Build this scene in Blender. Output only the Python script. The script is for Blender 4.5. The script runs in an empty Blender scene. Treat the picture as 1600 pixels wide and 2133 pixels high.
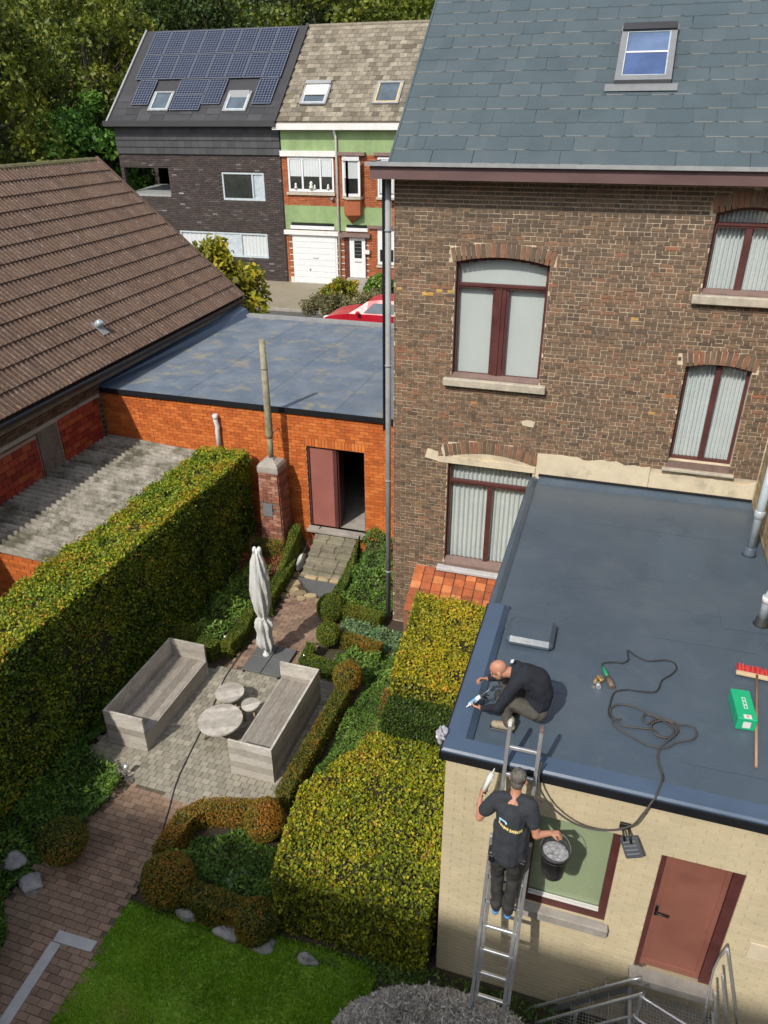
import bpy, bmesh, math, random
import numpy as np
from mathutils import Vector, Matrix

rnd = random.Random(7)
rng = np.random.default_rng(11)
SC = bpy.context.scene
COL = SC.collection
R = math.radians

# ---------------------------------------------------------------- camera
cam_data = bpy.data.cameras.new("camera")
cam = bpy.data.objects.new("camera", cam_data)
COL.objects.link(cam)
cam.location = (0.0, 0.0, 9.2)
cam.rotation_mode = 'XYZ'
YAW, PITCH, ROLL = -17.491, 28.064, 0.211
# looking along (sin yaw cos pitch, cos yaw cos pitch, -sin pitch)
cam_rot = Matrix.Rotation(R(-YAW), 4, 'Z') @ Matrix.Rotation(R(90 - PITCH), 4, 'X') @ Matrix.Rotation(R(-ROLL), 4, 'Z')
cam.rotation_euler = cam_rot.to_euler('XYZ')
cam_data.sensor_fit = 'VERTICAL'
cam_data.sensor_height = 36.0
cam_data.sensor_width = 27.0
cam_data.lens = 1546.1 / 2133.0 * 36.0
cam_data.clip_start = 0.1
cam_data.clip_end = 600.0
SC.camera = cam

# ---------------------------------------------------------------- sky, sun, exposure
SUN_DIR = Vector((0.30, 0.93, -0.98)).normalized()      # direction the light travels
sun_el = math.asin(-SUN_DIR.z)
to_sun = -SUN_DIR
world = bpy.data.worlds.new("World")
SC.world = world
world.use_nodes = True
wn = world.node_tree
bg = wn.nodes["Background"]
sky = wn.nodes.new("ShaderNodeTexSky")
sky.sky_type = 'NISHITA'
sky.sun_disc = False
sky.sun_elevation = sun_el
sky.sun_rotation = math.atan2(to_sun.x, to_sun.y)
sky.air_density = 1.0
sky.dust_density = 1.5
hs = wn.nodes.new('ShaderNodeHueSaturation')          # thin white cloud: a paler, less blue sky all round
hs.inputs['Saturation'].default_value = 0.42
wn.links.new(sky.outputs[0], hs.inputs['Color'])
wn.links.new(hs.outputs[0], bg.inputs[0])
bg.inputs[1].default_value = 0.15
sun_l = bpy.data.lights.new("sun", 'SUN')
sun = bpy.data.objects.new("sun", sun_l)
COL.objects.link(sun)
sun_l.energy = 3.0
sun_l.angle = R(0.9)
sun_l.color = (1.0, 0.93, 0.83)
sun.rotation_euler = SUN_DIR.to_track_quat('-Z', 'Y').to_euler()
SC.view_settings.view_transform = 'Standard'
SC.view_settings.look = 'None'
SC.view_settings.exposure = 0.50
SC.view_settings.gamma = 1.0
SC.view_settings.use_curve_mapping = False

# ---------------------------------------------------------------- object helpers
def tag(o, label=None, cat=None, group=None, kind=None):
    if label: o['label'] = label
    if cat: o['category'] = cat
    if group: o['group'] = group
    if kind: o['kind'] = kind
    return o

def thing(name, label, cat, loc=(0, 0, 0), group=None, rz=0.0):
    o = bpy.data.objects.new(name, None)
    COL.objects.link(o)
    o.location = loc
    o.rotation_euler = (0, 0, rz)
    o.empty_display_size = 0.2
    return tag(o, label, cat, group)

def put(name, me, parent=None, loc=None):
    o = bpy.data.objects.new(name, me)
    COL.objects.link(o)
    if parent: o.parent = parent
    if loc is not None: o.location = loc
    return o

def copy_tree(o, parent=None):
    c = o.copy()
    COL.objects.link(c)
    c.parent = parent
    for ch in list(o.children):
        copy_tree(ch, c)
    return c

class MB:
    """collects shapes (with one tone value per face) into one mesh"""
    def __init__(s):
        s.v = []; s.f = []; s.t = []; s.sm = []
    def add(s, vs, fs, tone=0.5, smooth=False):
        n = len(s.v)
        s.v.extend([tuple(p) for p in vs])
        for f in fs:
            s.f.append(tuple(i + n for i in f)); s.t.append(tone); s.sm.append(smooth)
        return s
    def box(s, x0, x1, y0, y1, z0, z1, tone=0.5, m=None):
        vs = [(x0,y0,z0),(x1,y0,z0),(x1,y1,z0),(x0,y1,z0),(x0,y0,z1),(x1,y0,z1),(x1,y1,z1),(x0,y1,z1)]
        if m is not None: vs = [m @ Vector(p) for p in vs]
        return s.add(vs, [(0,3,2,1),(4,5,6,7),(0,1,5,4),(1,2,6,5),(2,3,7,6),(3,0,4,7)], tone)
    def cbox(s, c, sx, sy, sz, m=None, tone=0.5, bev=0.0):
        """centred box with rotation m (Matrix 3 or 4) about c; bev chamfers all edges"""
        hx, hy, hz = sx/2, sy/2, sz/2
        M4 = Matrix.Translation(Vector(c)) @ (m.to_4x4() if m is not None else Matrix.Identity(4))
        if bev <= 0:
            return s.box(-hx,hx,-hy,hy,-hz,hz,tone,M4)
        bm = bmesh.new(); bmesh.ops.create_cube(bm, size=1.0)
        for v in bm.verts: v.co = Vector((v.co.x*sx, v.co.y*sy, v.co.z*sz))
        bmesh.ops.bevel(bm, geom=bm.edges[:], offset=bev, segments=1, affect='EDGES')
        vs = [M4 @ v.co for v in bm.verts]
        fs = [[v.index for v in f.verts] for f in bm.faces]; bm.free()
        return s.add(vs, fs, tone)
    def tube(s, pts, r, n=8, tone=0.5, cap=True, smooth=True):
        pts = [Vector(p) for p in pts]
        rr = r if isinstance(r, (list, tuple)) else [r]*len(pts)
        vs = []; fs = []
        up = Vector((0, 0, 1))
        d0 = (pts[1]-pts[0]).normalized()
        if abs(d0.dot(up)) > 0.95: up = Vector((1, 0, 0))
        a = d0.cross(up).normalized()
        for i, p in enumerate(pts):
            d = (pts[min(i+1, len(pts)-1)] - pts[max(i-1, 0)]).normalized()
            a = (a - d*a.dot(d)).normalized()
            b = d.cross(a)
            for k in range(n):
                t = 2*math.pi*k/n
                vs.append(p + (a*math.cos(t) + b*math.sin(t))*rr[i])
        for i in range(len(pts)-1):
            for k in range(n):
                k2 = (k+1) % n
                fs.append((i*n+k, i*n+k2, (i+1)*n+k2, (i+1)*n+k))
        s.add(vs, fs, tone, smooth)
        if cap:
            m = len(s.v) - len(vs)
            s.f.append(tuple(m+k for k in reversed(range(n)))); s.t.append(tone); s.sm.append(False)
            s.f.append(tuple(m+(len(pts)-1)*n+k for k in range(n))); s.t.append(tone); s.sm.append(False)
        return s
    def lathe(s, prof, c=(0,0,0), n=24, tone=0.5, m=None, smooth=True, capb=True, capt=True, sx=1, sy=1):
        c = Vector(c); vs = []; fs = []
        for r, z in prof:
            for k in range(n):
                t = 2*math.pi*k/n
                p = Vector((r*math.cos(t)*sx, r*math.sin(t)*sy, z))
                if m is not None: p = m @ p
                vs.append(c + p)
        for i in range(len(prof)-1):
            for k in range(n):
                k2 = (k+1) % n
                fs.append((i*n+k, i*n+k2, (i+1)*n+k2, (i+1)*n+k))
        base = len(s.v)
        s.add(vs, fs, tone, smooth)
        if capb: s.f.append(tuple(base+k for k in reversed(range(n)))); s.t.append(tone); s.sm.append(False)
        if capt: s.f.append(tuple(base+(len(prof)-1)*n+k for k in range(n))); s.t.append(tone); s.sm.append(False)
        return s
    def prism(s, poly, z0, z1, tone=0.5, m=None):
        n = len(poly)
        vs = [Vector((p[0], p[1], z0)) for p in poly] + [Vector((p[0], p[1], z1)) for p in poly]
        if m is not None: vs = [m @ v for v in vs]
        fs = [tuple(reversed(range(n))), tuple(range(n, 2*n))]
        for i in range(n):
            j = (i+1) % n
            fs.append((i, j, n+j, n+i))
        return s.add(vs, fs, tone)
    def mesh(s, name, mat):
        me = bpy.data.meshes.new(name)
        me.from_pydata(s.v, [], s.f)
        a = me.attributes.new('tone', 'FLOAT', 'FACE')
        a.data.foreach_set('value', np.array(s.t, dtype=np.float32))
        me.polygons.foreach_set('use_smooth', np.array(s.sm, dtype=bool))
        if mat: me.materials.append(mat)
        me.update()
        return me
    def build(s, name, mat, parent=None, loc=None, kind=None):
        o = put(name, s.mesh(name, mat), parent, loc)
        if kind: o['kind'] = kind
        return o

def np_mesh(name, verts, faces, tones, mat, smooth=False):
    """fast mesh from arrays: verts (n,3), faces (m,k)"""
    me = bpy.data.meshes.new(name)
    m, k = faces.shape
    me.vertices.add(len(verts)); me.vertices.foreach_set('co', verts.astype(np.float32).ravel())
    me.loops.add(m*k); me.loops.foreach_set('vertex_index', faces.astype(np.int32).ravel())
    me.polygons.add(m); me.polygons.foreach_set('loop_start', (np.arange(m)*k).astype(np.int32))
    a = me.attributes.new('tone', 'FLOAT', 'FACE')
    a.data.foreach_set('value', tones.astype(np.float32))
    me.polygons.foreach_set('use_smooth', np.full(m, bool(smooth)))
    me.materials.append(mat)
    me.update(); me.validate()
    return me

# ---------------------------------------------------------------- materials
def nd(nt, typ, **kw):
    n = nt.nodes.new(typ)
    for k, v in kw.items(): setattr(n, k, v)
    return n

def ramp(nt, stops, fac=None, interp='LINEAR'):
    r = nd(nt, 'ShaderNodeValToRGB')
    e = r.color_ramp.elements
    while len(e) > 1: e.remove(e[0])
    e[0].position = stops[0][0]; e[0].color = (*stops[0][1], 1)
    for p, c in stops[1:]:
        q = e.new(p); q.color = (*c, 1)
    r.color_ramp.interpolation = interp
    if fac is not None: nt.links.new(fac, r.inputs[0])
    return r.outputs[0]

def noise(nt, scale, detail=4, rough=0.6, vec=None, dist=0.0, stretch=None):
    n = nd(nt, 'ShaderNodeTexNoise')
    n.inputs['Scale'].default_value = scale
    n.inputs['Detail'].default_value = detail
    n.inputs['Roughness'].default_value = rough
    n.inputs['Distortion'].default_value = dist
    if vec is None:
        g = nd(nt, 'ShaderNodeNewGeometry'); vec = g.outputs['Position']
    if stretch:
        mp = nd(nt, 'ShaderNodeMapping'); mp.inputs['Scale'].default_value = stretch
        nt.links.new(vec, mp.inputs['Vector']); vec = mp.outputs[0]
    nt.links.new(vec, n.inputs['Vector'])
    return n.outputs['Fac']

def mixc(nt, fac, a, b, mode='MIX'):
    m = nd(nt, 'ShaderNodeMix', data_type='RGBA', blend_type=mode)
    for sock, v in ((m.inputs[0], fac), (m.inputs[6], a), (m.inputs[7], b)):
        if isinstance(v, (int, float)): sock.default_value = v
        elif isinstance(v, tuple): sock.default_value = (*v, 1)
        else: nt.links.new(v, sock)
    return m.outputs[2]

def maprange(nt, v, a, b, c=0.0, d=1.0):
    m = nd(nt, 'ShaderNodeMapRange')
    nt.links.new(v, m.inputs[0])
    for i, x in enumerate((a, b, c, d)): m.inputs[i+1].default_value = x
    return m.outputs[0]

def base_mat(name, rough=0.7, metal=0.0, spec=0.5):
    m = bpy.data.materials.new(name); m.use_nodes = True
    p = m.node_tree.nodes['Principled BSDF']
    p.inputs['Roughness'].default_value = rough
    p.inputs['Metallic'].default_value = metal
    p.inputs['Specular IOR Level'].default_value = spec
    return m, m.node_tree, p

def mat(name, col, rough=0.7, var=0.25, vscale=6.0, metal=0.0, spec=0.4, bump=0.0, bscale=60.0,
        tones=None, patch=None, pscale=1.0, pamt=0.6, prange=(0.5, 0.7), stretch=None, fine=None, rvar=0.08):
    """col, or tones (ramp over the per-face tone), times broad and fine noise; patch = second colour in noise blotches"""
    m, nt, p = base_mat(name, rough, metal, spec)
    if tones:
        at = nd(nt, 'ShaderNodeAttribute', attribute_name='tone')
        c = ramp(nt, tones, at.outputs['Fac'])
    else:
        rg = nd(nt, 'ShaderNodeRGB'); rg.outputs[0].default_value = (*col, 1); c = rg.outputs[0]
    n1 = noise(nt, vscale, 5, 0.65, stretch=stretch)
    lo = 1-var; hi = 1+var
    f = maprange(nt, n1, 0.3, 0.7, lo, hi)
    comb = nd(nt, 'ShaderNodeCombineColor')
    for i in range(3): nt.links.new(f, comb.inputs[i])
    c = mixc(nt, 1.0, c, comb.outputs[0], 'MULTIPLY')
    if patch:
        n2 = noise(nt, pscale, 6, 0.7)
        f2 = maprange(nt, n2, prange[0], prange[1], 0.0, pamt)
        c = mixc(nt, f2, c, patch)
    if fine:
        n3 = noise(nt, fine[0], 2, 0.8)
        f3 = maprange(nt, n3, 0.55, 0.75, 0.0, fine[2])
        c = mixc(nt, f3, c, fine[1])
    nt.links.new(c, p.inputs['Base Color'])
    if bump:
        b = nd(nt, 'ShaderNodeBump'); b.inputs['Strength'].default_value = bump
        b.inputs['Distance'].default_value = 0.01
        nt.links.new(noise(nt, bscale, 4, 0.7), b.inputs['Height'])
        nt.links.new(b.outputs[0], p.inputs['Normal'])
    rv = maprange(nt, n1, 0.3, 0.7, max(0.02, rough-rvar), min(1, rough+rvar))
    nt.links.new(rv, p.inputs['Roughness'])
    return m

def leaf_mat(name, tones, trans=0.3, rough=0.55, pscale=0.8, pshift=0.25, seas=None):
    """leaf colours over the per-leaf tone, shifted by a broad noise so that patches turn together"""
    m, nt, p = base_mat(name, rough, 0, 0.35)
    at = nd(nt, 'ShaderNodeAttribute', attribute_name='tone')
    n1 = noise(nt, pscale, 3, 0.6)
    sh = maprange(nt, n1, 0.3, 0.7, -pshift, pshift)
    ad = nd(nt, 'ShaderNodeMath', operation='ADD', use_clamp=True)
    nt.links.new(at.outputs['Fac'], ad.inputs[0]); nt.links.new(sh, ad.inputs[1])
    c = ramp(nt, tones, ad.outputs[0])
    nt.links.new(c, p.inputs['Base Color'])
    tr = nd(nt, 'ShaderNodeBsdfTranslucent')
    nt.links.new(c, tr.inputs[0])
    mx = nd(nt, 'ShaderNodeMixShader'); mx.inputs[0].default_value = trans
    nt.links.new(p.outputs[0], mx.inputs[1]); nt.links.new(tr.outputs[0], mx.inputs[2])
    out = nt.nodes['Material Output']
    nt.links.new(mx.outputs[0], out.inputs[0])
    return m

M = {}
# masonry
M['brick_old'] = mat('old_brick', None, 0.9, 0.28, 9.0, tones=[(0.0,(0.085,0.062,0.045)),(0.3,(0.145,0.096,0.064)),(0.5,(0.185,0.119,0.075)),(0.68,(0.225,0.118,0.070)),(0.85,(0.235,0.105,0.060)),(0.93,(0.33,0.14,0.06)),(1.0,(0.50,0.29,0.08))],
    patch=(0.10,0.080,0.062), pscale=0.55, pamt=0.45, prange=(0.48,0.72), bump=0.5, bscale=80)
M['mortar_old'] = mat('old_mortar', (0.52,0.44,0.32), 0.95, 0.25, 3.0, patch=(0.24,0.19,0.14), pscale=0.9, pamt=0.5, bump=0.4)
M['brick_orange'] = mat('orange_brick', None, 0.85, 0.16, 5.0, tones=[(0.0,(0.36,0.085,0.018)),(0.5,(0.50,0.125,0.024)),(1.0,(0.60,0.19,0.045))], bump=0.4, bscale=90)
M['mortar_grey'] = mat('grey_mortar', (0.34,0.19,0.10), 0.95, 0.2, 5.0)
M['block_red'] = mat('red_block', None, 0.8, 0.2, 6.0, tones=[(0.0,(0.16,0.018,0.012)),(0.5,(0.27,0.035,0.018)),(1.0,(0.36,0.10,0.03))], bump=0.4, bscale=50)
M['mortar_pale'] = mat('pale_mortar', (0.30,0.22,0.18), 0.95, 0.2, 5.0)
M['brick_dull'] = mat('dull_brown_brick', None, 0.9, 0.25, 8.0, tones=[(0.0,(0.06,0.04,0.03)),(1.0,(0.17,0.11,0.075))], bump=0.4)
M['mortar_dull'] = mat('dull_mortar', (0.14,0.12,0.10), 0.95, 0.3, 4.0)
M['brick_cream'] = mat('cream_painted_brick', None, 0.75, 0.08, 2.5, tones=[(0.0,(0.50,0.43,0.285)),(1.0,(0.55,0.475,0.32))], patch=(0.42,0.37,0.255), pscale=0.7, pamt=0.35, bump=0.35, bscale=60)
M['mortar_cream'] = mat('cream_painted_joint', (0.44,0.375,0.25), 0.85, 0.08, 3.0)
M['brick_chimney'] = mat('weathered_red_brick', None, 0.9, 0.3, 8.0, tones=[(0.0,(0.16,0.065,0.045)),(0.5,(0.27,0.11,0.07)),(1.0,(0.42,0.25,0.18))], bump=0.5)
M['plaster_cream'] = mat('old_cream_plaster', (0.56,0.49,0.36), 0.9, 0.12, 3.0, patch=(0.30,0.26,0.2), pscale=2.2, pamt=0.7, prange=(0.55,0.68), bump=0.3)
M['concrete'] = mat('concrete', (0.30,0.28,0.25), 0.9, 0.2, 5.0, patch=(0.16,0.15,0.13), pscale=3.0, pamt=0.5, bump=0.4)
M['sill_stone'] = mat('sill_stone', (0.40,0.36,0.29), 0.85, 0.2, 7.0, patch=(0.2,0.18,0.15), pscale=5.0, pamt=0.5)
M['sill_grey'] = mat('grey_sill_stone', (0.42,0.42,0.43), 0.8, 0.12, 7.0)
# roofs
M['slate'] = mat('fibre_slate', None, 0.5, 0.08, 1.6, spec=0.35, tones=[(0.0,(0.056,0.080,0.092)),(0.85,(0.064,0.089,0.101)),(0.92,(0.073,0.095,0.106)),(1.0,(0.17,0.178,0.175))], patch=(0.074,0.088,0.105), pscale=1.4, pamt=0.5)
M['membrane'] = mat('blue_grey_bitumen', (0.062,0.088,0.118), 0.34, 0.10, 1.0, spec=0.5, patch=(0.088,0.104,0.124), pscale=0.5, pamt=0.6, bump=0.16, bscale=9, rvar=0.12, fine=(6,(0.13,0.14,0.145),0.18))
M['membrane_edge'] = mat('blue_membrane_edge', (0.060,0.095,0.152), 0.42, 0.1, 1.5, spec=0.5, bump=0.08, bscale=20)
M['membrane_dusty'] = mat('dusty_membrane', (0.145,0.175,0.215), 0.65, 0.18, 1.6, spec=0.3, patch=(0.085,0.12,0.175), pscale=1.3, pamt=0.6, prange=(0.45,0.6), fine=(1.8,(0.26,0.235,0.16),0.9))
M['black_trim'] = mat('black_trim', (0.012,0.013,0.016), 0.4, 0.1, 4.0)
M['tile_brown'] = mat('brown_concrete_tile', None, 0.9, 0.2, 5.0, tones=[(0.0,(0.085,0.052,0.038)),(0.5,(0.118,0.074,0.054)),(1.0,(0.15,0.098,0.072))], patch=(0.14,0.078,0.042), pscale=1.1, pamt=0.45, fine=(14.0,(0.3,0.26,0.22),0.7), bump=0.4)
M['moss'] = mat('moss', (0.12,0.115,0.045), 0.95, 0.5, 12.0, patch=(0.16,0.14,0.11), pscale=4.0, pamt=0.8, bump=0.6)
M['terracotta'] = mat('terracotta_tile', None, 0.85, 0.25, 8.0, tones=[(0.0,(0.22,0.06,0.025)),(0.5,(0.38,0.105,0.035)),(1.0,(0.50,0.19,0.07))], patch=(0.16,0.09,0.05), pscale=6.0, pamt=0.6, bump=0.4)
M['corrugated'] = mat('weathered_fibre_cement', (0.27,0.25,0.215), 0.9, 0.3, 3.0, patch=(0.055,0.05,0.03), pscale=1.9, pamt=0.9, prange=(0.44,0.62), fine=(11,(.07,.07,.03),.9), bump=0.3)
M['slate_old'] = mat('old_grey_slate', None, 0.9, 0.25, 4.0, tones=[(0.0,(0.10,0.085,0.062)),(0.5,(0.19,0.165,0.125)),(1.0,(0.27,0.24,0.185))], patch=(0.09,0.08,0.05), pscale=1.5, pamt=0.5, fine=(9,(.06,.055,.04),.7))
M['slate_dark'] = mat('dark_slate', None, 0.6, 0.12, 2.0, tones=[(0.0,(0.025,0.026,0.030)),(1.0,(0.042,0.042,0.047))])
M['brick_dark'] = mat('dark_grey_brick', None, 0.8, 0.18, 3.0, tones=[(0.0,(0.035,0.028,0.026)),(0.9,(0.062,0.048,0.044)),(0.97,(0.10,0.085,0.08)),(1.0,(0.26,0.25,0.25))])
M['zinc'] = mat('zinc', (0.25,0.26,0.265), 0.55, 0.15, 5.0, metal=0.0)
M['zinc_light'] = mat('pale_zinc_pipe', (0.42,0.48,0.52), 0.45, 0.15, 5.0, metal=0.2)
M['pipe_grey'] = mat('grey_pipe', (0.17,0.18,0.19), 0.5, 0.1, 5.0)
M['galv'] = mat('galvanised_steel', (0.34,0.36,0.38), 0.42, 0.2, 12.0, metal=0.6)
M['alu'] = mat('aluminium', (0.62,0.64,0.66), 0.32, 0.1, 9.0, metal=0.75)
# joinery
M['brown_frame'] = mat('red_brown_joinery', (0.085,0.028,0.026), 0.5, 0.2, 5.0, spec=0.4)
M['fascia'] = mat('brown_fascia', (0.115,0.068,0.066), 0.55, 0.15, 4.0, stretch=(0.3,1,1))
M['sill_brown'] = mat('weathered_brown_sill', (0.17,0.115,0.10), 0.7, 0.2, 6.0)
M['door_red'] = mat('red_brown_door', (0.215,0.086,0.062), 0.55, 0.12, 2.0, patch=(0.13,0.05,0.04), pscale=2.2, pamt=0.5, prange=(0.55,0.75))
M['door_rose'] = mat('faded_red_door', (0.28,0.105,0.085), 0.6, 0.1, 2.0)
M['white_pvc'] = mat('white_pvc', (0.62,0.63,0.64), 0.4, 0.05, 5.0)
M['white_paint'] = mat('white_paint', (0.60,0.60,0.58), 0.6, 0.08, 3.0, patch=(0.5,0.47,0.42), pscale=2.0, pamt=0.4)
M['green_render'] = mat('green_render', (0.21,0.30,0.135), 0.85, 0.22, 1.2, patch=(0.28,0.35,0.19), pscale=2.5, pamt=0.6, stretch=(1,1,0.5))
M['brick_rust'] = mat('rust_brick', None, 0.85, 0.15, 4.0, tones=[(0.0,(0.26,0.075,0.032)),(1.0,(0.38,0.125,0.05))])
M['mortar_rust'] = mat('rust_mortar', (0.30,0.15,0.09), 0.9, 0.1, 4.0)
M['stone_band'] = mat('white_stone_band', (0.60,0.55,0.48), 0.8, 0.1, 4.0)
M['blind'] = mat('white_blind', (0.52,0.56,0.56), 0.8, 0.03, 2.0)
M['curtain'] = mat('sheer_curtain', None, 0.85, 0.05, 3.0, tones=[(0.0,(0.30,0.32,0.33)),(1.0,(0.60,0.64,0.65))])
M['green_blind'] = mat('green_blind', (0.36,0.43,0.27), 0.6, 0.04, 1.0)
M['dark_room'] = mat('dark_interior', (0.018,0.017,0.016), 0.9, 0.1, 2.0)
M['black'] = mat('black_plastic', (0.012,0.012,0.013), 0.5, 0.1, 9.0)
M['rubber'] = mat('dark_rubber', (0.025,0.027,0.028), 0.6, 0.1, 9.0)

def glass_mat(name, tint, rough=0.03, alpha=0.35, spec=0.5):
    m, nt, p = base_mat(name, rough, 0, spec)
    p.inputs['Base Color'].default_value = (*tint, 1)
    tr = nd(nt, 'ShaderNodeBsdfTransparent')
    gl = nd(nt, 'ShaderNodeBsdfGlossy'); gl.inputs['Roughness'].default_value = rough
    fr = nd(nt, 'ShaderNodeLayerWeight'); fr.inputs['Blend'].default_value = 0.25
    tr.inputs[0].default_value = (*tint, 1)
    mx = nd(nt, 'ShaderNodeMixShader')
    f = maprange(nt, fr.outputs['Facing'], 0.2, 1.0, 0.10, 0.75)
    nt.links.new(f, mx.inputs[0])
    nt.links.new(tr.outputs[0], mx.inputs[1]); nt.links.new(gl.outputs[0], mx.inputs[2])
    nt.links.new(mx.outputs[0], nt.nodes['Material Output'].inputs[0])
    return m
M['glass'] = glass_mat('window_glass', (0.93, 0.95, 0.94))
M['glass_dark'] = mat('dark_glass', (0.02,0.024,0.022), 0.06, 0.2, 2.0, spec=0.7)
M['glass_blue'] = mat('blue_reflecting_glass', (0.05,0.085,0.19), 0.10, 0.35, 1.5, spec=0.8)

def brick_stack_dims(x0, x1, z0, z1, course, length, bond='stretcher', jx=0.009, jz=0.009, jitter=0.0):
    """rows of (cx, cz, w, h, is_header)"""
    out = []
    n = int(round((z1-z0)/course))
    for r in range(n):
        cz = z0 + (r+0.5)*course
        if bond == 'cross' and r % 2 == 1:
            L = length/2; off = L/2
        elif bond == 'cross':
            L = length; off = (r*0.37 % 1.0)*L*.5 + (L/2 if r % 4 else 0)
        else:
            L = length
            off = 0.0 if r % 2 == 0 else L/2
        x = x0 - off
        while x < x1 - 0.01:
            a, b = max(x, x0), min(x+L, x1)
            if b-a > 0.03:
                out.append(((a+b)/2, cz, b-a-jx, course-jz))
            x += L
    return out

def box_array(name, C, S, tones, mat_, parent, basis=None, kind='stuff'):
    """many axis-aligned (or basis-rotated) boxes as one mesh; C, S (n,3) centres and sizes"""
    C = np.asarray(C, float); S = np.asarray(S, float)
    if len(C) == 0: return None
    u = np.array([[-1,-1,-1],[1,-1,-1],[1,1,-1],[-1,1,-1],[-1,-1,1],[1,-1,1],[1,1,1],[-1,1,1]])*0.5
    q = u[None]*S[:,None,:]
    if basis is not None: q = q @ np.asarray(basis).T
    V = (C[:,None,:] + q).reshape(-1, 3)
    f = np.array([(0,3,2,1),(4,5,6,7),(0,1,5,4),(1,2,6,5),(2,3,7,6),(3,0,4,7)])
    F = (f[None] + (np.arange(len(C))*8)[:,None,None]).reshape(-1, 4)
    T = np.repeat(np.asarray(tones), 6)
    o = put(name, np_mesh(name, V, F, T, mat_), parent)
    if kind: o['kind'] = kind
    return o

_var = {}
def unit_piece(mat_, tone, shape='box', maker=None):
    k = (mat_.name, shape, round(tone, 2))
    if k not in _var:
        b = MB()
        if maker: maker(b, tone)
        else: b.box(-.5,.5,-.5,.5,-.5,.5,tone)
        _var[k] = b.mesh(shape, mat_)
    return _var[k]

CAMP = np.array([0, 0, 9.2])
FWD = np.array([math.sin(R(YAW))*math.cos(R(PITCH)), math.cos(R(YAW))*math.cos(R(PITCH)), -math.sin(R(PITCH))])
def big_first(C, A, n, limit=300, inview=True):
    """indices of the `limit` pieces that show largest from the street side viewpoint (area times facing over distance squared)"""
    C = np.asarray(C, float)
    d = C - CAMP
    r = np.linalg.norm(d, axis=1)
    s = np.asarray(A)*np.abs(d @ np.asarray(n, float))/r**3
    rt = np.array([math.cos(R(YAW)), -math.sin(R(YAW)), 0]); up = np.cross(rt, FWD)
    z = d @ FWD
    ok = (z > 0.1) & (np.abs((d @ rt)/z) < 0.53) & (np.abs((d @ up)/z) < 0.70)
    s = np.where(ok, s, 0)
    idx = np.argsort(-s)[:limit]
    idx = idx[s[idx] > 0]
    mask = np.zeros(len(C), bool); mask[idx] = True
    return mask

def masonry(name, pieces, axis, plane, depth, mat_, parent, limit=300, tonef=None, seed=1, proud=0.004):
    """pieces (cx, cz, w, h) laid on a wall. axis 'Y': wall faces -Y at y=plane; 'X': faces +X at x=plane; cx runs along the wall."""
    r = np.random.default_rng(seed)
    P = np.array(pieces)
    n = len(P)
    dep = depth + r.uniform(-proud, proud, n)
    tones = r.uniform(0.05, 0.85, n) if tonef is None else tonef(r, P)
    if axis == 'Y':
        C = np.stack([P[:,0], plane + depth/2 - (dep-depth)/2, P[:,1]], 1)
        S = np.stack([P[:,2], dep, P[:,3]], 1); nn = (0, -1, 0)
    else:
        C = np.stack([np.full(n, plane) - depth/2 + (dep-depth)/2, P[:,0], P[:,1]], 1)
        S = np.stack([dep, P[:,2], P[:,3]], 1); nn = (1, 0, 0)
    tones = np.round(tones*16)/16
    mask = big_first(C, P[:,2]*P[:,3], nn, limit)
    box_array(name, C[~mask], S[~mask], tones[~mask], mat_, parent)
    for i in np.nonzero(mask)[0]:
        o = put(name, unit_piece(mat_, float(tones[i]), 'brick'), parent, C[i])
        o.scale = S[i]

# ================================================================ GROUND
def ground_z(x, y):
    """garden at 0, bed rising to the garage wall, street plateau beyond"""
    z = np.zeros_like(x, dtype=float)
    bed = np.clip((y-12.5)/1.3, 0, 1)*0.6
    inbed = (x > -9.0) & (x < -3.6) & ~((x > -6.3) & (x < -4.9))
    z = np.where(inbed, bed, z)
    st = np.clip((y-17.0)/5.0, 0, 1)*1.7
    z = np.maximum(z, st)
    hill = np.clip((y-46)/120.0, 0, 1)*20
    return z + hill

def build_ground():
    xs = np.unique(np.concatenate([np.linspace(-200, -14, 20), np.arange(-14, 6, 0.25), np.linspace(6, 200, 20)]))
    ys = np.unique(np.concatenate([np.linspace(-60, 0, 8), np.arange(0, 15, 0.25), np.linspace(15, 60, 30), np.linspace(60, 260, 12)]))
    X, Y = np.meshgrid(xs, ys)
    Z = ground_z(X, Y) - 0.02
    V = np.stack([X.ravel(), Y.ravel(), Z.ravel()], 1)
    nx, ny = len(xs), len(ys)
    i = np.arange(nx-1)[None, :] + np.arange(ny-1)[:, None]*nx
    i = i.ravel()
    F = np.stack([i, i+1, i+nx+1, i+nx], 1)
    g = mat('garden_soil', (0.055, 0.042, 0.028), 0.95, 0.35, 3.0, patch=(0.05,0.06,0.02), pscale=1.2, pamt=0.7, bump=0.8, bscale=25)
    o = put('ground', np_mesh('ground', V, F, np.full(len(F), .5), g, True))
    o['kind'] = 'structure'
build_ground()

# ================================================================ WINDOWS
def pleats(mb, x0, x1, z0, z1, y, folds, amp=0.03, tone=0.8, seed=0):
    r = random.Random(seed)
    n = folds*6
    vs = []; fs = []
    ph = [r.uniform(-.5, .5) for _ in range(n+1)]
    for i in range(n+1):
        t = i/n
        dy = amp*math.sin(2*math.pi*(t*folds + 0.10*ph[i])) + r.uniform(-.003, .003)
        for z, k in ((z0, 1.15), (z1, 0.8)):
            vs.append((x0 + (x1-x0)*t, y + dy*k, z))
    for i in range(n):
        fs.append((2*i, 2*i+2, 2*i+3, 2*i+1))
    mb.add(vs, fs, tone, True)

def arc_z(x, x0, x1, zs, rise):
    t = (x-(x0+x1)/2)/((x1-x0)/2)
    return zs + rise*(1 - t*t)

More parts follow.
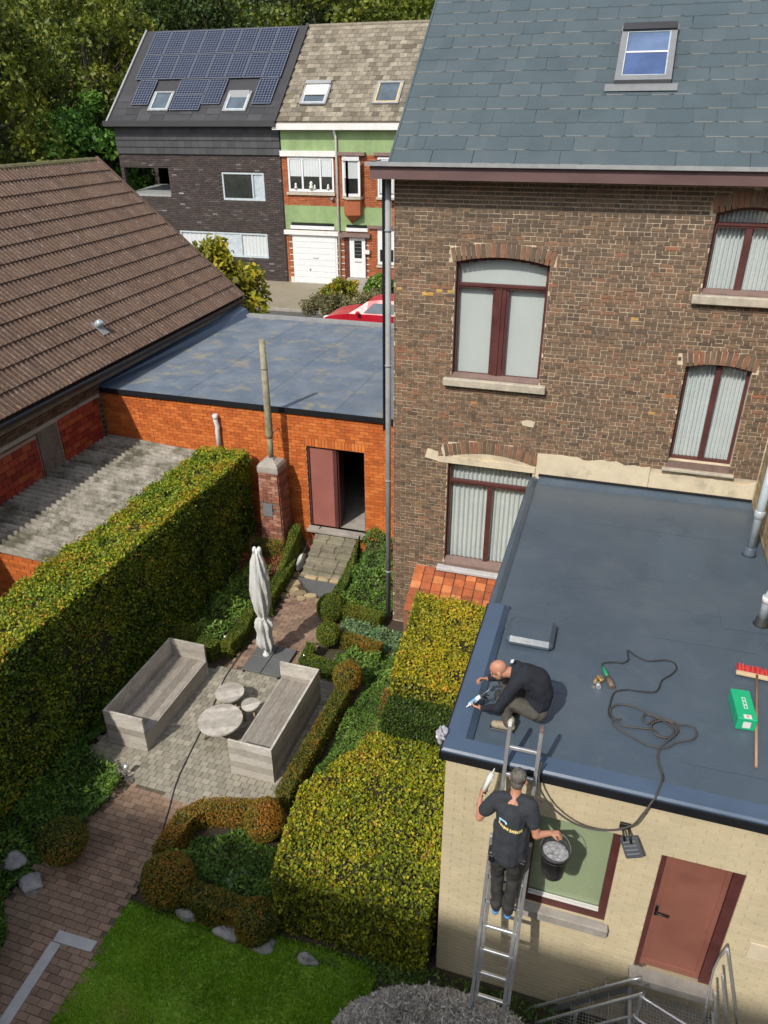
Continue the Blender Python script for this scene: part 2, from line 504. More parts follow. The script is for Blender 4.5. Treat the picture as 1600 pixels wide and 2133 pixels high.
def window_part(parent, x0, x1, z0, z1, y, fw=0.055, rise=0.0, mull=(), transom=None, fill='curtain', fm='brown_frame', folds=7, seed=0, ledge=True, frame_d=0.06):
    """window in a wall facing -Y; y = front of the frame. parts: frame (the window), transom, mullion, pane, curtain or blind"""
    fmat = M[fm]
    fr = MB()
    zt = z1
    fr.box(x0, x0+fw, y, y+frame_d, z0, zt + (0.3*rise), 0.5)
    fr.box(x1-fw, x1, y, y+frame_d, z0, zt + (0.3*rise), 0.5)
    fr.box(x0+fw, x1-fw, y+.002, y+frame_d, z0, z0+fw, 0.5)
    N = 10 if rise else 1
    for k in range(N):
        a = x0+fw + (x1-x0-2*fw)*k/N; b = x0+fw + (x1-x0-2*fw)*(k+1)/N
        top = min(arc_z(a, x0, x1, zt, rise), arc_z(b, x0, x1, zt, rise)) if rise else zt
        fr.box(a, b, y+.001*(k % 2), y+frame_d, top-fw, top + .03, 0.5)
    w = fr.build('window', fmat, parent)
    for xc, mw in mull:
        b = MB(); ztop = (transom if transom else zt + rise*0.8)
        b.box(xc-mw/2, xc+mw/2, y-.012, y+frame_d-.004, z0+fw, ztop - (0 if transom else fw), 0.5)
        if mw > .12:   # two sash stiles meeting: a shadow joint and a cover bead between them
            b.box(xc-.016, xc+.016, y-.03, y-.012, z0+fw, ztop-.01, 0.5)
            b.box(xc-mw/2-.045, xc-mw/2, y+.006, y+frame_d, z0+fw, ztop-.01, 0.5)
            b.box(xc+mw/2, xc+mw/2+.045, y+.006, y+frame_d, z0+fw, ztop-.01, 0.5)
        b.build('mullion', fmat, w)
    if transom:
        b = MB(); b.box(x0+fw, x1-fw, y-.022, y+frame_d-.003, transom-.035, transom+.035, 0.5)
        b.box(x0+fw, x1-fw, y-.04, y-.022, transom-.005, transom+.02, 0.5)
        b.build('transom', fmat, w)
    g = MB(); yg = y+frame_d*0.6
    xs = [x0+fw] + sum([[xc-mw/2, xc+mw/2] for xc, mw in mull], []) + [x1-fw]
    zb = z0+fw
    ztl = transom-.035 if transom else zt-fw
    for i in range(0, len(xs), 2):
        g = MB(); g.add([(xs[i], yg, zb), (xs[i+1], yg, zb), (xs[i+1], yg, ztl+.02), (xs[i], yg, ztl+.02)], [(0, 1, 2, 3)], .5)
        g.build('pane', M['glass'], w)
    if transom:
        g = MB(); g.add([(x0+fw, yg, transom+.035), (x1-fw, yg, transom+.035), (x1-fw, yg, zt+rise-.02), (x0+fw, yg, zt+rise-.02)], [(0, 1, 2, 3)], .5)
        g.build('pane', M['glass'], w)
    yc = y+frame_d+.05
    if fill == 'curtain':
        for i in range(0, len(xs), 2):
            c = MB(); pleats(c, xs[i]-.01, xs[i+1]+.01, z0+.02, ztl+.03, yc, folds, .032, .85, seed+i)
            c.build('curtain', M['curtain'], w)
        if transom:
            c = MB(); pleats(c, x0+fw-.01, x1-fw+.01, transom-.02, zt+rise, yc, folds*2+2, .028, .75, seed+9)
            c.build('curtain', M['curtain'], w)
    else:
        c = MB(); c.box(x0+.02, x1-.02, yc-.02, yc-.012, z0+.02, zt+rise, .5)
        c.build('blind', M[fill], w)
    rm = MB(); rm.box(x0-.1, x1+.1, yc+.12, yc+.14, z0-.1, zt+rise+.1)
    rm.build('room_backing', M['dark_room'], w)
    return w

def wall_with_holes(mb, x0, x1, z0, z1, y0, y1, holes, tone=0.5):
    """solid wall between y0 and y1 split round rectangular holes (x0,x1,z0,z1)"""
    xs = sorted(set([x0, x1] + [h[0] for h in holes] + [h[1] for h in holes]))
    xs = [x for x in xs if x0 <= x <= x1]
    for a, b in zip(xs[:-1], xs[1:]):
        cuts = sorted([(h[2], h[3]) for h in holes if h[0] <= a + 1e-6 and h[1] >= b - 1e-6])
        z = z0
        for c, d in cuts:
            if c > z: mb.box(a, b, y0, y1, z, c, tone)
            z = max(z, d)
        if z < z1: mb.box(a, b, y0, y1, z, z1, tone)

# ================================================================ BRICK HOUSE
def build_brick_house():
    H = thing('brick_house', 'tall brown brick house with slate roof, brown window frames and a skylight', 'house', (0, 12, 0))
    H.location = (0, 0, 0)
    YF = 12.0
    ops = [dict(x0=-2.58, x1=-1.10, z0=5.30, z1=7.17, rise=0.09),
           dict(x0=-2.58, x1=-1.06, z0=1.62, z1=3.68, rise=0.0),
           dict(x0=1.095, x1=2.04, z0=4.22, z1=5.79, rise=0.06),
           dict(x0=1.11, x1=2.07, z0=6.90, z1=7.99, rise=0.09)]
    holes = [(o['x0'], o['x1'], o['z0'], o['z1']+o['rise']) for o in ops]
    b = MB()
    wall_with_holes(b, -3.60, 4.2, -0.3, 8.45, YF+.012, YF+.30, holes)
    b.build('wall', M['mortar_old'], H)
    # side walls, back wall and gable seen only from the side
    b = MB()
    b.box(-3.598, -3.35, YF+.30, 19.6, -0.3, 8.5, .4)
    b.box(-3.35, 4.2, 19.35, 19.6, -0.3, 8.5, .4)
    b.add([(-3.59, YF, 8.5), (-3.59, 19.6, 8.5), (-3.59, 15.8, 11.9), (-3.4, YF, 8.5), (-3.4, 19.6, 8.5), (-3.4, 15.8, 11.9)],
          [(0, 2, 1), (3, 4, 5), (0, 3, 5, 2), (1, 2, 5, 4)], .4)
    b.build('side_wall', M['brick_old'], H)
    # bricks
    course = 0.0612
    pcs = brick_stack_dims(-3.60, 2.475, 0.0, 8.43, course, 0.192, 'cross', 0.011, 0.0145)
    out = []
    vous = []
    for o in ops:
        zc = o['z1'] + (o['rise'] if o['rise'] else 0.17)
        o['ring0'] = o['z1'] if o['rise'] else o['z1']+0.15
        o['ringrise'] = o['rise'] if o['rise'] else 0.12
    for (cx, cz, w, h) in pcs:
        l, r_ = cx-w/2, cx+w/2
        if cz < 4.02 and l > -1.06: continue
        if cz < 4.05 and cz > 3.6 and l > -1.15: continue
        skip = False
        for o in ops:
            x0, x1 = o['x0'], o['x1']
            zz = arc_z(cx, x0, x1, o['ring0'], o['ringrise'])
            inx = r_ > x0+.004 and l < x1-.004
            if inx and o['z0'] < cz+h/2 and cz < zz - .0 + (0 if o['rise'] else 0):
                # clip to opening sides
                if l < x0 - .03: r2 = x0 - .004; out.append(((l+r2)/2, cz, r2-l, h))
                elif r_ > x1 + .03: l2 = x1 + .004; out.append(((l2+r_)/2, cz, r_-l2, h))
                skip = True; break
            if r_ > x0-.07 and l < x1+.07 and cz+h/2 > o['ring0']-.02 and cz-h/2 < zz + .19:
                if r_ > x1+.09+.04 and cx > x1: l2 = x1+.09; out.append(((l2+r_)/2, cz, r_-l2, h))
                elif l < x0-.13 and cx < x0: r2 = x0-.09; out.append(((l+r2)/2, cz, r2-l, h))
                skip = True; break
        if not skip: out.append((cx, cz, w, h))
    def tf(r, P):
        t = np.clip(r.normal(0.36, 0.15, len(P)), 0, .86)
        hot = r.random(len(P))
        t = np.where(hot > 0.990, 0.90, t)
        t = np.where(hot > 0.9985, 1.0, t)
        # the repaired band half way up is redder, the top courses darker
        t = t + (0.28*np.exp(-((P[:,1]-6.75)/0.10)**2)+0.24*np.exp(-((P[:,1]-5.62)/0.14)**2)+0.16*np.exp(-((P[:,1]-4.95)/0.22)**2))*(.5+.5*np.sin(P[:,0]*1.7+1)) - 0.10*(P[:,1] > 7.6)
        return np.clip(t, 0, 1)
    masonry('brick', out, 'Y', YF, 0.05, M['brick_old'], H, 300, tf, 3, 0.005)
    # voussoirs over the openings: slanted header bricks
    for o in ops:
        x0, x1 = o['x0']-.07, o['x1']+.07
        n = int((x1-x0)/0.075)
        for k in range(n):
            xc = x0 + (k+.5)*(x1-x0)/n
            zb = arc_z(min(max(xc, o['x0']), o['x1']), o['x0'], o['x1'], o['ring0'], o['ringrise']) - (0.0)
            ang = (xc-(x0+x1)/2)/((x1-x0)/2)*R(13)
            m = Matrix.Rotation(ang, 4, 'Y')
            c = MB(); c.cbox((xc, YF+.055, zb+.105), (x1-x0)/n-.012, .12, .21, m, tone=rnd.choice((.2,.35,.5,.65,.8)))
            c.build('arch_brick', M['brick_old'], H)
    # windows
    window_part(H, -2.58, -1.10, 5.30, 7.17, YF+.11, .05, .09, [(-1.84, .17)], 6.80, 'blind', seed=2)
    window_part(H, -2.58, -1.06, 1.62, 3.68, YF+.11, .05, 0, [(-1.80, .085)], 3.30, 'curtain', folds=8, seed=5)
    window_part(H, 1.095, 2.04, 4.22, 5.79, YF+.11, .045, .06, [(1.585, .075)], None, 'curtain', folds=7, seed=8)
    window_part(H, 1.11, 2.07, 6.90, 7.99, YF+.11, .045, .09, [(1.59, .085)], 7.83, 'curtain', folds=7, seed=11)
    # sills: a sloping wooden board inside the reveal and a stone sill below it
    for x0, x1, z, m, ov, hh in ((-2.58, -1.10, 5.30, 'sill_stone', .12, .13), (1.11, 2.07, 6.90, 'sill_stone', .12, .13)):
        b = MB(); b.add([(x0+.01, YF-.005, z), (x1-.01, YF-.005, z), (x1-.01, YF+.12, z+.05), (x0+.01, YF+.12, z+.05), (x0+.01, YF+.12, z-.02), (x1-.01, YF+.12, z-.02), (x0+.01, YF-.005, z-.02), (x1-.01, YF-.005, z-.02)],
              [(0,1,2,3), (0,6,7,1), (0,3,4,6), (1,7,5,2)], .5)
        b.build('sill_board', M['sill_brown'], H)
        b = MB(); b.cbox(((x0+x1)/2, YF-.02, z-.02-hh/2), x1-x0+2*ov, .16, hh, bev=.012); b.build('window_sill', M[m], H)
    b = MB(); b.add([(-2.57, YF-.02, 1.60), (-1.07, YF-.02, 1.60), (-1.07, YF+.12, 1.69), (-2.57, YF+.12, 1.69)], [(0,1,2,3)]); b.box(-2.57, -1.07, YF-.02, YF+.1, 1.53, 1.598)
    b.build('sill_board', M['sill_brown'], H)
    b = MB(); b.cbox((-1.86, YF-.05, 1.50), 1.66, .20, .07, bev=.01); b.build('window_sill', M['sill_grey'], H)
    b = MB(); b.box(1.10, 2.035, YF-.01, YF+.11, 4.10, 4.219); b.build('sill_board', M['sill_brown'], H)
    b = MB(); b.cbox((1.57, YF-.02, 4.075), 1.10, .12, .05, bev=.01); b.build('window_sill', M['sill_stone'], H)
    # old plaster left where the former lean-to met the wall
    def patch(pts, d, name='plaster_band'):
        n = len(pts); vs = [(x, YF-d, z) for x, z in pts] + [(x, YF+.02, z) for x, z in pts]
        fs = [tuple(range(n)), ] + [(i, i+n, (i+1) % n+n, (i+1) % n) for i in range(n)]
        q = MB(); q.add(vs, fs); q.build(name, M['plaster_cream'], H)
    def rag(x0, x1, z, a, n, rv):
        return [(x0+(x1-x0)*i/n, z+rv.uniform(-a, a)) for i in range(n+1)]
    rv = random.Random(5)
    patch([(-1.0, 3.60)] + [(0.85, 3.60)] + list(reversed(rag(-1.0, 0.85, 4.06, .035, 14, rv))), .012)
    patch([(0.86, 3.60), (2.47, 3.60)] + list(reversed(rag(0.86, 2.47, 3.97, .03, 12, rv))), .008)
    patch([(-2.75, 3.69), (-1.02, 3.69)] + list(reversed(rag(-2.75, -1.02, 3.81, .018, 16, rv))), .010, 'lintel_plaster')
    patch([(-3.0, 3.75), (-2.75, 3.70), (-2.75, 3.88), (-2.95, 3.93)], .009, 'lintel_plaster')
    patch([(-1.30, 4.55), (-1.12, 4.53), (-1.10, 4.63), (-1.22, 4.66), (-1.33, 4.62)], .008, 'lintel_plaster')
    # fascia, gutter, soffit
    b = MB(); b.box(-3.86, 4.3, 11.60, 11.63, 8.37, 8.57); b.box(-3.86, -3.83, 11.63, YF+.4, 8.37, 8.57); b.build('fascia', M['fascia'], H)
    b = MB(); b.box(-3.83, 4.3, 11.63, YF+.3, 8.39, 8.41); b.build('soffit', M['fascia'], H)
    b = MB(); b.box(-3.92, 4.3, 11.545, 11.56, 8.55, 8.605); b.box(-3.92, 4.3, 11.56, 11.72, 8.572, 8.58); b.box(-3.92, -3.905, 11.56, 12.3, 8.575, 8.60); b.box(-3.905, -3.60, 11.72, 12.3, 8.574, 8.584)
    b.build('gutter', M['zinc'], H)
    # roof plane
    a = R(40.5)
    RP = Matrix.Translation((0, 11.72, 8.60)) @ Matrix.Rotation(a, 4, 'X')
    b = MB(); b.box(-3.58, 4.25, -.02, 5.38, -.14, -.02, .5, RP); b.build('roof', M['slate_dark'], H)
    b = MB(); b.add([(-3.58, 15.8, 12.0), (4.25, 15.8, 12.0), (4.25, 19.8, 8.6), (-3.58, 19.8, 8.6)], [(0,1,2,3)]); b.build('rear_roof', M['slate_dark'], H)
    b = MB(); b.tube([(-3.6, 15.8, 12.08), (4.25, 15.8, 12.08)], .09, 8); b.build('ridge', M['slate_dark'], H)
    def slate(mb, tone):
        w, L, c, t = .3085, .40, .028, .004
        pts = [(-w/2+c, 0), (w/2-c, 0), (w/2, c*.8), (w/2, L), (-w/2, L), (-w/2, c*.8)]
        vs = [(x, y, 0.010*(1-y/L)+0.0) for x, y in pts] + [(x, y, t+.010*(1-y/L)) for x, y in pts]
        n = 6
        mb.add(vs, [tuple(range(n, 2*n))] + [(i, (i+1) % n, n+(i+1) % n, n+i) for i in (1, 5, 2, 4)], tone)
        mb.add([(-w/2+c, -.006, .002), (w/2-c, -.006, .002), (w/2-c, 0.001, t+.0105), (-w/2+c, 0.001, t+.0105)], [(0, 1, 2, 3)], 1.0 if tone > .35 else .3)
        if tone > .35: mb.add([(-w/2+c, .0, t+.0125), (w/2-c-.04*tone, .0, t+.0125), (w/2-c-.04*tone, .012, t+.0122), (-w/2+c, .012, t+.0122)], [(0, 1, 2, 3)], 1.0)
    its = []; r = random.Random(4)
    for i in range(20):
        v = i*.267 - .03
        off = 0 if i % 2 == 0 else .155
        for j in range(-1, 27):
            u = -3.58 + .153 + j*.31 - off + .0
            if u < -3.58-.02 or u > 4.2: continue
            u = max(u, -3.58+.150)
            if -.37 < u < .09 and 1.55 < v < 2.15: continue
            its.append((u + r.uniform(-.004, .004), v + r.uniform(-.006, .006), round(r.uniform(0, .85)*8)/8, r.uniform(-.006, .006)))
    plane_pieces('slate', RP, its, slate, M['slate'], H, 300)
    # straight verge strip at the left edge
    b = MB(); b.box(-3.605, -3.575, -.02, 5.38, -.10, .020, .5, RP); b.build('verge', M['slate'], H)
    # skylight
    sk = MB()
    x0, x1, s0, s1 = -.53, .25, 1.50, 2.62
    w = .085
    for q in ((x0, x0+w, s0, s1), (x1-w, x1, s0, s1), (x0+w, x1-w, s0, s0+w+.01), (x0-.01, x1+.01, s1-w-.02, s1)):
        sk.box(q[0], q[1], q[2], q[3], .03, .10, .5, RP)
    so = sk.build('skylight', M['pipe_grey'], H)
    b = MB(); b.box(x0+.01, x1-.01, s1-.12, s1+.02, .10, .135, .5, RP); b.build('hood', M['slate_dark'], so)
    b = MB()
    for q in ((x0+w, x0+w+.016, s0+w, s1-w), (x1-w-.016, x1-w, s0+w, s1-w), (x0+w+.016, x1-w-.016, s0+w+.012, s0+w+.028), (x0+w+.016, x1-w-.016, s1-w-.045, s1-w-.021)):
        b.box(q[0], q[1], q[2], q[3], .05, .095, .5, RP)
    b.build('sash', M['zinc_light'], so)
    b = MB(); b.add([RP @ Vector(p) for p in ((x0+w, s0+w, .07), (x1-w, s0+w, .07), (x1-w, s1-w, .07), (x0+w, s1-w, .07))], [(0,1,2,3)]); b.build('pane', M['glass_blue'], so)
    b = MB(); b.box(x0+w+.016, x1-w-.016, (s0+s1)/2+.02, (s0+s1)/2+.05, .072, .080, .5, RP); b.build('blind_rail', M['white_pvc'], so)
    b = MB(); b.box(x0+w+.016, x1-w-.016, (s0+s1)/2+.05, s1-w-.046, .071, .074, .5, RP); b.build('blind', mat('pale_blue_blind', (.10, .15, .26), .25, .3, 1.2, spec=.7), so)
    b = MB(); b.box(x0-.12, x1+.10, s0-.14, s0, .030, .036, .5, RP);
    b.build('flashing', M['pipe_grey'], so)
    # downpipe at the left corner with brackets
    b = MB(); b.tube([(-3.68, 11.95, 8.4), (-3.68, 11.95, 0.1)], .05, 10); dp = b.build('downpipe', M['zinc'], H)
    for z in (7.6, 5.4, 3.2, 1.2):
        b = MB(); b.lathe([(.056, -.02), (.062, 0), (.056, .02)], (-3.68, 11.95, z), 12); b.box(-3.68, -3.61, 11.94, 11.96, z-.01, z+.01); b.build('bracket', M['zinc'], dp)
    b = MB(); b.box(-3.765, -3.742, 11.90, 12.1, 4.2, 8.37); b.build('corner_board', M['black_trim'], H)

def plane_pieces(name, MP, items, maker, mat_, parent, limit=300):
    """pieces (u, v, tone, twist) laid on the plane MP; the ones that show largest become parts, the rest one joined part"""
    t = MB(); maker(t, 0.5)
    TV = np.array(t.v); TF = t.f
    Mp = np.array(MP)
    C = []; mats = []
    for it in items:
        u, v, tone, tw = it[:4]
        L = Matrix.Translation((u, v, 0)) @ Matrix.Rotation(tw, 4, 'Z')
        W = MP @ L
        mats.append(W); C.append(tuple(W.translation))
    n = np.array(MP.to_3x3() @ Vector((0, 0, 1)))
    mask = big_first(C, np.ones(len(C)), n, limit)
    rest = MB()
    for k, it in enumerate(items):
        if mask[k]:
            o = put(name, unit_piece(mat_, it[2], name, maker), parent); o.matrix_world = mats[k]
        else:
            Wm = np.array(mats[k]); vs = TV @ Wm[:3, :3].T + Wm[:3, 3]
            rest.add(vs, TF, it[2])
    if rest.v: rest.build(name, mat_, parent, kind='stuff')

build_brick_house()

# terracotta lean-to cover under the lower window
def build_cellar_roof():
    T = thing('tiled_cellar_roof', 'small sloping terracotta tile roof against the brick house under the lower window', 'roof')
    RP = Matrix.Translation((-3.12, 11.10, 0.95)) @ Matrix.Rotation(R(30), 4, 'X')
    b = MB(); b.box(0, 2.06, 0, 1.03, -.1, -.02, .4, RP); b.build('roof_deck', M['concrete'], T)
    b = MB(); b.box(-3.12, -1.07, 11.12, 11.3, 0, .93, .4); b.box(-3.12, -3.0, 11.3, 11.99, 0, .95, .4); b.build('wall', M['brick_chimney'], T)
    r = random.Random(8)
    def tile(mb, tone):
        mb.cbox((.10, .085, .012), .192, .185, .02, Matrix.Rotation(R(-5), 3, 'X'), tone, .004)
    its = [(i*.205, j*.165, round(r.random()*8)/8, r.uniform(-.015, .015)) for i in range(10) for j in range(6)]
    plane_pieces('tile', RP, its, tile, M['terracotta'], T, 300)
build_cellar_roof()

# ================================================================ FLAT-ROOFED ANNEX
AX0 = -1.04
def build_annex():
    A = thing('flat_roofed_annex', 'cream painted brick annex with a blue-grey membrane flat roof in front of the brick house', 'annex')
    Y0 = 5.35
    door = (1.12, 1.875, 1.10, 2.90)
    win = (-.14, .735, 1.66, 3.03)
    b = MB(); wall_with_holes(b, AX0, 3.6, -0.3, 3.55, Y0+.006, Y0+.25, [door, win])
    b.box(AX0+.006, AX0+.25, Y0+.25, 11.99, -0.3, 3.55); b.box(3.35, 3.6, Y0+.25, 11.99, -0.3, 3.55)
    b.build('wall', M['mortar_cream'], A)
    pcs = brick_stack_dims(AX0, 3.3, -.1, 3.56, .0665, .215, 'stretcher', .006, .0055)
    out = []
    for cx, cz, w, h in pcs:
        l, r_ = cx-w/2, cx+w/2
        hit = False
        for hx0, hx1, hz0, hz1 in (door, win):
            if r_ > hx0 and l < hx1 and cz > hz0 and cz < hz1:
                if l < hx0-.03: out.append(((l+hx0-.003)/2, cz, hx0-.003-l, h))
                if r_ > hx1+.03: out.append(((hx1+.003+r_)/2, cz, r_-hx1-.003, h))
                hit = True
        if not hit: out.append((cx, cz, w, h))
    masonry('brick', out, 'Y', Y0, .03, M['brick_cream'], A, 300, None, 9, 0.0012)
    pcs = brick_stack_dims(Y0+.04, 11.98, -.1, 3.56, .0665, .215, 'stretcher', .006, .0055)
    C = np.array([(AX0+.0, p[0], p[1]) for p in pcs]); S = np.array([(.02, p[2], p[3]) for p in pcs])
    box_array('brick', C, S, np.round(rng.uniform(0, 1, len(C)), 2), M['brick_cream'], A)
    # roof: sheets of membrane with lapped seams, raised kerb at front and left
    b = MB(); b.box(AX0+.03, 3.6, Y0+.03, 11.98, 3.50, 3.585); b.build('roof_deck', M['membrane'], A)
    ys = [5.58, 6.55, 7.56, 8.58, 9.60, 10.62, 11.97]
    for i in range(6):
        b = MB(); zt = 3.596 + .0035*(i % 2)
        b.box(-.80 if i < 2 else -.93, 3.58, ys[i], ys[i+1]+(.08 if i % 2 else 0), 3.585, zt); b.build('membrane_sheet', M['membrane'], A)
    for i, (xa, xb, ya, yb, rz) in enumerate(((.9, 2.1, 7.9, 8.15, 1), (-.6, .75, 6.72, 6.78, -1.5), (1.2, 2.3, 5.9, 5.97, 1), (1.75, 2.45, 8.35, 8.85, 2), (-.5, 1.0, 9.0, 9.05, -1))):
        m_ = Matrix.Translation(((xa+xb)/2, (ya+yb)/2, 0)) @ Matrix.Rotation(R(rz), 4, 'Z')
        b = MB(); b.box(-(xb-xa)/2, (xb-xa)/2, -(yb-ya)/2, (yb-ya)/2, 3.598, 3.6035, .5, m_); b.build('patch_strip', M['membrane'], A)
    kerb = [(AX0-.03, 5.32), (4.0, 5.32), (4.0, 5.60), (-.76, 5.60), (-.76, 7.93), (AX0-.03, 7.93)]
    # kerb as two bevelled bars meeting at a mitre
    def bar(pts_low, z0, z1, ins, name):
        n = len(pts_low); cx = sum(p[0] for p in pts_low)/n; cy = sum(p[1] for p in pts_low)/n
        q = MB(); q.prism(pts_low, z0, z1); return q
    b = MB()
    prof = [(0, 3.56), (0, 3.655), (.02, 3.675), (.20, 3.675), (.265, 3.605)]
    def sweep(mb, path):   # path: list of (outer point, inward direction scaled)
        n = len(prof); vs = []
        for (x, y), (dx, dy) in path:
            for o_, z in prof: vs.append((x+dx*o_, y+dy*o_, z))
        fs = []
        for i in range(len(path)-1):
            for k in range(n-1):
                fs.append((i*n+k, (i+1)*n+k, (i+1)*n+k+1, i*n+k+1))
        mb.add(vs, fs)
    sweep(b, [((3.6, 5.305), (0, 1)), ((AX0-.045, 5.305), (1, 1)), ((AX0-.045, 7.93), (1, 0))])
    b.v = [(x, y, z) for x, y, z in b.v]
    b.build('kerb', M['membrane_edge'], A)
    b = MB(); b.box(AX0-.045, AX0+.22, 7.925, 7.945, 3.56, 3.67); b.box(AX0-.05, AX0-.0, 7.94, 11.98, 3.56, 3.62)
    b.add([(AX0-.0, 7.94, 3.62), (AX0+.02, 7.94, 3.64), (AX0+.08, 7.94, 3.597), (AX0-.0, 11.98, 3.62), (AX0+.02, 11.98, 3.64), (AX0+.08, 11.98, 3.597)], [(0,3,4,1), (1,4,5,2)])
    b.build('side_kerb', M['membrane'], A)
    b = MB(); b.box(-.93, 2.47, 11.90, 11.975, 3.597, 3.66); b.add([(-.93, 11.90, 3.66), (2.47, 11.90, 3.66), (2.47, 11.80, 3.598), (-.93, 11.80, 3.598)], [(0,3,2,1)]); b.build('wall_upstand', M['membrane'], A)
    b = MB(); b.box(-.95, 2.47, 11.955, 11.985, 3.66, 3.70); b.build('flashing', M['black_trim'], A)
    b = MB(); b.box(AX0-.052, 3.6, 5.285, 5.303, 3.545, 3.64); b.box(AX0-.065, AX0-.047, 5.285, 7.95, 3.545, 3.64); b.box(AX0-.06, AX0-.045, 7.95, 11.98, 3.52, 3.60); b.build('drip_edge', M['black_trim'], A)
    # low roofed-over box on the roof beside the left kerb
    b = MB(); b.cbox((-.48, 7.46, 3.66), .56, .52, .13, bev=.05); b.build('covered_hatch', M['membrane'], A)
    # window: green blind, brown frame at the right and below
    w = MB(); x0, x1, z0, z1 = win; y = Y0+.05
    w.box(x1-.075, x1, y-.02, y+.08, z0, z1); w.box(x0, x1-.075, y-.02, y+.08, z0, z0+.085); w.box(x0, x0+.06, y, y+.08, z0+.085, z1); w.box(x0+.06, x1-.075, y+.02, y+.08, z1-.02, z1)
    wo = w.build('window', M['brown_frame'], A)
    b = MB(); b.box(x0+.06, x1-.075, y-.012, y+.0, z0+.10, z0+.118); b.box(x0+.06, x1-.075, y+.01, y+.02, z0+.085, z0+.14); b.build('glazing_bead', M['white_paint'], wo)
    b = MB(); b.box(x0+.05, x1-.07, y+.05, y+.056, z0+.08, z1-.01); b.build('blind', M['green_blind'], wo)
    b = MB(); b.add([(x0+.06, y+.03, z0+.085), (x1-.075, y+.03, z0+.085), (x1-.075, y+.03, z1-.02), (x0+.06, y+.03, z1-.02)], [(0,1,2,3)]); b.build('pane', M['glass'], wo)
    b = MB(); b.cbox((.30, Y0-.01, 1.595), .96, .16, .12, bev=.008); b.build('window_sill', M['concrete'], A)
    # door
    x0, x1, z0, z1 = door; y = Y0+.03
    b = MB(); b.box(x0, x0+.05, y-.01, y+.09, z0, z1); b.box(x1-.10, x1, y-.01, y+.09, z0, z1); b.box(x0+.05, x1-.10, y, y+.09, z1-.035, z1)
    fr = b.build('door_frame', M['brown_frame'], A)
    b = MB(); b.box(x0+.055, x1-.105, y+.025, y+.07, z0+.06, z1-.04); b.box(x0+.055, x1-.105, y+.008, y+.03, z0+.02, z0+.10); b.box(x0+.055, x0+.10, y+.016, y+.03, z0+.10, z1-.04); b.box(x1-.15, x1-.105, y+.016, y+.03, z0+.10, z1-.04)
    d = b.build('door', M['door_red'], A)
    b = MB(); b.cbox((x0+.085, y+.008, 2.03), .03, .012, .16, bev=.004); b.tube([(x0+.085, y+.0, 2.05), (x0+.085, y-.045, 2.05), (x0+.20, y-.05, 2.045)], .011, 8); b.build('handle', M['black'], d)
    b = MB(); b.cbox(((x0+x1)/2, Y0-.02, 1.04), .84, .22, .12, bev=.008); b.build('threshold', M['concrete'], A)
    b = MB(); b.box(2.10, 2.30, Y0-.012, Y0+.0, 1.75, 1.98); b.build('vent_plate', M['plaster_cream'], A)
build_annex()

# neighbour wing closing the annex roof on the right, with two soil pipes in front of it
def build_wing():
    W = thing('neighbouring_wing', 'yellowish brick side wall rising at the right edge of the annex roof', 'building')
    b = MB(); b.box(2.50, 3.55, 6.0, 11.98, 3.602, 7.4); b.build('wall', M['mortar_old'], W)
    pcs = brick_stack_dims(8.6, 11.97, 3.61, 7.3, .068, .21, 'stretcher', .01, .011)
    C = np.array([(2.495, p[0], p[1]) for p in pcs]); S = np.array([(.03, p[2], p[3]) for p in pcs])
    m = mat('yellow_brick', None, .9, .2, 6, tones=[(0, (.22, .16, .085)), (1, (.40, .31, .18))], bump=.4)
    mask = big_first(C, np.ones(len(C)), (1, 0, 0), 60)
    box_array('brick', C[~mask], S[~mask], np.round(rng.uniform(0, 1, (~mask).sum()), 2), m, W)
    for i in np.nonzero(mask)[0]:
        o = put('brick', unit_piece(m, float(rnd.choice((.2, .4, .6, .8))), 'brick'), W, C[i]); o.scale = S[i]
    P = thing('soil_pipe', 'tall pale grey pipe standing at the back right of the annex roof', 'pipe', group='pipes at the right of the annex roof')
    b = MB(); b.tube([(2.27, 10.32, 3.66), (2.27, 10.32, 5.2)], .058, 16); p = b.build('pipe', M['zinc_light'], P)
    b = MB(); b.lathe([(.058, -.06), (.07, -.055), (.07, .05), (.058, .06)], (2.27, 10.32, 4.26), 16); b.build('socket', M['zinc_light'], P)
    b = MB(); b.lathe([(.10, 0), (.085, .03), (.075, .12), (.064, .13)], (2.27, 10.32, 3.60), 16); b.build('collar', M['membrane'], P)
    P = thing('soil_pipe', 'shorter pale pipe with an elbow near the right edge of the annex roof', 'pipe', group='pipes at the right of the annex roof')
    b = MB(); b.tube([(2.22, 8.55, 3.66), (2.22, 8.55, 4.02), (2.24, 8.56, 4.07), (2.30, 8.57, 4.10), (2.494, 8.58, 4.11)], .055, 14); b.build('pipe', M['zinc_light'], P)
    b = MB(); b.lathe([(.055, -.04), (.068, -.035), (.068, .035), (.055, .04)], (2.22, 8.55, 3.98), 16); b.build('socket', M['white_paint'], P)
    b = MB(); b.lathe([(.10, 0), (.08, .02), (.072, .10), (.06, .11)], (2.22, 8.55, 3.60), 16); b.build('collar', M['rubber'], P)
build_wing()

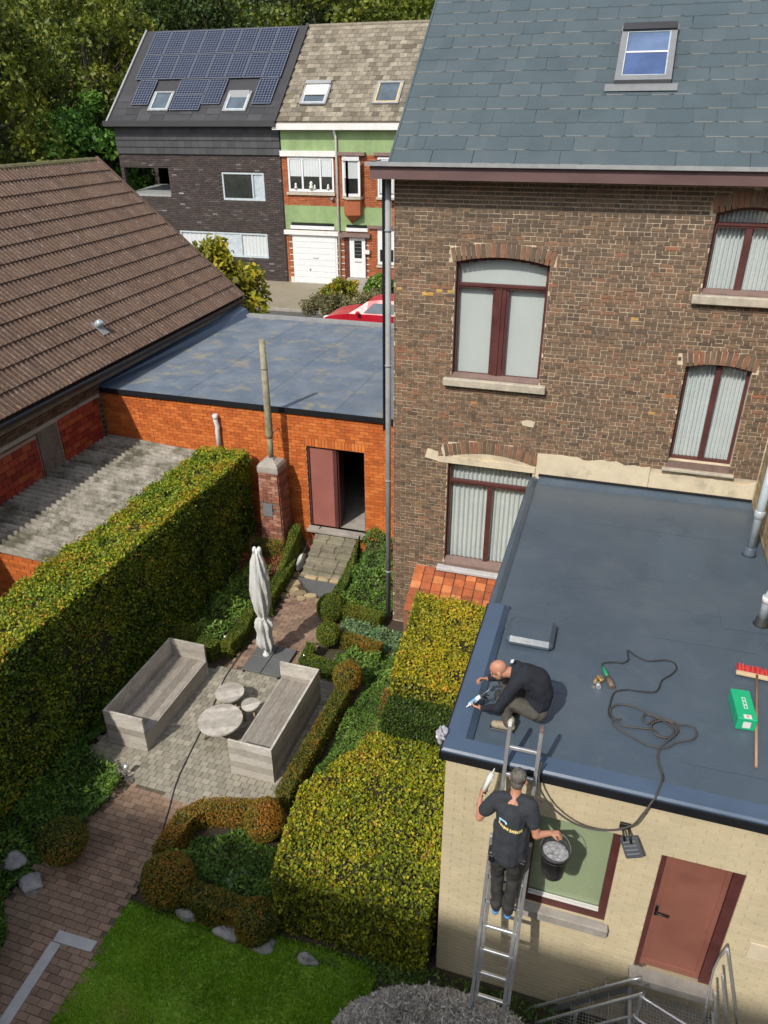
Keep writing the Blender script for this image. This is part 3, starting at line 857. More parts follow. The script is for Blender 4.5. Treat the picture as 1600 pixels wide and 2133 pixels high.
# ================================================================ ORANGE BRICK GARAGE
def build_garage():
    G = thing('brick_garage', 'orange brick garage with dusty flat roof and half open red door above the garden steps', 'garage')
    Y0 = 14.0; XL = -11.42; XR = -3.66
    door = (-6.22, -4.86, .72, 2.75)
    b = MB(); wall_with_holes(b, XL, XR, -.2, 3.52, Y0+.012, Y0+.28, [door])
    b.box(XL, XL+.28, Y0+.28, 21.4, -.2, 3.52); b.box(XR-.28, XR, Y0+.28, 21.4, -.2, 3.52); b.box(XL+.28, XR-.28, 21.15, 21.4, -.2, 3.52)
    b.build('wall', M['mortar_grey'], G)
    out = []
    for cx, cz, w, h in brick_stack_dims(XL+.01, XR-.01, 0.0, 3.52, .0755, .215, 'stretcher', .011, .011):
        l, r_ = cx-w/2, cx+w/2
        if r_ > door[0] and l < door[1] and door[2]-.06 < cz < door[3]+.2:
            if cz < door[3] or True:
                x0, x1 = (door[0], door[1]) if cz < door[3] else (door[0]-.02, door[1]+.02)
                if l < x0-.03: out.append(((l+x0-.004)/2, cz, x0-.004-l, h))
                if r_ > x1+.03: out.append(((x1+.004+r_)/2, cz, r_-x1-.004, h))
            continue
        out.append((cx, cz, w, h))
    masonry('brick', out, 'Y', Y0, .05, M['brick_orange'], G, 300, None, 21, .003)
    n = 18
    for k in range(n):    # soldier course over the door
        w = (door[1]-door[0]+.04)/n
        c = MB(); c.cbox((door[0]-.02+(k+.5)*w, Y0+.03, door[3]+.10), w-.011, .06, .185, tone=rnd.choice((.3, .5, .7, .9))); c.build('lintel_brick', M['brick_orange'], G)
    # interior floor and dark walls
    b = MB(); b.box(XL+.3, XR-.3, Y0+.02, 21.1, .55, .74); b.build('floor', M['concrete'], G)
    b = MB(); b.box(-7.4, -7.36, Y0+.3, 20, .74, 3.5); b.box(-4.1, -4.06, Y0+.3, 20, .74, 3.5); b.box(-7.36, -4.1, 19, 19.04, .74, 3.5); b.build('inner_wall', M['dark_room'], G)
    b = MB(); b.cbox(((door[0]+door[1])/2, Y0-.04, .705), 1.42, .30, .07, bev=.006); b.build('threshold', M['concrete'], G)
    b = MB(); b.box(door[0], door[0]+.045, Y0+.04, Y0+.14, .745, door[3]); b.box(door[1]-.02, door[1], Y0+.04, Y0+.14, .745, door[3]); b.box(door[0]+.045, door[1]-.02, Y0+.04, Y0+.14, door[3]-.03, door[3]); b.build('door_frame', M['brown_frame'], G)
    b = MB(); b.box(door[0]+.05, door[0]+.60, Y0+.07, Y0+.11, .75, door[3]-.035); d = b.build('door_leaf', M['door_rose'], G)
    m = Matrix.Translation((door[0]+.70, Y0+.10, 0)) @ Matrix.Rotation(R(100), 4, 'Z')
    b = MB(); b.box(0, .60, -.02, .02, .75, door[3]-.035, .5, m); b.build('door_leaf', M['brown_frame'], G)
    b = MB(); b.box(door[0]+.60, door[0]+.69, Y0+.06, Y0+.12, .75, door[3]-.035); b.build('door_post', M['brown_frame'], G)
    # roof: dusty blue-grey sheets, black front edge, light upstand on the left and back
    RXL, RXR = XL-.02, XR-.0
    xs = np.linspace(RXL+.22, RXR-.05, 9)
    for i in range(8):
        b = MB(); b.box(xs[i], xs[i+1]+(.05 if i % 2 else 0), Y0+.0, 21.25, 3.58, 3.602+.005*(i % 2)); b.build('membrane_sheet', M['membrane_dusty'], G)
    b = MB(); b.box(RXL, RXR, Y0-.03, 21.42, 3.50, 3.578); b.build('roof_deck', M['membrane'], G)
    b = MB(); b.box(RXL-.1, RXR, Y0-.055, Y0-.032, 3.50, 3.62); b.build('front_trim', M['black_trim'], G)
    b = MB(); b.add([(RXL-.12, Y0-.05, 3.74), (RXL+.10, Y0-.05, 3.66), (RXL+.24, Y0-.05, 3.604), (RXL-.12, 21.5, 3.92), (RXL+.10, 21.5, 3.80), (RXL+.24, 21.5, 3.61)], [(0,1,4,3), (1,2,5,4)])
    b.add([(RXL-.12, Y0-.05, 3.74), (RXL+.24, Y0-.05, 3.604), (RXL+.24, Y0-.05, 3.5), (RXL-.12, Y0-.05, 3.5)], [(0,3,2,1)])
    b.build('left_upstand', M['membrane_edge'], G)
    b = MB(); b.box(RXL+.2, RXR, 21.25, 21.5, 3.60, 3.68); b.build('back_kerb', M['zinc'], G)
build_garage()

# white vent pipe on the garage wall and the old brick stove with its tall flue
def build_stove():
    P = thing('vent_pipe', 'short white elbowed vent pipe on the orange garage wall above the hedge', 'pipe')
    b = MB(); b.tube([(-8.36, 13.93, 2.3), (-8.36, 13.93, 2.9), (-8.345, 13.93, 3.0), (-8.37, 13.92, 3.12), (-8.37, 13.92, 3.26)], .055, 12); p = b.build('pipe', M['white_pvc'], P)
    b = MB(); b.lathe([(.062, -.03), (.066, 0), (.066, .05), (.05, .07)], (-8.37, 13.92, 3.22), 12); b.build('cap', M['white_pvc'], P)
    S = thing('garden_stove', 'weathered brick garden stove with rounded mortar top and a tall mossy flue pipe', 'stove')
    x0, x1, y0, y1 = -7.10, -6.63, 13.30, 13.78
    b = MB()
    b.add([(x0-.03, y0-.03, .1), (x1+.05, y0-.03, .1), (x1+.05, y1, .1), (x0-.03, y1, .1), (x0+.01, y0+.012, 2.30), (x1-.012, y0+.012, 2.30), (x1-.012, y1, 2.30), (x0+.01, y1, 2.30)],
          [(0,3,2,1), (4,5,6,7), (0,1,5,4), (1,2,6,5), (2,3,7,6), (3,0,4,7)]); b.build('core', M['mortar_dull'], S)
    r = random.Random(3)
    for row in range(30):
        z = .15+row*.072; k = (z-.1)/2.2
        xa = x0-.03+.04*k; xb = x1+.05-.06*k; ya = y0-.03+.04*k
        off = .0 if row % 2 else .1
        x = xa-off
        while x < xb-.02:
            a, c = max(x, xa), min(x+.2, xb)
            if c-a > .03 and not (1.25 < z < 1.55 and -7.02 < (a+c)/2 < -6.78):
                q = MB(); q.cbox(((a+c)/2, ya+.0, z+.036), c-a-.01, .04, .062, tone=round(r.choice([.2,.35,.5,.6,.75]+[1.0]*(r.random() < .25)), 2)); q.build('brick', M['brick_chimney'], S)
            x += .2
        for j in range(2):
            yb = ya+.02+j*.235+(.0 if row % 2 else -.1)
            yc = max(yb, ya+.02); yd = min(yb+.225, y1)
            if yd-yc > .04:
                q = MB(); q.cbox((xb-.0, (yc+yd)/2, z+.036), .03, yd-yc, .062, tone=round(r.uniform(.1, .7), 1)); q.build('brick', M['brick_chimney'], S)
    b = MB(); b.box(-7.02, -6.80, y0-.045, y0-.01, 1.25, 1.55); b.build('soot_door', M['pipe_grey'], S)
    b = MB()
    n = 4
    prof = [(.34, 2.29), (.35, 2.33), (.345, 2.44), (.30, 2.50), (.13, 2.56), (.10, 2.60)]
    b.lathe([(r_*1.0, z) for r_, z in prof], (-6.865, 13.54, 0), 4, m=Matrix.Rotation(R(45), 3, 'Z'), smooth=False); b.build('mortar_cap', M['concrete'], S)
    fl = mat('mossy_flue', (.25, .235, .165), .95, .3, 9, patch=(.12, .13, .06), pscale=5, pamt=.7, bump=.5)
    b = MB(); b.tube([(-6.865, 13.54, 2.58), (-6.86, 13.54, 2.85), (-6.86, 13.54, 3.15)], [.055, .06, .06], 12); b.tube([(-6.86, 13.54, 3.05), (-6.86, 13.54, 3.12), (-6.86, 13.54, 5.20)], [.066, .078, .062], 12); f = b.build('flue', fl, S)
    for z in (3.55, 4.6):
        b = MB(); b.lathe([(.07, -.02), (.078, 0), (.07, .02)], (-6.86, 13.54, z), 12); b.build('flue_joint', fl, f)
    b = MB(); b.tube([(-6.86, 13.56, 3.1), (-6.86, 13.99, 3.1)], .012, 6); b.build('wall_tie', M['galv'], f)
build_stove()

# ================================================================ TILED HOUSE AT THE LEFT
def build_tiled_house():
    T = thing('tiled_roof_building', 'long building at the left with a worn brown pantile roof and mossy ridge', 'building')
    a = R(41.5)
    # roof plane: u along +Y reversed so that the plane normal points up to the right
    E = Vector((-11.12, 0, 4.15))
    U = Vector((0, 1, 0)); V = Vector((-math.cos(a), 0, math.sin(a))); N = U.cross(V)
    RP = Matrix(((U.x, V.x, N.x, E.x), (U.y, V.y, N.y, E.y), (U.z, V.z, N.z, E.z), (0, 0, 0, 1)))
    SL = 5.98
    b = MB(); b.box(4, 21.85, -.0, SL, -.16, -.03, .4, RP); b.build('roof_deck', M['tile_brown'], T)
    U2 = Vector((0, 1, 0)); V2 = Vector((math.cos(a), 0, math.sin(a))); N2 = U2.cross(V2)
    b = MB(); ex = -11.12-2*SL*math.cos(a); b.add([(ex, 4, 4.05), (ex, 21.85, 4.05), (-11.12-SL*math.cos(a), 21.85, 4.05+SL*math.sin(a)), (-11.12-SL*math.cos(a), 4, 4.05+SL*math.sin(a))], [(0,1,2,3)]); b.build('rear_roof', M['tile_brown'], T)
    def tile(mb, tone):
        # double pantile, .30 wide, .50 long, two rolls
        n = 12; w = .30; L = .50
        xs = [w*i/n for i in range(n+1)]
        def hz(x): 
            p = (x/w*2) % 1.0
            return .030*max(0, math.sin(math.pi*min(1, p/0.45))) if p < .45 else 0.0
        vs = []
        for y, lift in ((0, .038), (L, .0)):
            for x in xs: vs.append((x, y, hz(x)+lift))
        for x in xs: vs.append((x, 0.0, -.005))
        fs = [(i, i+1, n+1+i+1, n+1+i) for i in range(n)] + [(2*(n+1)+i, 2*(n+1)+i+1, i+1, i) for i in range(n)]
        mb.add(vs, fs, tone)
    r = random.Random(12); its = []
    for j in range(13):
        for i in range(0, 58):
            u = 21.52 - i*.30
            its.append((u, j*.455-.04, round(r.choice([.35, .5, .5, .65, .2, .8])*8)/8, r.uniform(-.006, .006)))
    plane_pieces('roof_tile', RP, its, tile, M['tile_brown'], T, 300)
    # ridge caps with moss
    rx, rz = -11.12-SL*math.cos(a), 4.08+SL*math.sin(a)
    for i in range(44):
        y = 21.7-i*.38
        b = MB(); n = 6
        vs = []
        for yy, rr in ((y+.03, .125), (y-.39, .14)):
            for k in range(n+1):
                t = math.pi*k/n; vs.append((rx+math.cos(t)*rr*1.1, yy, rz-.05+math.sin(t)*rr))
        b.add(vs, [(k, k+1, n+1+k+1, n+1+k) for k in range(n)] + [tuple(range(n, -1, -1)), tuple(range(n+1, 2*n+2))], .5)
        b.build('ridge_tile', M['moss'], T)
    # verge at the far gable, gutter at the eave
    b = MB(); b.box(21.83, 21.93, -.05, SL, -.1, .05, .5, RP); b.build('verge', M['tile_brown'], T)
    b = MB(); b.tube([(-11.06, 3.0, 4.02), (-11.06, 21.9, 4.02)], .065, 8); b.build('gutter', M['black_trim'], T)
    b = MB(); b.box(-11.24, -11.10, 3, 21.8, 3.84, 3.95); b.build('eave_board', M['mortar_dull'], T)
    # wall under the eave: dull brick with two infilled panels of red blocks
    b = MB(); b.box(-11.72, -11.37, 3, 21.8, -.3, 4.05); b.box(ex+.4, -11.73, 21.5, 21.75, 1.2, 4.1); b.add([(ex+.4, 21.74, 4.1), (-11.5, 21.74, 4.1), (rx, 21.74, rz-.1)], [(0,1,2)]); b.build('wall', M['mortar_dull'], T)
    panels = [(9.0, 11.57, 2.30, 3.36), (12.27, 13.84, 2.30, 3.40)]
    out = []; red = []
    for cy, cz, w, h in brick_stack_dims(8.0, 13.97, 2.2, 3.84, .068, .21, 'stretcher', .010, .010):
        if any(p[0] < cy+w/2 and cy-w/2 < p[1] and p[2] < cz < p[3] for p in panels): continue
        if 11.60 < cy < 12.24 and cz < 3.42: continue
        out.append((cy, cz, w, h))
    masonry('brick', out, 'X', -11.34, .04, M['brick_dull'], T, 120, None, 31, .004)
    for p in panels:
        for cy, cz, w, h in brick_stack_dims(p[0]+.03, p[1]-.03, p[2], p[3]-.02, .142, .29, 'stretcher', .016, .016):
            red.append((cy, cz, w, h))
        b = MB(); b.box(-11.37, -11.345, p[0], p[1], p[2], p[3]); b.build('infill_mortar', M['mortar_pale'], T)
    masonry('block', red, 'X', -11.32, .05, M['block_red'], T, 300, None, 33, .003)
    b = MB(); b.box(-11.37, -11.335, 11.6, 12.24, 2.2, 3.42); b.build('blind_window', M['plaster_cream'] if 0 else M['mortar_dull'], T)
    b = MB(); b.box(-11.36, -11.325, 8, 13.9, 3.41, 3.50); b.build('lintel', M['concrete'], T)
    # little roof vent
    m = RP @ Matrix.Translation((14.98, .92, 0))
    V_ = thing('roof_vent', 'small pale metal vent hood on the brown tiled roof', 'vent')
    b = MB(); b.box(-.12, .12, -.28, .12, .03, .05, .5, m); b.build('base', M['zinc'], V_)
    b = MB(); b.lathe([(.10, .05), (.085, .16), (.06, .20)], (0,0,0), 10); b.v = [tuple(m @ Vector(p)) for p in b.v]; b.build('hood', M['zinc_light'], V_)
    th = R(3.4); piv = Vector((-11.12, 13.2, 0)); Rm = Matrix.Rotation(th, 3, 'Z')
    for o_ in (T, V_):
        o_.rotation_euler = (0, 0, th); o_.location = piv-Rm @ piv
build_tiled_house()

# corrugated lean-to roof between the tiled building and the hedge
def build_lean_to():
    L = thing('corrugated_lean_to', 'lean-to with a mossy grey corrugated roof below the tiled building', 'shed')
    pitch = .160; ys = 8.86; ye = 13.98
    def sheet(xa, xb, y0, y1, lift):
        n = int((y1-y0)/pitch*12)
        V = []; F = []
        for i in range(n+1):
            y = y0+(y1-y0)*i/n
            z = .075*abs(math.sin(math.pi*(y-ys)/pitch))-.045
            for x, zz in ((xa, 2.42-(xa+11.34)*.05), (xb, 2.42-(xb+11.34)*.05)):
                V.append((x, y, zz+z*1.35+lift))
        for i in range(n): F.append((2*i, 2*i+1, 2*i+3, 2*i+2))
        return np_mesh('corrugated_sheet', np.array(V), np.array(F), np.full(len(F), .5), M['corrugated'], True)
    y = ys; k = 0
    while y < ye-.05:
        y1 = min(y+.96, ye)
        put('corrugated_sheet', sheet(-11.34, -10.1, y, y1, .010 + .004*(k % 2)), L)
        put('corrugated_sheet', sheet(-10.2, -8.85, y, y1, .0 + .004*(k % 2)), L)
        y = y1; k += 1
    b = MB(); b.box(-11.3, -8.9, ys+.03, ys+.22, -.2, 2.22); b.build('end_wall', M['mortar_grey'], L)
    pcs = brick_stack_dims(-11.3, -8.9, .2, 2.23, .0755, .215, 'stretcher', .011, .011)
    masonry('brick', pcs, 'Y', ys, .05, M['brick_orange'], L, 80, None, 41, .003)
    b = MB(); b.box(-9.1, -8.9, ys+.2, ye, -.2, 2.15); b.build('side_wall', M['mortar_grey'], L)
build_lean_to()

# ================================================================ STREET
def sheet(name, poly, z, m, kind='structure'):
    b = MB(); n = len(poly); b.add([(x, y, z) for x, y in poly], [tuple(range(n))]); o = b.build(name, m); o['kind'] = kind; return o
M['asphalt'] = mat('asphalt', (.09, .088, .082), .9, .15, 3.0, bump=.3)
M['drive'] = mat('driveway_paving', (.235, .205, .15), .9, .12, 1.2, patch=(.17, .15, .11), pscale=1.0, pamt=.5, bump=.3)
sheet('street', [(-60, 22.5), (30, 22.5), (30, 30), (-60, 30)], 1.704, M['asphalt'])
sheet('driveway', [(-26, 30), (0, 30), (0, 36.02), (-26, 36.02)], 1.708, M['drive'])
b = MB(); b.box(-26, 0, 29.9, 30.05, 1.6, 1.80); b.build('kerb', M['concrete']).__setitem__('kind', 'structure')

def build_green_house():
    G = thing('green_terraced_house', 'terraced house with green render, rust brick bands, white garage door and grey slate roof', 'house')
    Y = 36.0; x0, x1 = -16.42, -6.5
    b = MB(); b.box(x0, x1, Y+.03, 44.5, 1.2, 8.75); b.build('wall', M['mortar_rust'], G)
    def slab(name, m, xa, xb, za, zb, d=.02, parent=None):
        q = MB(); q.box(xa, xb, Y-d, Y+.03, za, zb); return q.build(name, M[m], parent or G)
    slab('render_panel', 'green_render', x0+.02, x1, 7.62, 8.64)
    slab('render_panel', 'green_render', x0+.02, x1, 4.28, 5.38)
    # rust brick areas in courses
    def courses(xa, xb, za, zb):
        pcs = brick_stack_dims(xa, xb, za, zb, .075, .23, 'stretcher', .012, .014)
        C = np.array([(p[0], Y+.0, p[1]) for p in pcs]); S = np.array([(p[2], .06, p[3]) for p in pcs])
        box_array('brick', C, S, rng.uniform(0, 1, len(C)), M['brick_rust'], G)
    courses(x0+.02, -16.12, 5.38, 7.62); courses(-16.12, x1, 5.38, 5.90); courses(-13.70, -13.22, 5.9, 7.55); courses(-12.38, -11.60, 5.9, 7.6); courses(x0+.02, -16.1, 1.9, 4.2)
    courses(-13.66, -13.30, 1.9, 4.0); courses(-12.15, -11.58, 1.9, 4.5); courses(-11.58, x1, 1.7, 2.75); courses(-10.9, x1, 2.75, 7.6)
    for xa, xb in ((x0+.16, -16.08), (-13.68, -13.32), (-12.18, -12.04)):
        for z in np.arange(2.15, 4.0, .30): slab('stone_band', 'stone_band', xa, xb, z, z+.035, .04)
        slab('plinth_stone', 'stone_band', xa, xb, 1.68, 2.0, .05)
    # lintels and sills
    slab('lintel', 'white_paint', -16.44, -13.62, 7.54, 7.78, .14)
    slab('lintel', 'sill_brown', -13.48, -12.15, 7.60, 7.74, .25); slab('lintel', 'sill_brown', -11.75, -10.5, 7.60, 7.74, .12)
    slab('lintel', 'white_paint', -16.46, -13.60, 4.04, 4.24, .16)
    slab('lintel', 'sill_brown', -13.48, -11.95, 4.03, 4.20, .22); slab('lintel', 'sill_brown', -12.05, -10.4, 4.45, 4.58, .15)
    slab('sill', 'sill_stone', -16.2, -13.7, 5.86, 5.98, .14); slab('sill', 'sill_stone', -11.65, -10.6, 5.74, 5.84, .1); slab('sill', 'sill_stone', -11.65, -10.6, 2.66, 2.76, .1)
    # three-light window
    def wnd(xa, xb, za, zb, muls, d=.0, cur=.55, deco=True):
        q = MB()
        for a in ((xa, xa+.09), (xb-.09, xb)): q.box(a[0], a[1], Y-.05-d, Y+.02, za, zb)
        q.box(xa+.09, xb-.09, Y-.05-d, Y+.02, za, za+.12); q.box(xa+.09, xb-.09, Y-.05-d, Y+.02, zb-.09, zb)
        for x in muls: q.box(x-.045, x+.045, Y-.055-d, Y+.02, za+.12, zb-.09)
        w = q.build('window', M['white_pvc'], G)
        q = MB(); q.add([(xa+.05, Y-.02-d, za+.05), (xb-.05, Y-.02-d, za+.05), (xb-.05, Y-.02-d, zb-.05), (xa+.05, Y-.02-d, zb-.05)], [(0,1,2,3)]); q.build('pane', M['glass_dark'], w)
        e = [xa+.09]+[v for x in muls for v in (x-.045, x+.045)]+[xb-.09]
        for i in range(0, len(e), 2):
            q = MB(); pleats(q, e[i]+.02, e[i+1]-.02, zb-(zb-za)*cur, zb-.1, Y-.035-d, 5, .008, .6, i); q.build('curtain', M['curtain'], w)
        return w
    w = wnd(-16.10, -13.76, 6.00, 7.50, (-15.36, -14.44))
    for x, s in ((-15.72, .09), (-14.92, .12), (-14.74, .07), (-14.05, .08)):
        b = MB(); b.lathe([(s*.7, 0), (s, s*.8), (s*.5, s*1.6), (s*.75, s*2.2), (s*.3, s*2.9)], (x, Y-.06, 6.12), 8); b.build('ornament', M['white_paint'], w)
    # angular bay (oriel) beside the pipe
    xm, xa, xb = -12.93, -13.30, -12.36
    b = MB(); b.prism([(xa, Y), (xa+.02, Y-.05), (xm+.0, Y-.55), (xb-.0, Y-.35), (xb, Y)], 5.05, 5.75); b.v = [(x, y, z) for x, y, z in b.v]; oc = b.build('oriel', M['brick_rust'], G)
    b = MB(); b.prism([(xa-.04, Y), (xa-.04, Y-.1), (xm, Y-.62), (xb+.04, Y-.42), (xb+.06, Y)], 5.751, 5.85); b.build('oriel_sill', M['sill_stone'], oc)
    b = MB(); b.add([(xa, Y, 5.05), (xm, Y-.55, 5.05), (xb, Y-.35, 5.05), (xb, Y, 5.05), (xm, Y, 4.62)], [(0,4,1), (1,4,2), (2,4,3)]); b.build('oriel_base', M['brick_rust'], oc)
    b = MB()
    for p, q in (((xa+.05, Y-.08), (xm, Y-.5)), ((xm, Y-.5), (xb-.03, Y-.33))):
        for k in (0, 1):
            px, py = p if k == 0 else q; b.box(px-.05, px+.05, py-.04, py+.04, 5.87, 7.40)
        v = Vector((q[0]-p[0], q[1]-p[1], 0)); an = math.atan2(v.y, v.x); m_ = Matrix.Translation((p[0], p[1], 0)) @ Matrix.Rotation(an, 4, 'Z')
        b.box(.05, v.length-.05, -.03, .03, 5.87, 6.0, .5, m_); b.box(.0, v.length, -.08, .05, 7.40, 7.56, .5, m_)
    b.build('oriel_window', M['white_pvc'], oc)
    b = MB()
    for p, q in (((xa+.05, Y-.06), (xm, Y-.48)), ((xm, Y-.48), (xb-.03, Y-.31))):
        b.add([(p[0], p[1], 5.95), (q[0], q[1], 5.95), (q[0], q[1], 7.42), (p[0], p[1], 7.42)], [(0,1,2,3)])
    b.build('pane', M['glass_dark'], oc)
    b = MB()
    for p, q in (((xa+.09, Y-.11), (xm-.05, Y-.49)), ((xm+.06, Y-.50), (xb-.08, Y-.345))):
        b.add([(p[0], p[1], 6.65), (q[0], q[1], 6.65), (q[0], q[1], 7.40), (p[0], p[1], 7.40)], [(0,1,2,3)])
    b.build('curtain', M['curtain'], oc)
    # other windows, transom lights
    w = wnd(-11.58, -10.7, 5.84, 7.55, (), 0, .9)
    q = MB(); q.box(-11.60, -10.7, Y-.05, Y+.02, 2.80, 4.42); rr = q.build('roller_shutter', M['white_pvc'], G)
    q = MB(); q.box(-11.48, -10.8, Y-.06, Y-.051, 2.95, 3.5); q.build('pane', M['glass_dark'], rr)
    for xa, xb, z in ((-16.12, -13.80, 4.30), (-13.22, -12.1, 4.28)):
        q = MB(); q.box(xa, xb, Y-.07, Y-.02, z, z+.16); o = q.build('transom_light', M['white_pvc'], G)
        q = MB(); q.box(xa+.04, xb-.04, Y-.05, Y-.021, z+.165, z+.30); q.build('pane', M['glass_dark'], o)
    # garage door with panel grooves
    q = MB(); q.box(-16.08, -13.70, Y-.03, Y+.03, 1.70, 4.02); gd = q.build('garage_door', M['white_pvc'], G)
    for k in range(8): 
        q = MB(); q.box(-15.98, -13.80, Y-.045, Y-.031, 1.74+k*.282, 1.74+k*.282+.268); q.build('panel', M['white_pvc'], gd)
    q = MB(); q.box(-14.98, -14.70, Y-.055, Y-.045, 2.93, 2.96); q.lathe([(.05, 0), (.04, .03)], (-15.18, Y-.045, 2.38), 8, m=Matrix.Rotation(R(90), 3, 'X')); q.build('lock', M['pipe_grey'], gd)
    # front door in its recess
    q = MB(); q.box(-13.28, -12.16, Y-.012, Y+.031, 1.9, 4.02); q.build('porch_recess', M['brown_frame'], G)
    q = MB(); q.box(-13.05, -12.24, Y-.045, Y-.013, 2.12, 3.98); dr = q.build('front_door', M['white_pvc'], G)
    q = MB(); q.box(-12.80, -12.42, Y-.055, Y-.046, 3.05, 3.86); q.build('pane', M['glass_dark'], dr)
    for k in range(4):
        q = MB(); q.box(-12.78, -12.44, Y-.062, Y-.056, 3.2+k*.17, 3.2+k*.17+.02); q.build('grille_bar', M['pipe_grey'], dr)
    q = MB(); q.box(-12.78, -12.44, Y-.056, Y-.046, 2.83, 2.90); q.build('letter_slot', M['alu'], dr)
    q = MB(); q.box(-12.28, -11.98, Y-.22, Y-.06, 3.28, 3.46); q.box(-12.2, -12.06, Y-.06, Y+.0, 3.3, 3.4); q.build('mailbox', M['white_paint'], G)
    for k in range(3):
        q = MB(); q.box(-13.15, -12.1, Y-.3*(k+1), Y-.3*k-.013, 1.70, 2.10-k*.13); q.build('step', M['concrete'], G)
    q = MB(); q.cbox((-13.85, Y-.12, 5.72), .16, .14, .12, bev=.02); q.tube([(-13.85, Y-.1, 5.6), (-13.85, Y+.0, 5.5)], .02, 6); q.build('lamp', M['pipe_grey'], G)
    # cornice, downpipe
    slab('cornice', 'white_paint', -16.62, x1, 8.66, 8.93, .42)
    q = MB(); q.tube([(-13.60, Y-.3, 8.66), (-13.58, Y-.1, 8.35), (-13.55, Y-.09, 1.9)], .055, 8); q.build('downpipe', M['white_paint'], G)
    # roof
    a = R(42); RP = Matrix.Translation((0, 35.62, 9.0)) @ Matrix.Rotation(a, 4, 'X')
    b = MB(); b.box(-16.5, x1, -.05, 6.1, -.12, -.01, .4, RP); b.build('roof', M['slate_old'], G)
    b = MB(); b.add([(-16.5, 40.15, 13.05), (x1, 40.15, 13.05), (x1, 44.6, 9.0), (-16.5, 44.6, 9.0)], [(0,1,2,3)]); b.build('rear_roof', M['slate_old'], G)
    def sl(mb, tone): mb.cbox((0, .17, .022), .335, .36, .02, Matrix.Rotation(R(-3), 3, 'X'), tone)
    r = random.Random(5); its = []
    for j in range(22):
        for i in range(28):
            u = -16.3 + i*.345 + (.17 if j % 2 else 0)
            if u > x1: continue
            v = j*.275
            if -15.75 < u < -13.95 and .75 < v < 2.35: 
                if -15.6 < u < -14.1: continue
            its.append((u, v, round(min(1, max(0, r.gauss(.5, .28)))*8)/8, r.uniform(-.03, .03)))
    plane_pieces('slate', RP, its, sl, M['slate_old'], G, 300)
    b = MB(); b.tube([(-16.5, 40.15, 13.08), (x1, 40.15, 13.08)], .1, 8); b.build('ridge', M['slate_old'], G)
    roof_light(G, RP, -15.48, -14.18, .95, 2.28, True, 'white_pvc')
    roof_light(G, RP, -11.95, -10.7, .95, 2.28, False, 'yellow_wood')

M['yellow_wood'] = mat('yellowed_wood', (.45, .35, .16), .6, .15, 4)
M['glass_pale'] = mat('sky_reflecting_glass', (.075, .10, .125), .1, .35, 1.2, spec=.7)
def roof_light(parent, RP, u0, u1, v0, v1, shutter, sash='white_pvc', gl='glass_pale'):
    b = MB(); w = .09
    for q in ((u0, u0+w, v0, v1), (u1-w, u1, v0, v1), (u0+w, u1-w, v0, v0+w), (u0+w, u1-w, v1-w, v1)): b.box(q[0], q[1], q[2], q[3], .02, .12, .5, RP)
    o = b.build('roof_window', M['zinc'], parent)
    b = MB()
    for q in ((u0+w, u0+w+.07, v0+w, v1-w), (u1-w-.07, u1-w, v0+w, v1-w), (u0+w+.07, u1-w-.07, v0+w, v0+w+.07)): b.box(q[0], q[1], q[2], q[3], .04, .11, .5, RP)
    b.build('sash', M['zinc_light' if sash == 'white_pvc' else sash], o)
    b = MB(); b.add([RP @ Vector(p) for p in ((u0+w, v0+w, .06), (u1-w, v0+w, .06), (u1-w, v1-w, .06), (u0+w, v1-w, .06))], [(0,1,2,3)]); b.build('pane', M[gl], o)
    if shutter:
        b = MB(); b.box(u0+w, u1-w, v0+(v1-v0)*.42, v1-w, .09, .13, .5, RP); b.build('shutter', M['white_paint'], o)
        b = MB(); b.box(u0+.02, u1-.02, v1-.16, v1+.05, .12, .2, .5, RP); b.build('shutter_box', M['zinc'], o)
    return o
build_green_house()

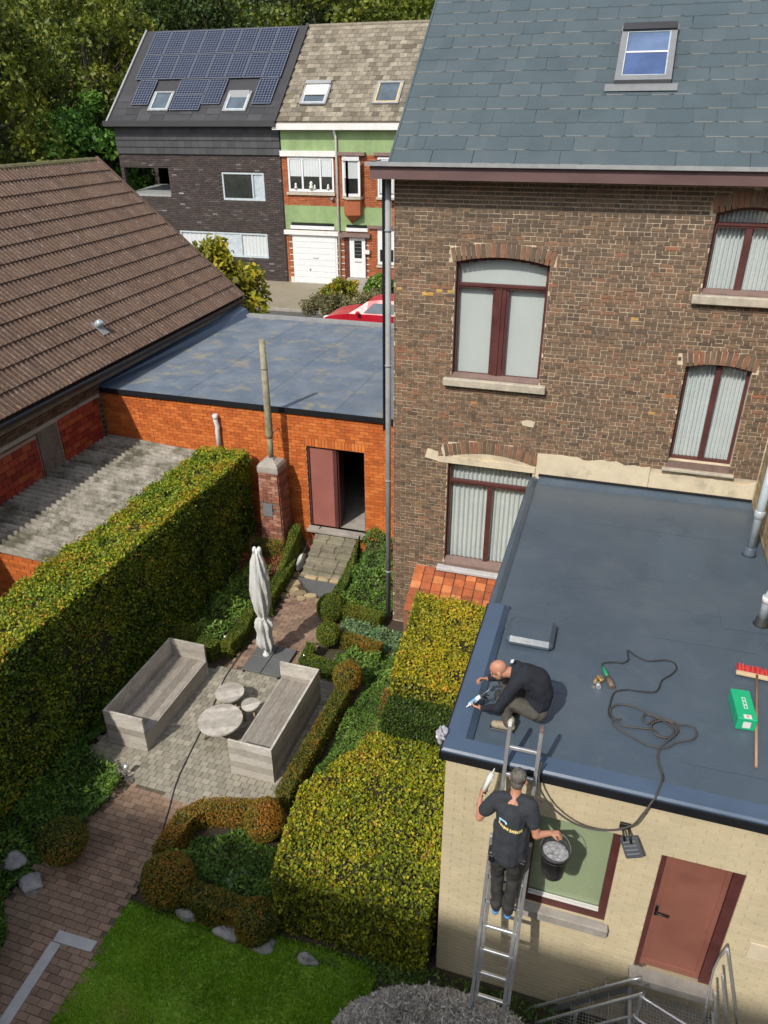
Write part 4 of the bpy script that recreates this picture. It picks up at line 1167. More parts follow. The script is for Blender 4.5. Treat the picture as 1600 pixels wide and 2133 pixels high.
def build_dark_house():
    D = thing('dark_brick_house', 'modern dark brick house with solar panels covering its black roof', 'house')
    Y = 36.0; x0, x1 = -25.45, -16.45
    op = [(-19.70, -17.42, 5.52, 6.78), (-22.45, -17.46, 2.80, 3.98), (-25.28, -22.7, 5.68, 6.94)]
    b = MB(); wall_with_holes(b, x0, x1, 1.2, 7.58, Y+.02, Y+.25, op); b.box(x0, x0+.25, Y+.25, 39.0, 1.2, 5.6); b.box(x0, x0+.25, 39.0, 44, 1.2, 8.6); b.box(x1-.3, x1-.02, Y+.25, 44, 1.2, 8.6); b.box(x0, x1-.02, 43.7, 44, 1.2, 8.6)
    b.box(x0+.3, x1-.3, Y+3.2, Y+3.3, 1.2, 5.5); b.build('wall', M['brick_dark'], D)
    out = []
    for cx, cz, w, h in brick_stack_dims(x0, x1-.02, 1.4, 7.56, .085, .28, 'stretcher', .012, .016):
        if any(cx+w/2 > o[0] and cx-w/2 < o[1] and o[2] < cz+.03 and cz-.03 < o[3] for o in op): continue
        out.append((cx, cz, w, h))
    C = np.array([(p[0], Y+.01, p[1]) for p in out]); S = np.array([(p[2], .05, p[3]) for p in out])
    box_array('brick', C, S, np.clip(rng.uniform(0, 1, len(C))**1.0*.985 + (rng.random(len(C)) > .992)*.2, 0, 1), M['brick_dark'], D)
    # slate hung upper storey in wide bands with vertical joints
    for k in range(4):
        z = 7.58+k*.31
        for i in range(23):
            xa = x0+.0+i*.392
            q = MB(); q.add([(xa+.004, Y-.10, z), (xa+.388, Y-.10, z), (xa+.388, Y-.055, z+.31), (xa+.004, Y-.055, z+.31), (xa+.004, Y-.03, z), (xa+.388, Y-.03, z)], [(0,1,2,3), (0,4,5,1)], round(rnd.random()*4)/4)
            q.build('cladding_slate', M['slate_dark'], D)
    b = MB(); b.box(x0, x1-.02, Y-.05, Y+.25, 7.56, 8.84); b.build('cladding_wall', M['slate_dark'], D)
    # windows
    def win(o, pan, col='dark'):
        xa, xb, za, zb = o
        q = MB()
        for a in ((xa, xa+.08, za, zb), (xb-.08, xb, za, zb), (xa+.08, xb-.08, za, za+.10), (xa+.08, xb-.08, zb-.07, zb)): q.box(a[0], a[1], Y+.0, Y+.12, a[2], a[3])
        for x in pan: q.box(x-.04, x+.04, Y+.002, Y+.118, za+.1, zb-.07)
        w = q.build('window', M['zinc_light'], D)
        e = [xa+.08]+[v for x in pan for v in (x-.04, x+.04)]+[xb-.08]
        return w, e
    w, e = win(op[0], (-18.05,))
    q = MB(); q.box(e[0], e[1], Y+.06, Y+.07, 5.62, 6.71); q.build('pane', M['glass_dark'], w)
    q = MB(); pleats(q, e[2], e[3], 5.62, 6.71, Y+.06, 4, .01, .4); q.build('screen', M['zinc_light'], w)
    w, e = win(op[1], (-20.45, -18.95))
    for i in (0, 2, 4):
        q = MB(); pleats(q, e[i], e[i+1], 2.90, 3.91, Y+.07, 7, .015, .55, i); q.build('curtain', M['curtain'], w)
    q = MB(); q.box(e[2], e[3], Y+.03, Y+.05, 2.9, 3.91); q.build('screen', M['zinc_light'], w)
    # open terrace at the left corner with a sloping ledge
    q = MB(); q.add([(-25.3, Y, 5.70), (-22.7, Y, 5.70), (-22.7, Y+2.9, 5.95), (-25.3, Y+2.9, 5.95)], [(0,1,2,3)]); q.box(-25.3, -22.7, Y-.02, Y+.06, 5.60, 5.70); q.build('terrace_ledge', M['zinc'], D)
    # eave, roof
    b = MB(); b.box(x0-.3, x1+.02, Y-.52, Y-.46, 8.80, 9.05); b.box(x0-.3, x1+.02, Y-.46, Y, 8.80, 8.84); b.build('gutter', M['slate_dark'], D)
    a = R(42); RP = Matrix.Translation((0, 35.62, 9.0)) @ Matrix.Rotation(a, 4, 'X')
    b = MB(); b.box(x0-.1, x1+.0, -.1, 6.2, -.2, 0, .4, RP); b.build('roof', M['slate_dark'], D)
    b = MB(); b.add([(x0-.1, 40.25, 13.12), (x1, 40.25, 13.12), (x1, 44.6, 9.0), (x0-.1, 44.6, 9.0)], [(0,1,2,3)]); b.build('rear_roof', M['slate_dark'], D)
    b = MB(); b.add([(x0, 35.7, 8.8), (x0, 44.5, 8.8), (x0, 40.2, 13.0)], [(0, 2, 1)]); b.build('gable', M['slate_dark'], D)
    b = MB(); b.box(x1-.08, x1+.06, -.1, 6.2, .0, .12, .4, RP); b.build('verge', M['slate_dark'], D)
    b = MB(); b.box(x0-.16, x0-.06, -.1, 6.2, .0, .08, .4, RP); b.build('verge', M['zinc'], D)
    for j in range(8):
        for i in range(12):
            if j > 3: continue
            q = MB(); q.box(x0+i*.75, x0+i*.75+.74, j*.42, j*.42+.45, .004+.008, .02+.006*(i % 2), round(rnd.random()*4)/4, RP); q.build('slate', M['slate_dark'], D)
    # solar panels, cell grid
    cell = MB(); fr = MB()
    pw, ph = .985, 1.64
    def panel(u, v, w=pw, h=ph, land=False):
        q = MB(); q.box(u+.01, u+w-.01, v+.01, v+h-.01, .07, .105, .5, RP)
        o = q.build('solar_panel', M['panel_frame'], D)
        nx, ny = (6, 10) if not land else (10, 6)
        c = MB()
        cw, chh = (w-.07)/nx, (h-.07)/ny
        for i in range(nx):
            for j in range(ny):
                a0, b0 = u+.035+i*cw+.012, v+.035+j*chh+.012; a1, b1 = a0+cw-.024, b0+chh-.024
                cc = .022
                pts = [(a0+cc, b0), (a1-cc, b0), (a1, b0+cc), (a1, b1-cc), (a1-cc, b1), (a0+cc, b1), (a0, b1-cc), (a0, b0+cc)]
                c.add([RP @ Vector((x, y, .109)) for x, y in pts], [tuple(range(8))], .5)
        c.build('cells', M['panel_cell'], o)
    U0 = x0+.62
    for i in range(8):
        panel(-24.90+i*1.0, 4.36)
        panel(-24.90+i*1.0, 2.68)
    panel(-24.55, 1.0); panel(-22.25, .63, 1.60, pw, True); panel(-22.25, 1.64, 1.60, pw, True); panel(-20.62, 1.0); panel(-17.95, 1.0)
    roof_light(D, RP, -23.45, -22.32, .60, 1.85, False, 'white_pvc', 'glass_pale')
    o = roof_light(D, RP, -19.35, -18.12, .55, 1.80, False, 'white_pvc', 'glass_pale')
    # the right roof window is tipped open
    m = RP @ Matrix.Translation((-.30, 1.75, .12)) @ Matrix.Rotation(R(22), 4, 'X')
    b = MB(); b.box(-18.98, -17.92, -1.0, .05, .0, .05, .5, m); b.build('open_sash', M['pipe_grey'], D)
M['panel_frame'] = mat('panel_grid', (.12, .135, .165), .4, .08, 3)
M['panel_cell'] = mat('solar_cell', (.008, .014, .040), .32, .2, 2, spec=.3)
build_dark_house()

# chimney behind the green house ridge, red car in the street
def build_car():
    C = thing('parked_car', 'red hatchback parked in the street behind the garage roof', 'car', (-10.72, 27.2, 1.708))
    paint = mat('red_car_paint', (.40, .006, .02), .35, .05, 2, spec=.7)
    # side profile (x forward = -X), lofted across the width
    prof = [(0.02, .35), (0.0, .62), (.10, .78), (.55, .90), (1.05, .97), (1.75, 1.42), (2.2, 1.49), (3.2, 1.47), (3.85, 1.15), (4.15, 1.02), (4.25, .55), (4.2, .32)]
    b = bmesh.new()
    rows = []
    for k, (yy, s, dz) in enumerate(((-.86, .0, 0), (-.84, .06, 0), (-.60, 1, 0), (0, 1, .03), (.60, 1, 0), (.84, .06, 0), (.86, 0, 0))):
        row = []
        for x, z in prof:
            zz = z if z < 1.0 else .98 + (z-.98)*min(1, s if s < 1 else 1)
            if s < 1 and z > 1.0: zz = .96 + (z-.96)*.05
            row.append(b.verts.new((x, yy, zz+dz*(z > .8))))
        rows.append(row)
    for r0, r1 in zip(rows[:-1], rows[1:]):
        for i in range(len(prof)-1): b.faces.new((r0[i], r0[i+1], r1[i+1], r1[i]))
    b.faces.new(rows[0]); b.faces.new(list(reversed(rows[-1])))
    bmesh.ops.recalc_face_normals(b, faces=b.faces)
    me = bpy.data.meshes.new('body'); b.to_mesh(me); b.free(); me.materials.append(paint); put('body', me, C)
    q = MB(); q.add([(1.12, -.74, 1.01), (1.72, -.60, 1.41), (1.72, .60, 1.41), (1.12, .74, 1.01)], [(0,3,2,1)]); q.v = [(x-.02, y, z+.035) for x, y, z in q.v]; q.build('windscreen', M['glass_dark'], C)
    for pts in ([(1.62, -.79, 1.02), (2.45, -.79, 1.02), (2.45, -.66, 1.38), (2.0, -.66, 1.38)], [(2.53, -.79, 1.02), (3.45, -.79, 1.04), (3.15, -.66, 1.38), (2.53, -.66, 1.38)]):
        q = MB(); q.add([(x, y-.035, z) for x, y, z in pts], [(0,1,2,3)]); q.build('side_window', M['glass_pale'], C)
    q = MB(); q.cbox((1.45, -.97, 1.04), .14, .16, .12, bev=.03); q.build('mirror', paint, C)
    q = MB(); q.cbox((.16, -.70, .74), .30, .26, .12, bev=.03); q.build('headlight', M['white_pvc'], C)
    for x in (.85, 3.4):
        for y in (-.80, .80):
            q = MB(); q.lathe([(.20, -.1), (.31, -.1), (.32, 0), (.31, .1), (.20, .1)], (x, y, .32), 18, m=Matrix.Rotation(R(90), 3, 'X')); w = q.build('wheel', M['rubber'], C)
            q = MB(); q.lathe([(.19, -.06), (.05, -.09)], (x, y, .32), 12, m=Matrix.Rotation(R(-90), 3, 'X') if y > 0 else Matrix.Rotation(R(90), 3, 'X').inverted().inverted()); q.build('rim', M['alu'], w)
build_car()

# ================================================================ REAR HOUSE (unseen, behind the viewpoint; put in to cast shade on the near part of the garden)
def build_rear_house():
    H = thing('unseen_rear_house', 'unseen tall brick house behind the near lawn, placed to shade the front of the garden', 'house')
    b = MB(); b.box(-14, 9, -12.5, -4.4, -.2, 10.7); b.build('wall', M['brick_old'], H)
    b = MB(); b.add([(-14.3, -4.0, 10.5), (9.3, -4.0, 10.5), (9.3, -8.4, 15.5), (-14.3, -8.4, 15.5), (9.3, -12.8, 10.5), (-14.3, -12.8, 10.5)], [(0,1,2,3), (3,2,4,5), (0,3,5), (1,4,2), (0,5,4,1)]); b.build('roof', M['tile_brown'], H)
build_rear_house()

# ================================================================ PAVING
M['paver'] = mat('grey_paver', None, .9, .16, 5, tones=[(0, (.20, .185, .145)), (.5, (.27, .25, .20)), (1, (.335, .31, .25))], bump=.35, bscale=70)
M['paver_brick'] = mat('brown_brick_paver', None, .9, .18, 5, tones=[(0, (.16, .105, .075)), (.5, (.23, .155, .11)), (1, (.30, .21, .152))], patch=(.26, .20, .145), pscale=1.3, pamt=.4, bump=.35)
M['joint_sand'] = mat('joint_sand', (.10, .085, .06), .95, .3, 5)
M['stone_tan'] = mat('tan_sandstone', None, .9, .25, 6, tones=[(0, (.22, .18, .11)), (1, (.40, .32, .19))], patch=(.13, .12, .09), pscale=4, pamt=.6, bump=.4)
M['step_stone'] = mat('mossy_step_stone', None, .95, .3, 8, tones=[(0, (.17, .155, .115)), (1, (.27, .245, .18))], patch=(.12, .12, .06), pscale=4, pamt=.7, bump=.5)
M['slab_dark'] = mat('dark_slab', (.105, .112, .115), .6, .1, 3, patch=(.15, .15, .14), pscale=3, pamt=.3)
M['rock'] = mat('grey_rock', (.30, .30, .30), .85, .2, 6, patch=(.45, .44, .42), pscale=5, pamt=.6, bump=.4)

def pave(name, poly, dx, dy, z, m, root_label=None, bond=True, limit=300, seed=1, jitter=.002, gap=.008, rot=0.0):
    """individual pavers over a polygon; root is a structure mesh (the sand bed)"""
    b = MB(); n = len(poly); b.add([(x, y, z-.012) for x, y in poly] + [(x, y, z-.06) for x, y in poly], [tuple(range(n))] + [(i, (i+1) % n, n+(i+1) % n, n+i)[::-1] for i in range(n)])
    root = b.build(name, M['joint_sand']); root['kind'] = 'structure'
    def inside(x, y):
        c = False; j = n-1
        for i in range(n):
            if (poly[i][1] > y) != (poly[j][1] > y) and x < (poly[j][0]-poly[i][0])*(y-poly[i][1])/(poly[j][1]-poly[i][1])+poly[i][0]: c = not c
            j = i
        return c
    xs = [p[0] for p in poly]; ys = [p[1] for p in poly]
    r = random.Random(seed); C = []; S = []; T = []
    y = min(ys); row = 0
    while y < max(ys):
        x = min(xs) - (dx/2 if (row % 2 and bond) else 0)
        while x < max(xs):
            cx, cy = x+dx/2, y+dy/2
            if inside(cx, cy):
                C.append((cx, cy, z-.016+r.uniform(-jitter, jitter))); S.append((dx-gap, dy-gap, .032)); T.append(round(min(1, max(0, r.gauss(.5, .22)))*8)/8)
            x += dx
        y += dy; row += 1
    mask = big_first(C, np.ones(len(C)), (0, 0, 1), limit)
    C = np.array(C); S = np.array(S); T = np.array(T)
    box_array('paver', C[~mask], S[~mask], T[~mask], m, root)
    for i in np.nonzero(mask)[0]:
        o = put('paver', unit_piece(m, float(T[i]), 'paver'), root, C[i]); o.scale = S[i]
    return root
pave('patio', [(-7.30, 6.98), (-6.28, 6.70), (-5.25, 6.58), (-4.05, 6.95), (-3.92, 7.3), (-3.92, 9.85), (-4.6, 9.99), (-6.1, 9.60), (-7.30, 9.30)], .138, .104, .022, M['paver'], seed=5)
pave('garden_path', [(-7.2, 3.0), (-5.0, 2.3), (-5.14, 4.9), (-5.19, 6.58), (-6.28, 6.69), (-6.5, 5.9), (-6.7, 4.6)], .19, .092, .018, M['paver_brick'], seed=6, limit=300)
pave('upper_path', [(-6.15, 9.62), (-4.62, 10.0), (-4.85, 11.0), (-4.98, 12.15), (-6.0, 12.2), (-5.92, 10.8)], .19, .092, .018, M['paver_brick'], seed=7, limit=160)
# pale concrete edging in an L beside the lawn
for pts in (([(-5.72, 4.20), (-5.18, 4.22), (-5.18, 4.36), (-5.74, 4.34)]), ([(-5.74, 4.19), (-5.60, 4.19), (-5.50, 2.4), (-5.64, 2.4)])):
    b = MB(); b.prism(pts, -.02, .036); o = b.build('path_edging', M['sill_grey']); o['kind'] = 'structure'

def build_steps():
    S = thing('garden_steps', 'flight of worn mossy stone steps climbing to the garage door', 'steps')
    n = 7
    for k in range(n):
        y = 12.93+k*.155; z = .10+k*.088
        nb = 3
        xs = [-6.06-.0*k]; r = random.Random(k)
        e = [-6.06, -5.74+r.uniform(-.1, .1), -5.38+r.uniform(-.1, .1), -5.06+.005*k]
        for i in range(nb):
            b = MB(); b.cbox(((e[i]+e[i+1])/2, y+.095, z-.05+r.uniform(-.006, .006)), e[i+1]-e[i]-.008, .21+r.uniform(-.012, .012), .10, Matrix.Rotation(r.uniform(-.02, .02), 3, 'Z'), round(r.random(), 1), .012)
            b.build('step_stone', M['step_stone'], S)
    b = MB(); b.box(-6.0, -5.1, 13.0, 14.0, -.1, .04); b.build('core', M['step_stone'], S)
    for i, (x, w) in enumerate(((-5.78, .30), (-5.48, .26), (-5.22, .22))):
        b = MB(); b.cbox((x, 12.88, .05), w, .12, .11, Matrix.Rotation(.05*(i-1), 3, 'Z'), .9, .02); b.build('edge_stone', M['stone_tan'], S)
build_steps()
b = MB(); b.prism([(-6.08, 12.82), (-5.30, 12.86), (-5.02, 12.70), (-5.08, 12.30), (-5.24, 12.24), (-5.68, 12.44)], .0, .055); tag(b.build('stone_slab', M['slab_dark']), 'dark angular stone slab lying at the foot of the garden steps', 'stone slab')
r = random.Random(77)
CP = thing('crazy_paving', 'patch of tan crazy paving stones around the dark slab below the garden steps', 'paving')
for i, (x, y, s) in enumerate(((-6.15, 12.62, .20), (-6.02, 12.36, .18), (-5.80, 12.28, .14), (-5.55, 12.26, .13), (-5.30, 12.12, .12), (-6.22, 12.95, .17), (-6.25, 13.3, .14), (-4.98, 12.05, .13), (-5.7, 12.10, .10), (-6.1, 12.1, .12))):
    n = 7; pts = [(x+s*math.cos(2*math.pi*k/n)*r.uniform(.8, 1.2), y+s*.7*math.sin(2*math.pi*k/n)*r.uniform(.8, 1.2)) for k in range(n)]
    b = MB(); b.prism(pts, -.02, .035+r.uniform(0, .02), r.random()); b.build('paving_stone', M['stone_tan'], CP)

def rock(x, y, z, sx, sy, sz, m, seed, name='boulder'):
    bm = bmesh.new(); bmesh.ops.create_icosphere(bm, subdivisions=3, radius=1)
    r = np.random.default_rng(seed); ph = r.uniform(0, 6, 6)
    for v in bm.verts:
        p = v.co; d = 1+.16*math.sin(3*p.x+ph[0])+.13*math.sin(4*p.y+ph[1])+.1*math.sin(5*p.z+ph[2])+.05*math.sin(9*p.x+7*p.y+ph[3])
        v.co = Vector((p.x*sx*d, p.y*sy*d, p.z*sz*d))
    me = bpy.data.meshes.new(name); bm.to_mesh(me); bm.free(); me.materials.append(m)
    return put(name, me, None, (x, y, z))
tag(rock(-6.20, 13.28, .16, .075, .27, .16, M['white_paint'], 3, 'white_stone'), 'white rounded stone lying against the left side of the garden steps', 'stone')
for x, y, sx, sy, sd, lab in ((-6.98, 4.98, .17, .13, 1, 'pale flat boulder among ivy, the left one of the pair beside the path'),
                              (-6.52, 4.76, .20, .15, 2, 'pale boulder nearest the dark path, right of the pair in the ivy'),
                              (-4.30, 4.99, .15, .07, 3, 'long flat pale edging stone at the upper edge of the lawn'),
                              (-3.66, 4.93, .17, .10, 4, 'grey edging stone between the lawn and the orange box hedge'),
                              (-3.20, 4.95, .16, .11, 5, 'rounded grey edging stone beside the corner of the big hedge'),
                              (-2.55, 4.93, .12, .07, 6, 'small grey edging stone below the big hedge front')):
    tag(rock(x, y, .05, sx, sy, .10, M['rock'], sd), lab, 'stone')

# ================================================================ TEAK FURNITURE
M['teak'] = mat('weathered_teak', None, .85, .22, 3.0, tones=[(0, (.31, .285, .25)), (.5, (.41, .385, .345)), (1, (.51, .485, .44))], stretch=(3, 3, 14), bump=.35, bscale=60, patch=(.20, .175, .145), pscale=2.2, pamt=.5)
M['teak_seat'] = mat('grey_teak_seat', None, .85, .25, 3.0, tones=[(0, (.21, .19, .165)), (.5, (.285, .26, .225)), (1, (.37, .34, .30))], stretch=(14, 3, 3), bump=.35, bscale=60, patch=(.15, .12, .09), pscale=2.2, pamt=.5)
def build_bench(x0, x1, y0, y1, back_left, label):
    B = thing('garden_bench', label, 'bench', group='box benches on the patio')
    H = .72; t = .035; r = random.Random(int(x0*10)); z0 = .024
    def planks(n, a0, a1, fn, name, m):
        w = (a1-a0)/n
        for k in range(n):
            q = MB(); fn(q, a0+k*w+.002, a0+(k+1)*w-.002, round(r.random()*8)/8); q.build(name, M[m], B)
    for ya in (y0, y1-t):
        planks(5, z0, H, lambda q, a, c, tn: q.box(x0, x1, ya, ya+t, a, c, tn), 'end_plank', 'teak')
    xb = x0 if back_left else x1-t
    planks(5, z0, H, lambda q, a, c, tn: q.box(xb, xb+t, y0+t+.002, y1-t-.002, a, c, tn), 'back_plank', 'teak')
    # seat of long boards at .36, front board below it
    xa, xc = (x0+t+.003, x1-.03) if back_left else (x0+.03, x1-t-.003)
    planks(5, xa, xc, lambda q, a, c, tn: q.box(a, c, y0+t+.002, y1-t-.002, .33, .36, tn), 'seat_plank', 'teak_seat')
    xf = (x1-.028) if back_left else x0
    planks(2, z0, .36, lambda q, a, c, tn: q.box(xf, xf+.028, y0+t+.002, y1-t-.002, a, c, tn), 'front_plank', 'teak')
    q = MB(); q.box(x0+.1, x1-.1, (y0+y1)/2-.03, (y0+y1)/2+.03, z0, .33); q.build('brace', M['teak'], B)
build_bench(-7.10, -6.37, 7.31, 9.31, True, 'weathered grey teak box bench standing along the tall dark hedge')
build_bench(-4.86, -4.12, 7.33, 9.30, False, 'weathered grey teak box bench behind the round tables, nearer the box hedge')
def build_table(x, y, rad, h, label, seed):
    T = thing('round_table', label, 'table', (x, y, 0), group='round teak tables on the patio')
    r = random.Random(seed); n = max(4, int(rad*2/.085)); w = 2*rad/n; an = R(25+8*seed)
    for k in range(n):
        a, c = -rad+k*w+.0015, -rad+(k+1)*w-.0015
        pts = []
        m = 6
        for i in range(m+1):
            yy = a+(c-a)*i/m; pts.append((math.sqrt(max(0, rad*rad-yy*yy)), yy))
        for i in range(m, -1, -1):
            yy = a+(c-a)*i/m; pts.append((-math.sqrt(max(0, rad*rad-yy*yy)), yy))
        pts = [p for i, p in enumerate(pts) if i == 0 or (abs(p[0]-pts[i-1][0])+abs(p[1]-pts[i-1][1])) > 1e-5]
        q = MB(); q.prism(pts, h-.03, h, round(r.random()*8)/8, Matrix.Rotation(an, 4, 'Z')); q.build('top_plank', M['teak'] if 1 else None, T)
    q = MB(); q.lathe([(rad*.93, h-.055), (rad*.93, h-.031)], n=28); q.build('rim', M['teak_seat'], T)
    for k in range(3):
        t = 2*math.pi*k/3+.5+math.pi
        q = MB(); q.tube([(math.cos(t)*rad*.55, math.sin(t)*rad*.55, h-.05), (math.cos(t)*rad*.80, math.sin(t)*rad*.80, .024)], [.022, .016], 8); q.build('leg', M['stone_tan'], T)
build_table(-5.36, 7.97, .365, .42, 'largest of the three round teak tables, in front of the right bench', 0)
build_table(-5.575, 8.69, .25, .34, 'middle-sized round teak table behind the largest one', 1)
build_table(-5.075, 8.49, .155, .38, 'smallest round teak table, between the largest one and the right bench', 2)

# ================================================================ PARASOL
def build_parasol():
    P = thing('closed_parasol', 'closed grey garden parasol tied up on a dark paving slab base', 'parasol', (-5.55, 10.08, 0))
    cloth = mat('grey_canvas', (.50, .51, .50), .9, .1, 6, bump=.15)
    prof = [(.30, .105), (.36, .14), (.50, .125), (.62, .11), (.74, .135), (.82, .15), (.90, .125), (.97, .075), (1.04, .085), (1.15, .12), (1.35, .14), (1.6, .15), (1.85, .15), (2.05, .125), (2.22, .10), (2.34, .075), (2.40, .055)]
    N = 64; vs = []; fs = []
    for i, (z, r0) in enumerate(prof):
        for k in range(N):
            t = 2*math.pi*k/N
            tw = .8*(z-1.0)
            f = 1+.30*math.cos(8*(t+tw)+.6*math.sin(3*z))+.07*math.cos(19*t+5*z)
            if z > 2.25: f = 1+.15*math.cos(8*(t+tw))
            dz = -.10*max(0, math.cos(2*t+1)) if i == 0 else 0
            vs.append((r0*f*math.cos(t), r0*f*math.sin(t)*.9, z+dz))
    for i in range(len(prof)-1):
        for k in range(N): fs.append((i*N+k, i*N+(k+1) % N, (i+1)*N+(k+1) % N, (i+1)*N+k))
    q = MB(); q.add(vs, fs, .5, True); q.build('canopy', cloth, P)
    q = MB(); q.lathe([(.078, .94), (.088, .965), (.078, .99)], n=20); q.build('strap', cloth, P)
    q = MB(); q.tube([(0, 0, .05), (0, 0, 2.45)], .022, 12); q.build('pole', M['alu'], P)
    for dx, dy in ((-.035, 0), (.045, .02)):
        q = MB(); q.lathe([(.045, 2.36), (.04, 2.46), (.02, 2.49)], (dx, dy, 0), 10); q.build('top_cap', M['white_pvc'], P)
    q = MB(); q.lathe([(.075, .09), (.07, .12), (.042, .15), (.036, .36), (.03, .38)], n=16); q.build('base_tube', M['white_pvc'], P)
    q = MB(); q.tube([(.04, 0, .30), (.085, -.02, .31)], .010, 6); q.build('knob', M['alu'], P)
    bx = ((-.27, -.50), (.12, -.50), (-.27, -.09), (.12, -.09))
    for x, y in bx:
        q = MB(); q.cbox((x+.19, y+.20, .068), .375, .395, .045, bev=.004); q.build('base_slab', M['slab_dark'], P)
    q = MB(); q.box(-.25, .48, -.46, .29, .022, .045); q.build('base_frame', M['pipe_grey'], P)
    for x, y in ((-.24, -.49), (.47, -.49)):
        q = MB(); q.box(x-.02, x+.02, y-.02, y+.02, .02, .06); q.build('foot', M['black'], P)
build_parasol()

# path lights and the black cable across the patio
for x, y, lab in ((-6.42, 6.78, 'small silver spotlight on the patio corner beside the ivy'), (-6.50, 10.20, 'small silver garden light beside the box hedge behind the left bench'), (-4.80, 10.14, 'small silver garden light at the box hedge right of the parasol')):
    G = thing('garden_spotlight', lab, 'garden light', (x, y, 0.02), group='silver garden lights')
    q = MB(); q.tube([(0, 0, 0), (0, 0, .12)], .012, 8); q.build('spike', M['galv'], G)
    q = MB(); q.lathe([(.03, .0), (.045, .02), (.045, .09), (.036, .10)], (0, 0, .11), 12, m=Matrix.Rotation(R(-35), 3, 'X')); q.build('head', M['alu'], G)
    q = MB(); q.lathe([(.034, .0), (.02, .004)], (0, .055, .185), 12, m=Matrix.Rotation(R(-35), 3, 'X')); q.build('lens', M['glass_blue'], G)
def smooth_path(pts, n=8):
    out = []
    P = [Vector(p) for p in pts]
    for i in range(len(P)-1):
        p0 = P[max(i-1, 0)]; p1 = P[i]; p2 = P[i+1]; p3 = P[min(i+2, len(P)-1)]
        for k in range(n):
            t = k/n
            out.append(0.5*((2*p1)+(-p0+p2)*t+(2*p0-5*p1+4*p2-p3)*t*t+(-p0+3*p1-3*p2+p3)*t**3))
    out.append(P[-1]); return out
q = MB(); q.tube(smooth_path([(-5.95, 14.1, .76), (-5.98, 13.85, .72), (-6.14, 13.4, .42), (-6.12, 12.9, .08), (-6.22, 12.3, .03), (-6.05, 11.2, .035), (-6.08, 10.2, .035), (-6.06, 9.7, .04), (-6.02, 9.21, .035), (-5.86, 8.5, .035), (-5.75, 7.8, .035), (-5.60, 6.95, .035), (-5.42, 6.4, .03), (-5.22, 5.75, .03), (-5.14, 5.3, .05)], 6), .0085, 6)
tag(q.build('power_cable', M['rubber']), 'thin black cable running from the garage door across the patio and path', 'cable')

# ================================================================ THINGS ON THE ANNEX ROOF
RZ = 3.603
q = MB(); q.tube(smooth_path([(x, y, RZ+.008) for x, y in [(.44,7.05),(.38,7.12),(.39,7.2),(.51,7.25),(.6,7.27),(.66,7.35),(.65,7.52),(.75,7.44),(.88,7.39),(1.06,7.46),(1.16,7.45),(1.19,7.35),(1.13,7.22),(1.03,7.09),(.99,6.93),(.93,6.85),(.76,6.82),(.66,6.81),(.55,6.75),(.51,6.67),(.49,6.52),(.48,6.38),(.52,6.29),(.60,6.32)]], 5), .0095, 6)
tag(q.build('tool_cord', M['rubber']), 'black tool cord looped in a star shape on the annex roof', 'cord')
q = MB(); coil = [(.61,6.32,0),(.53,6.28,0),(.56,6.19,0),(.75,6.08,0),(.89,6.02,0),(1.04,6.03,0),(1.15,6.13,1),(1.29,6.21,1),(1.35,6.31,0),(1.34,6.41,0),(1.27,6.43,0),(1.17,6.4,1),(1.02,6.45,1),(.87,6.5,0),(.74,6.55,0),(.61,6.55,0),(.52,6.49,0),(.50,6.38,0),(.62,6.23,0),(.84,6.24,1),(.94,6.24,2),(.99,6.16,2),(1.11,6.2,2),(1.17,6.3,3),(1.12,6.42,2),(.97,6.42,2),(.87,6.31,2),(.82,6.39,2),(.87,6.46,1),(1.0,6.40,3),(1.12,6.27,4),(1.06,6.14,4),(.93,6.16,4),(.91,6.3,4),(1.05,6.38,5),(1.15,6.25,5),(1.04,6.08,3),(.99,6.01,1),(.97,5.9,0),(.98,5.79,0),(1.01,5.66,.5),(.99,5.52,7.6),(.96,5.40,7.8),(.93,5.29,7.2),(.91,5.27,4),(.88,5.24,-2),(.84,5.2,-9),(.77,5.17,-22),(.61,5.16,-33),(.43,5.16,-38),(.23,5.16,-35),(.03,5.17,-22),(-.09,5.2,-6),(-.12,5.24,6),(-.11,5.28,20)]
q.tube(smooth_path([(x, y, RZ+.010+.010*l) for x, y, l in coil], 5), .0105, 6)
tag(q.build('extension_cable', mat('faded_cable', (.055, .052, .05), .6, .1, 5)), 'dark cable coiled on the annex roof that hangs over the edge towards the ladder', 'cable')

def build_torch():
    T = thing('gas_torch', 'brass headed gas torch with a green handle lying on the annex roof', 'tool')
    q = MB(); q.tube([(.38, 7.10, RZ+.03), (.41, 7.02, RZ+.032), (.445, 6.93, RZ+.03)], [.018, .024, .02], 10); q.build('handle', mat('green_plastic', (.02, .22, .10), .45, .1, 5), T)
    brass = mat('brass', (.55, .38, .16), .35, .15, 8, metal=.8)
    q = MB(); q.cbox((.365, 6.88, RZ+.032), .05, .09, .045, Matrix.Rotation(.5, 3, 'Z'), .5, .008); q.tube([(.33, 6.90, RZ+.02), (.31, 6.80, RZ+.03)], .02, 8); q.build('valve', brass, T)
    q = MB(); q.tube([(.445, 6.93, RZ+.03), (.475, 6.84, RZ+.035), (.50, 6.77, RZ+.03)], [.03, .038, .032], 12); q.build('body', mat('dull_bronze', (.12, .09, .07), .5, .2, 8), T)
    q = MB(); q.tube([(.345, 6.80, RZ+.03), (.355, 6.73, RZ+.032)], [.024, .030], 12); q.build('burner', M['alu'], T)
build_torch()

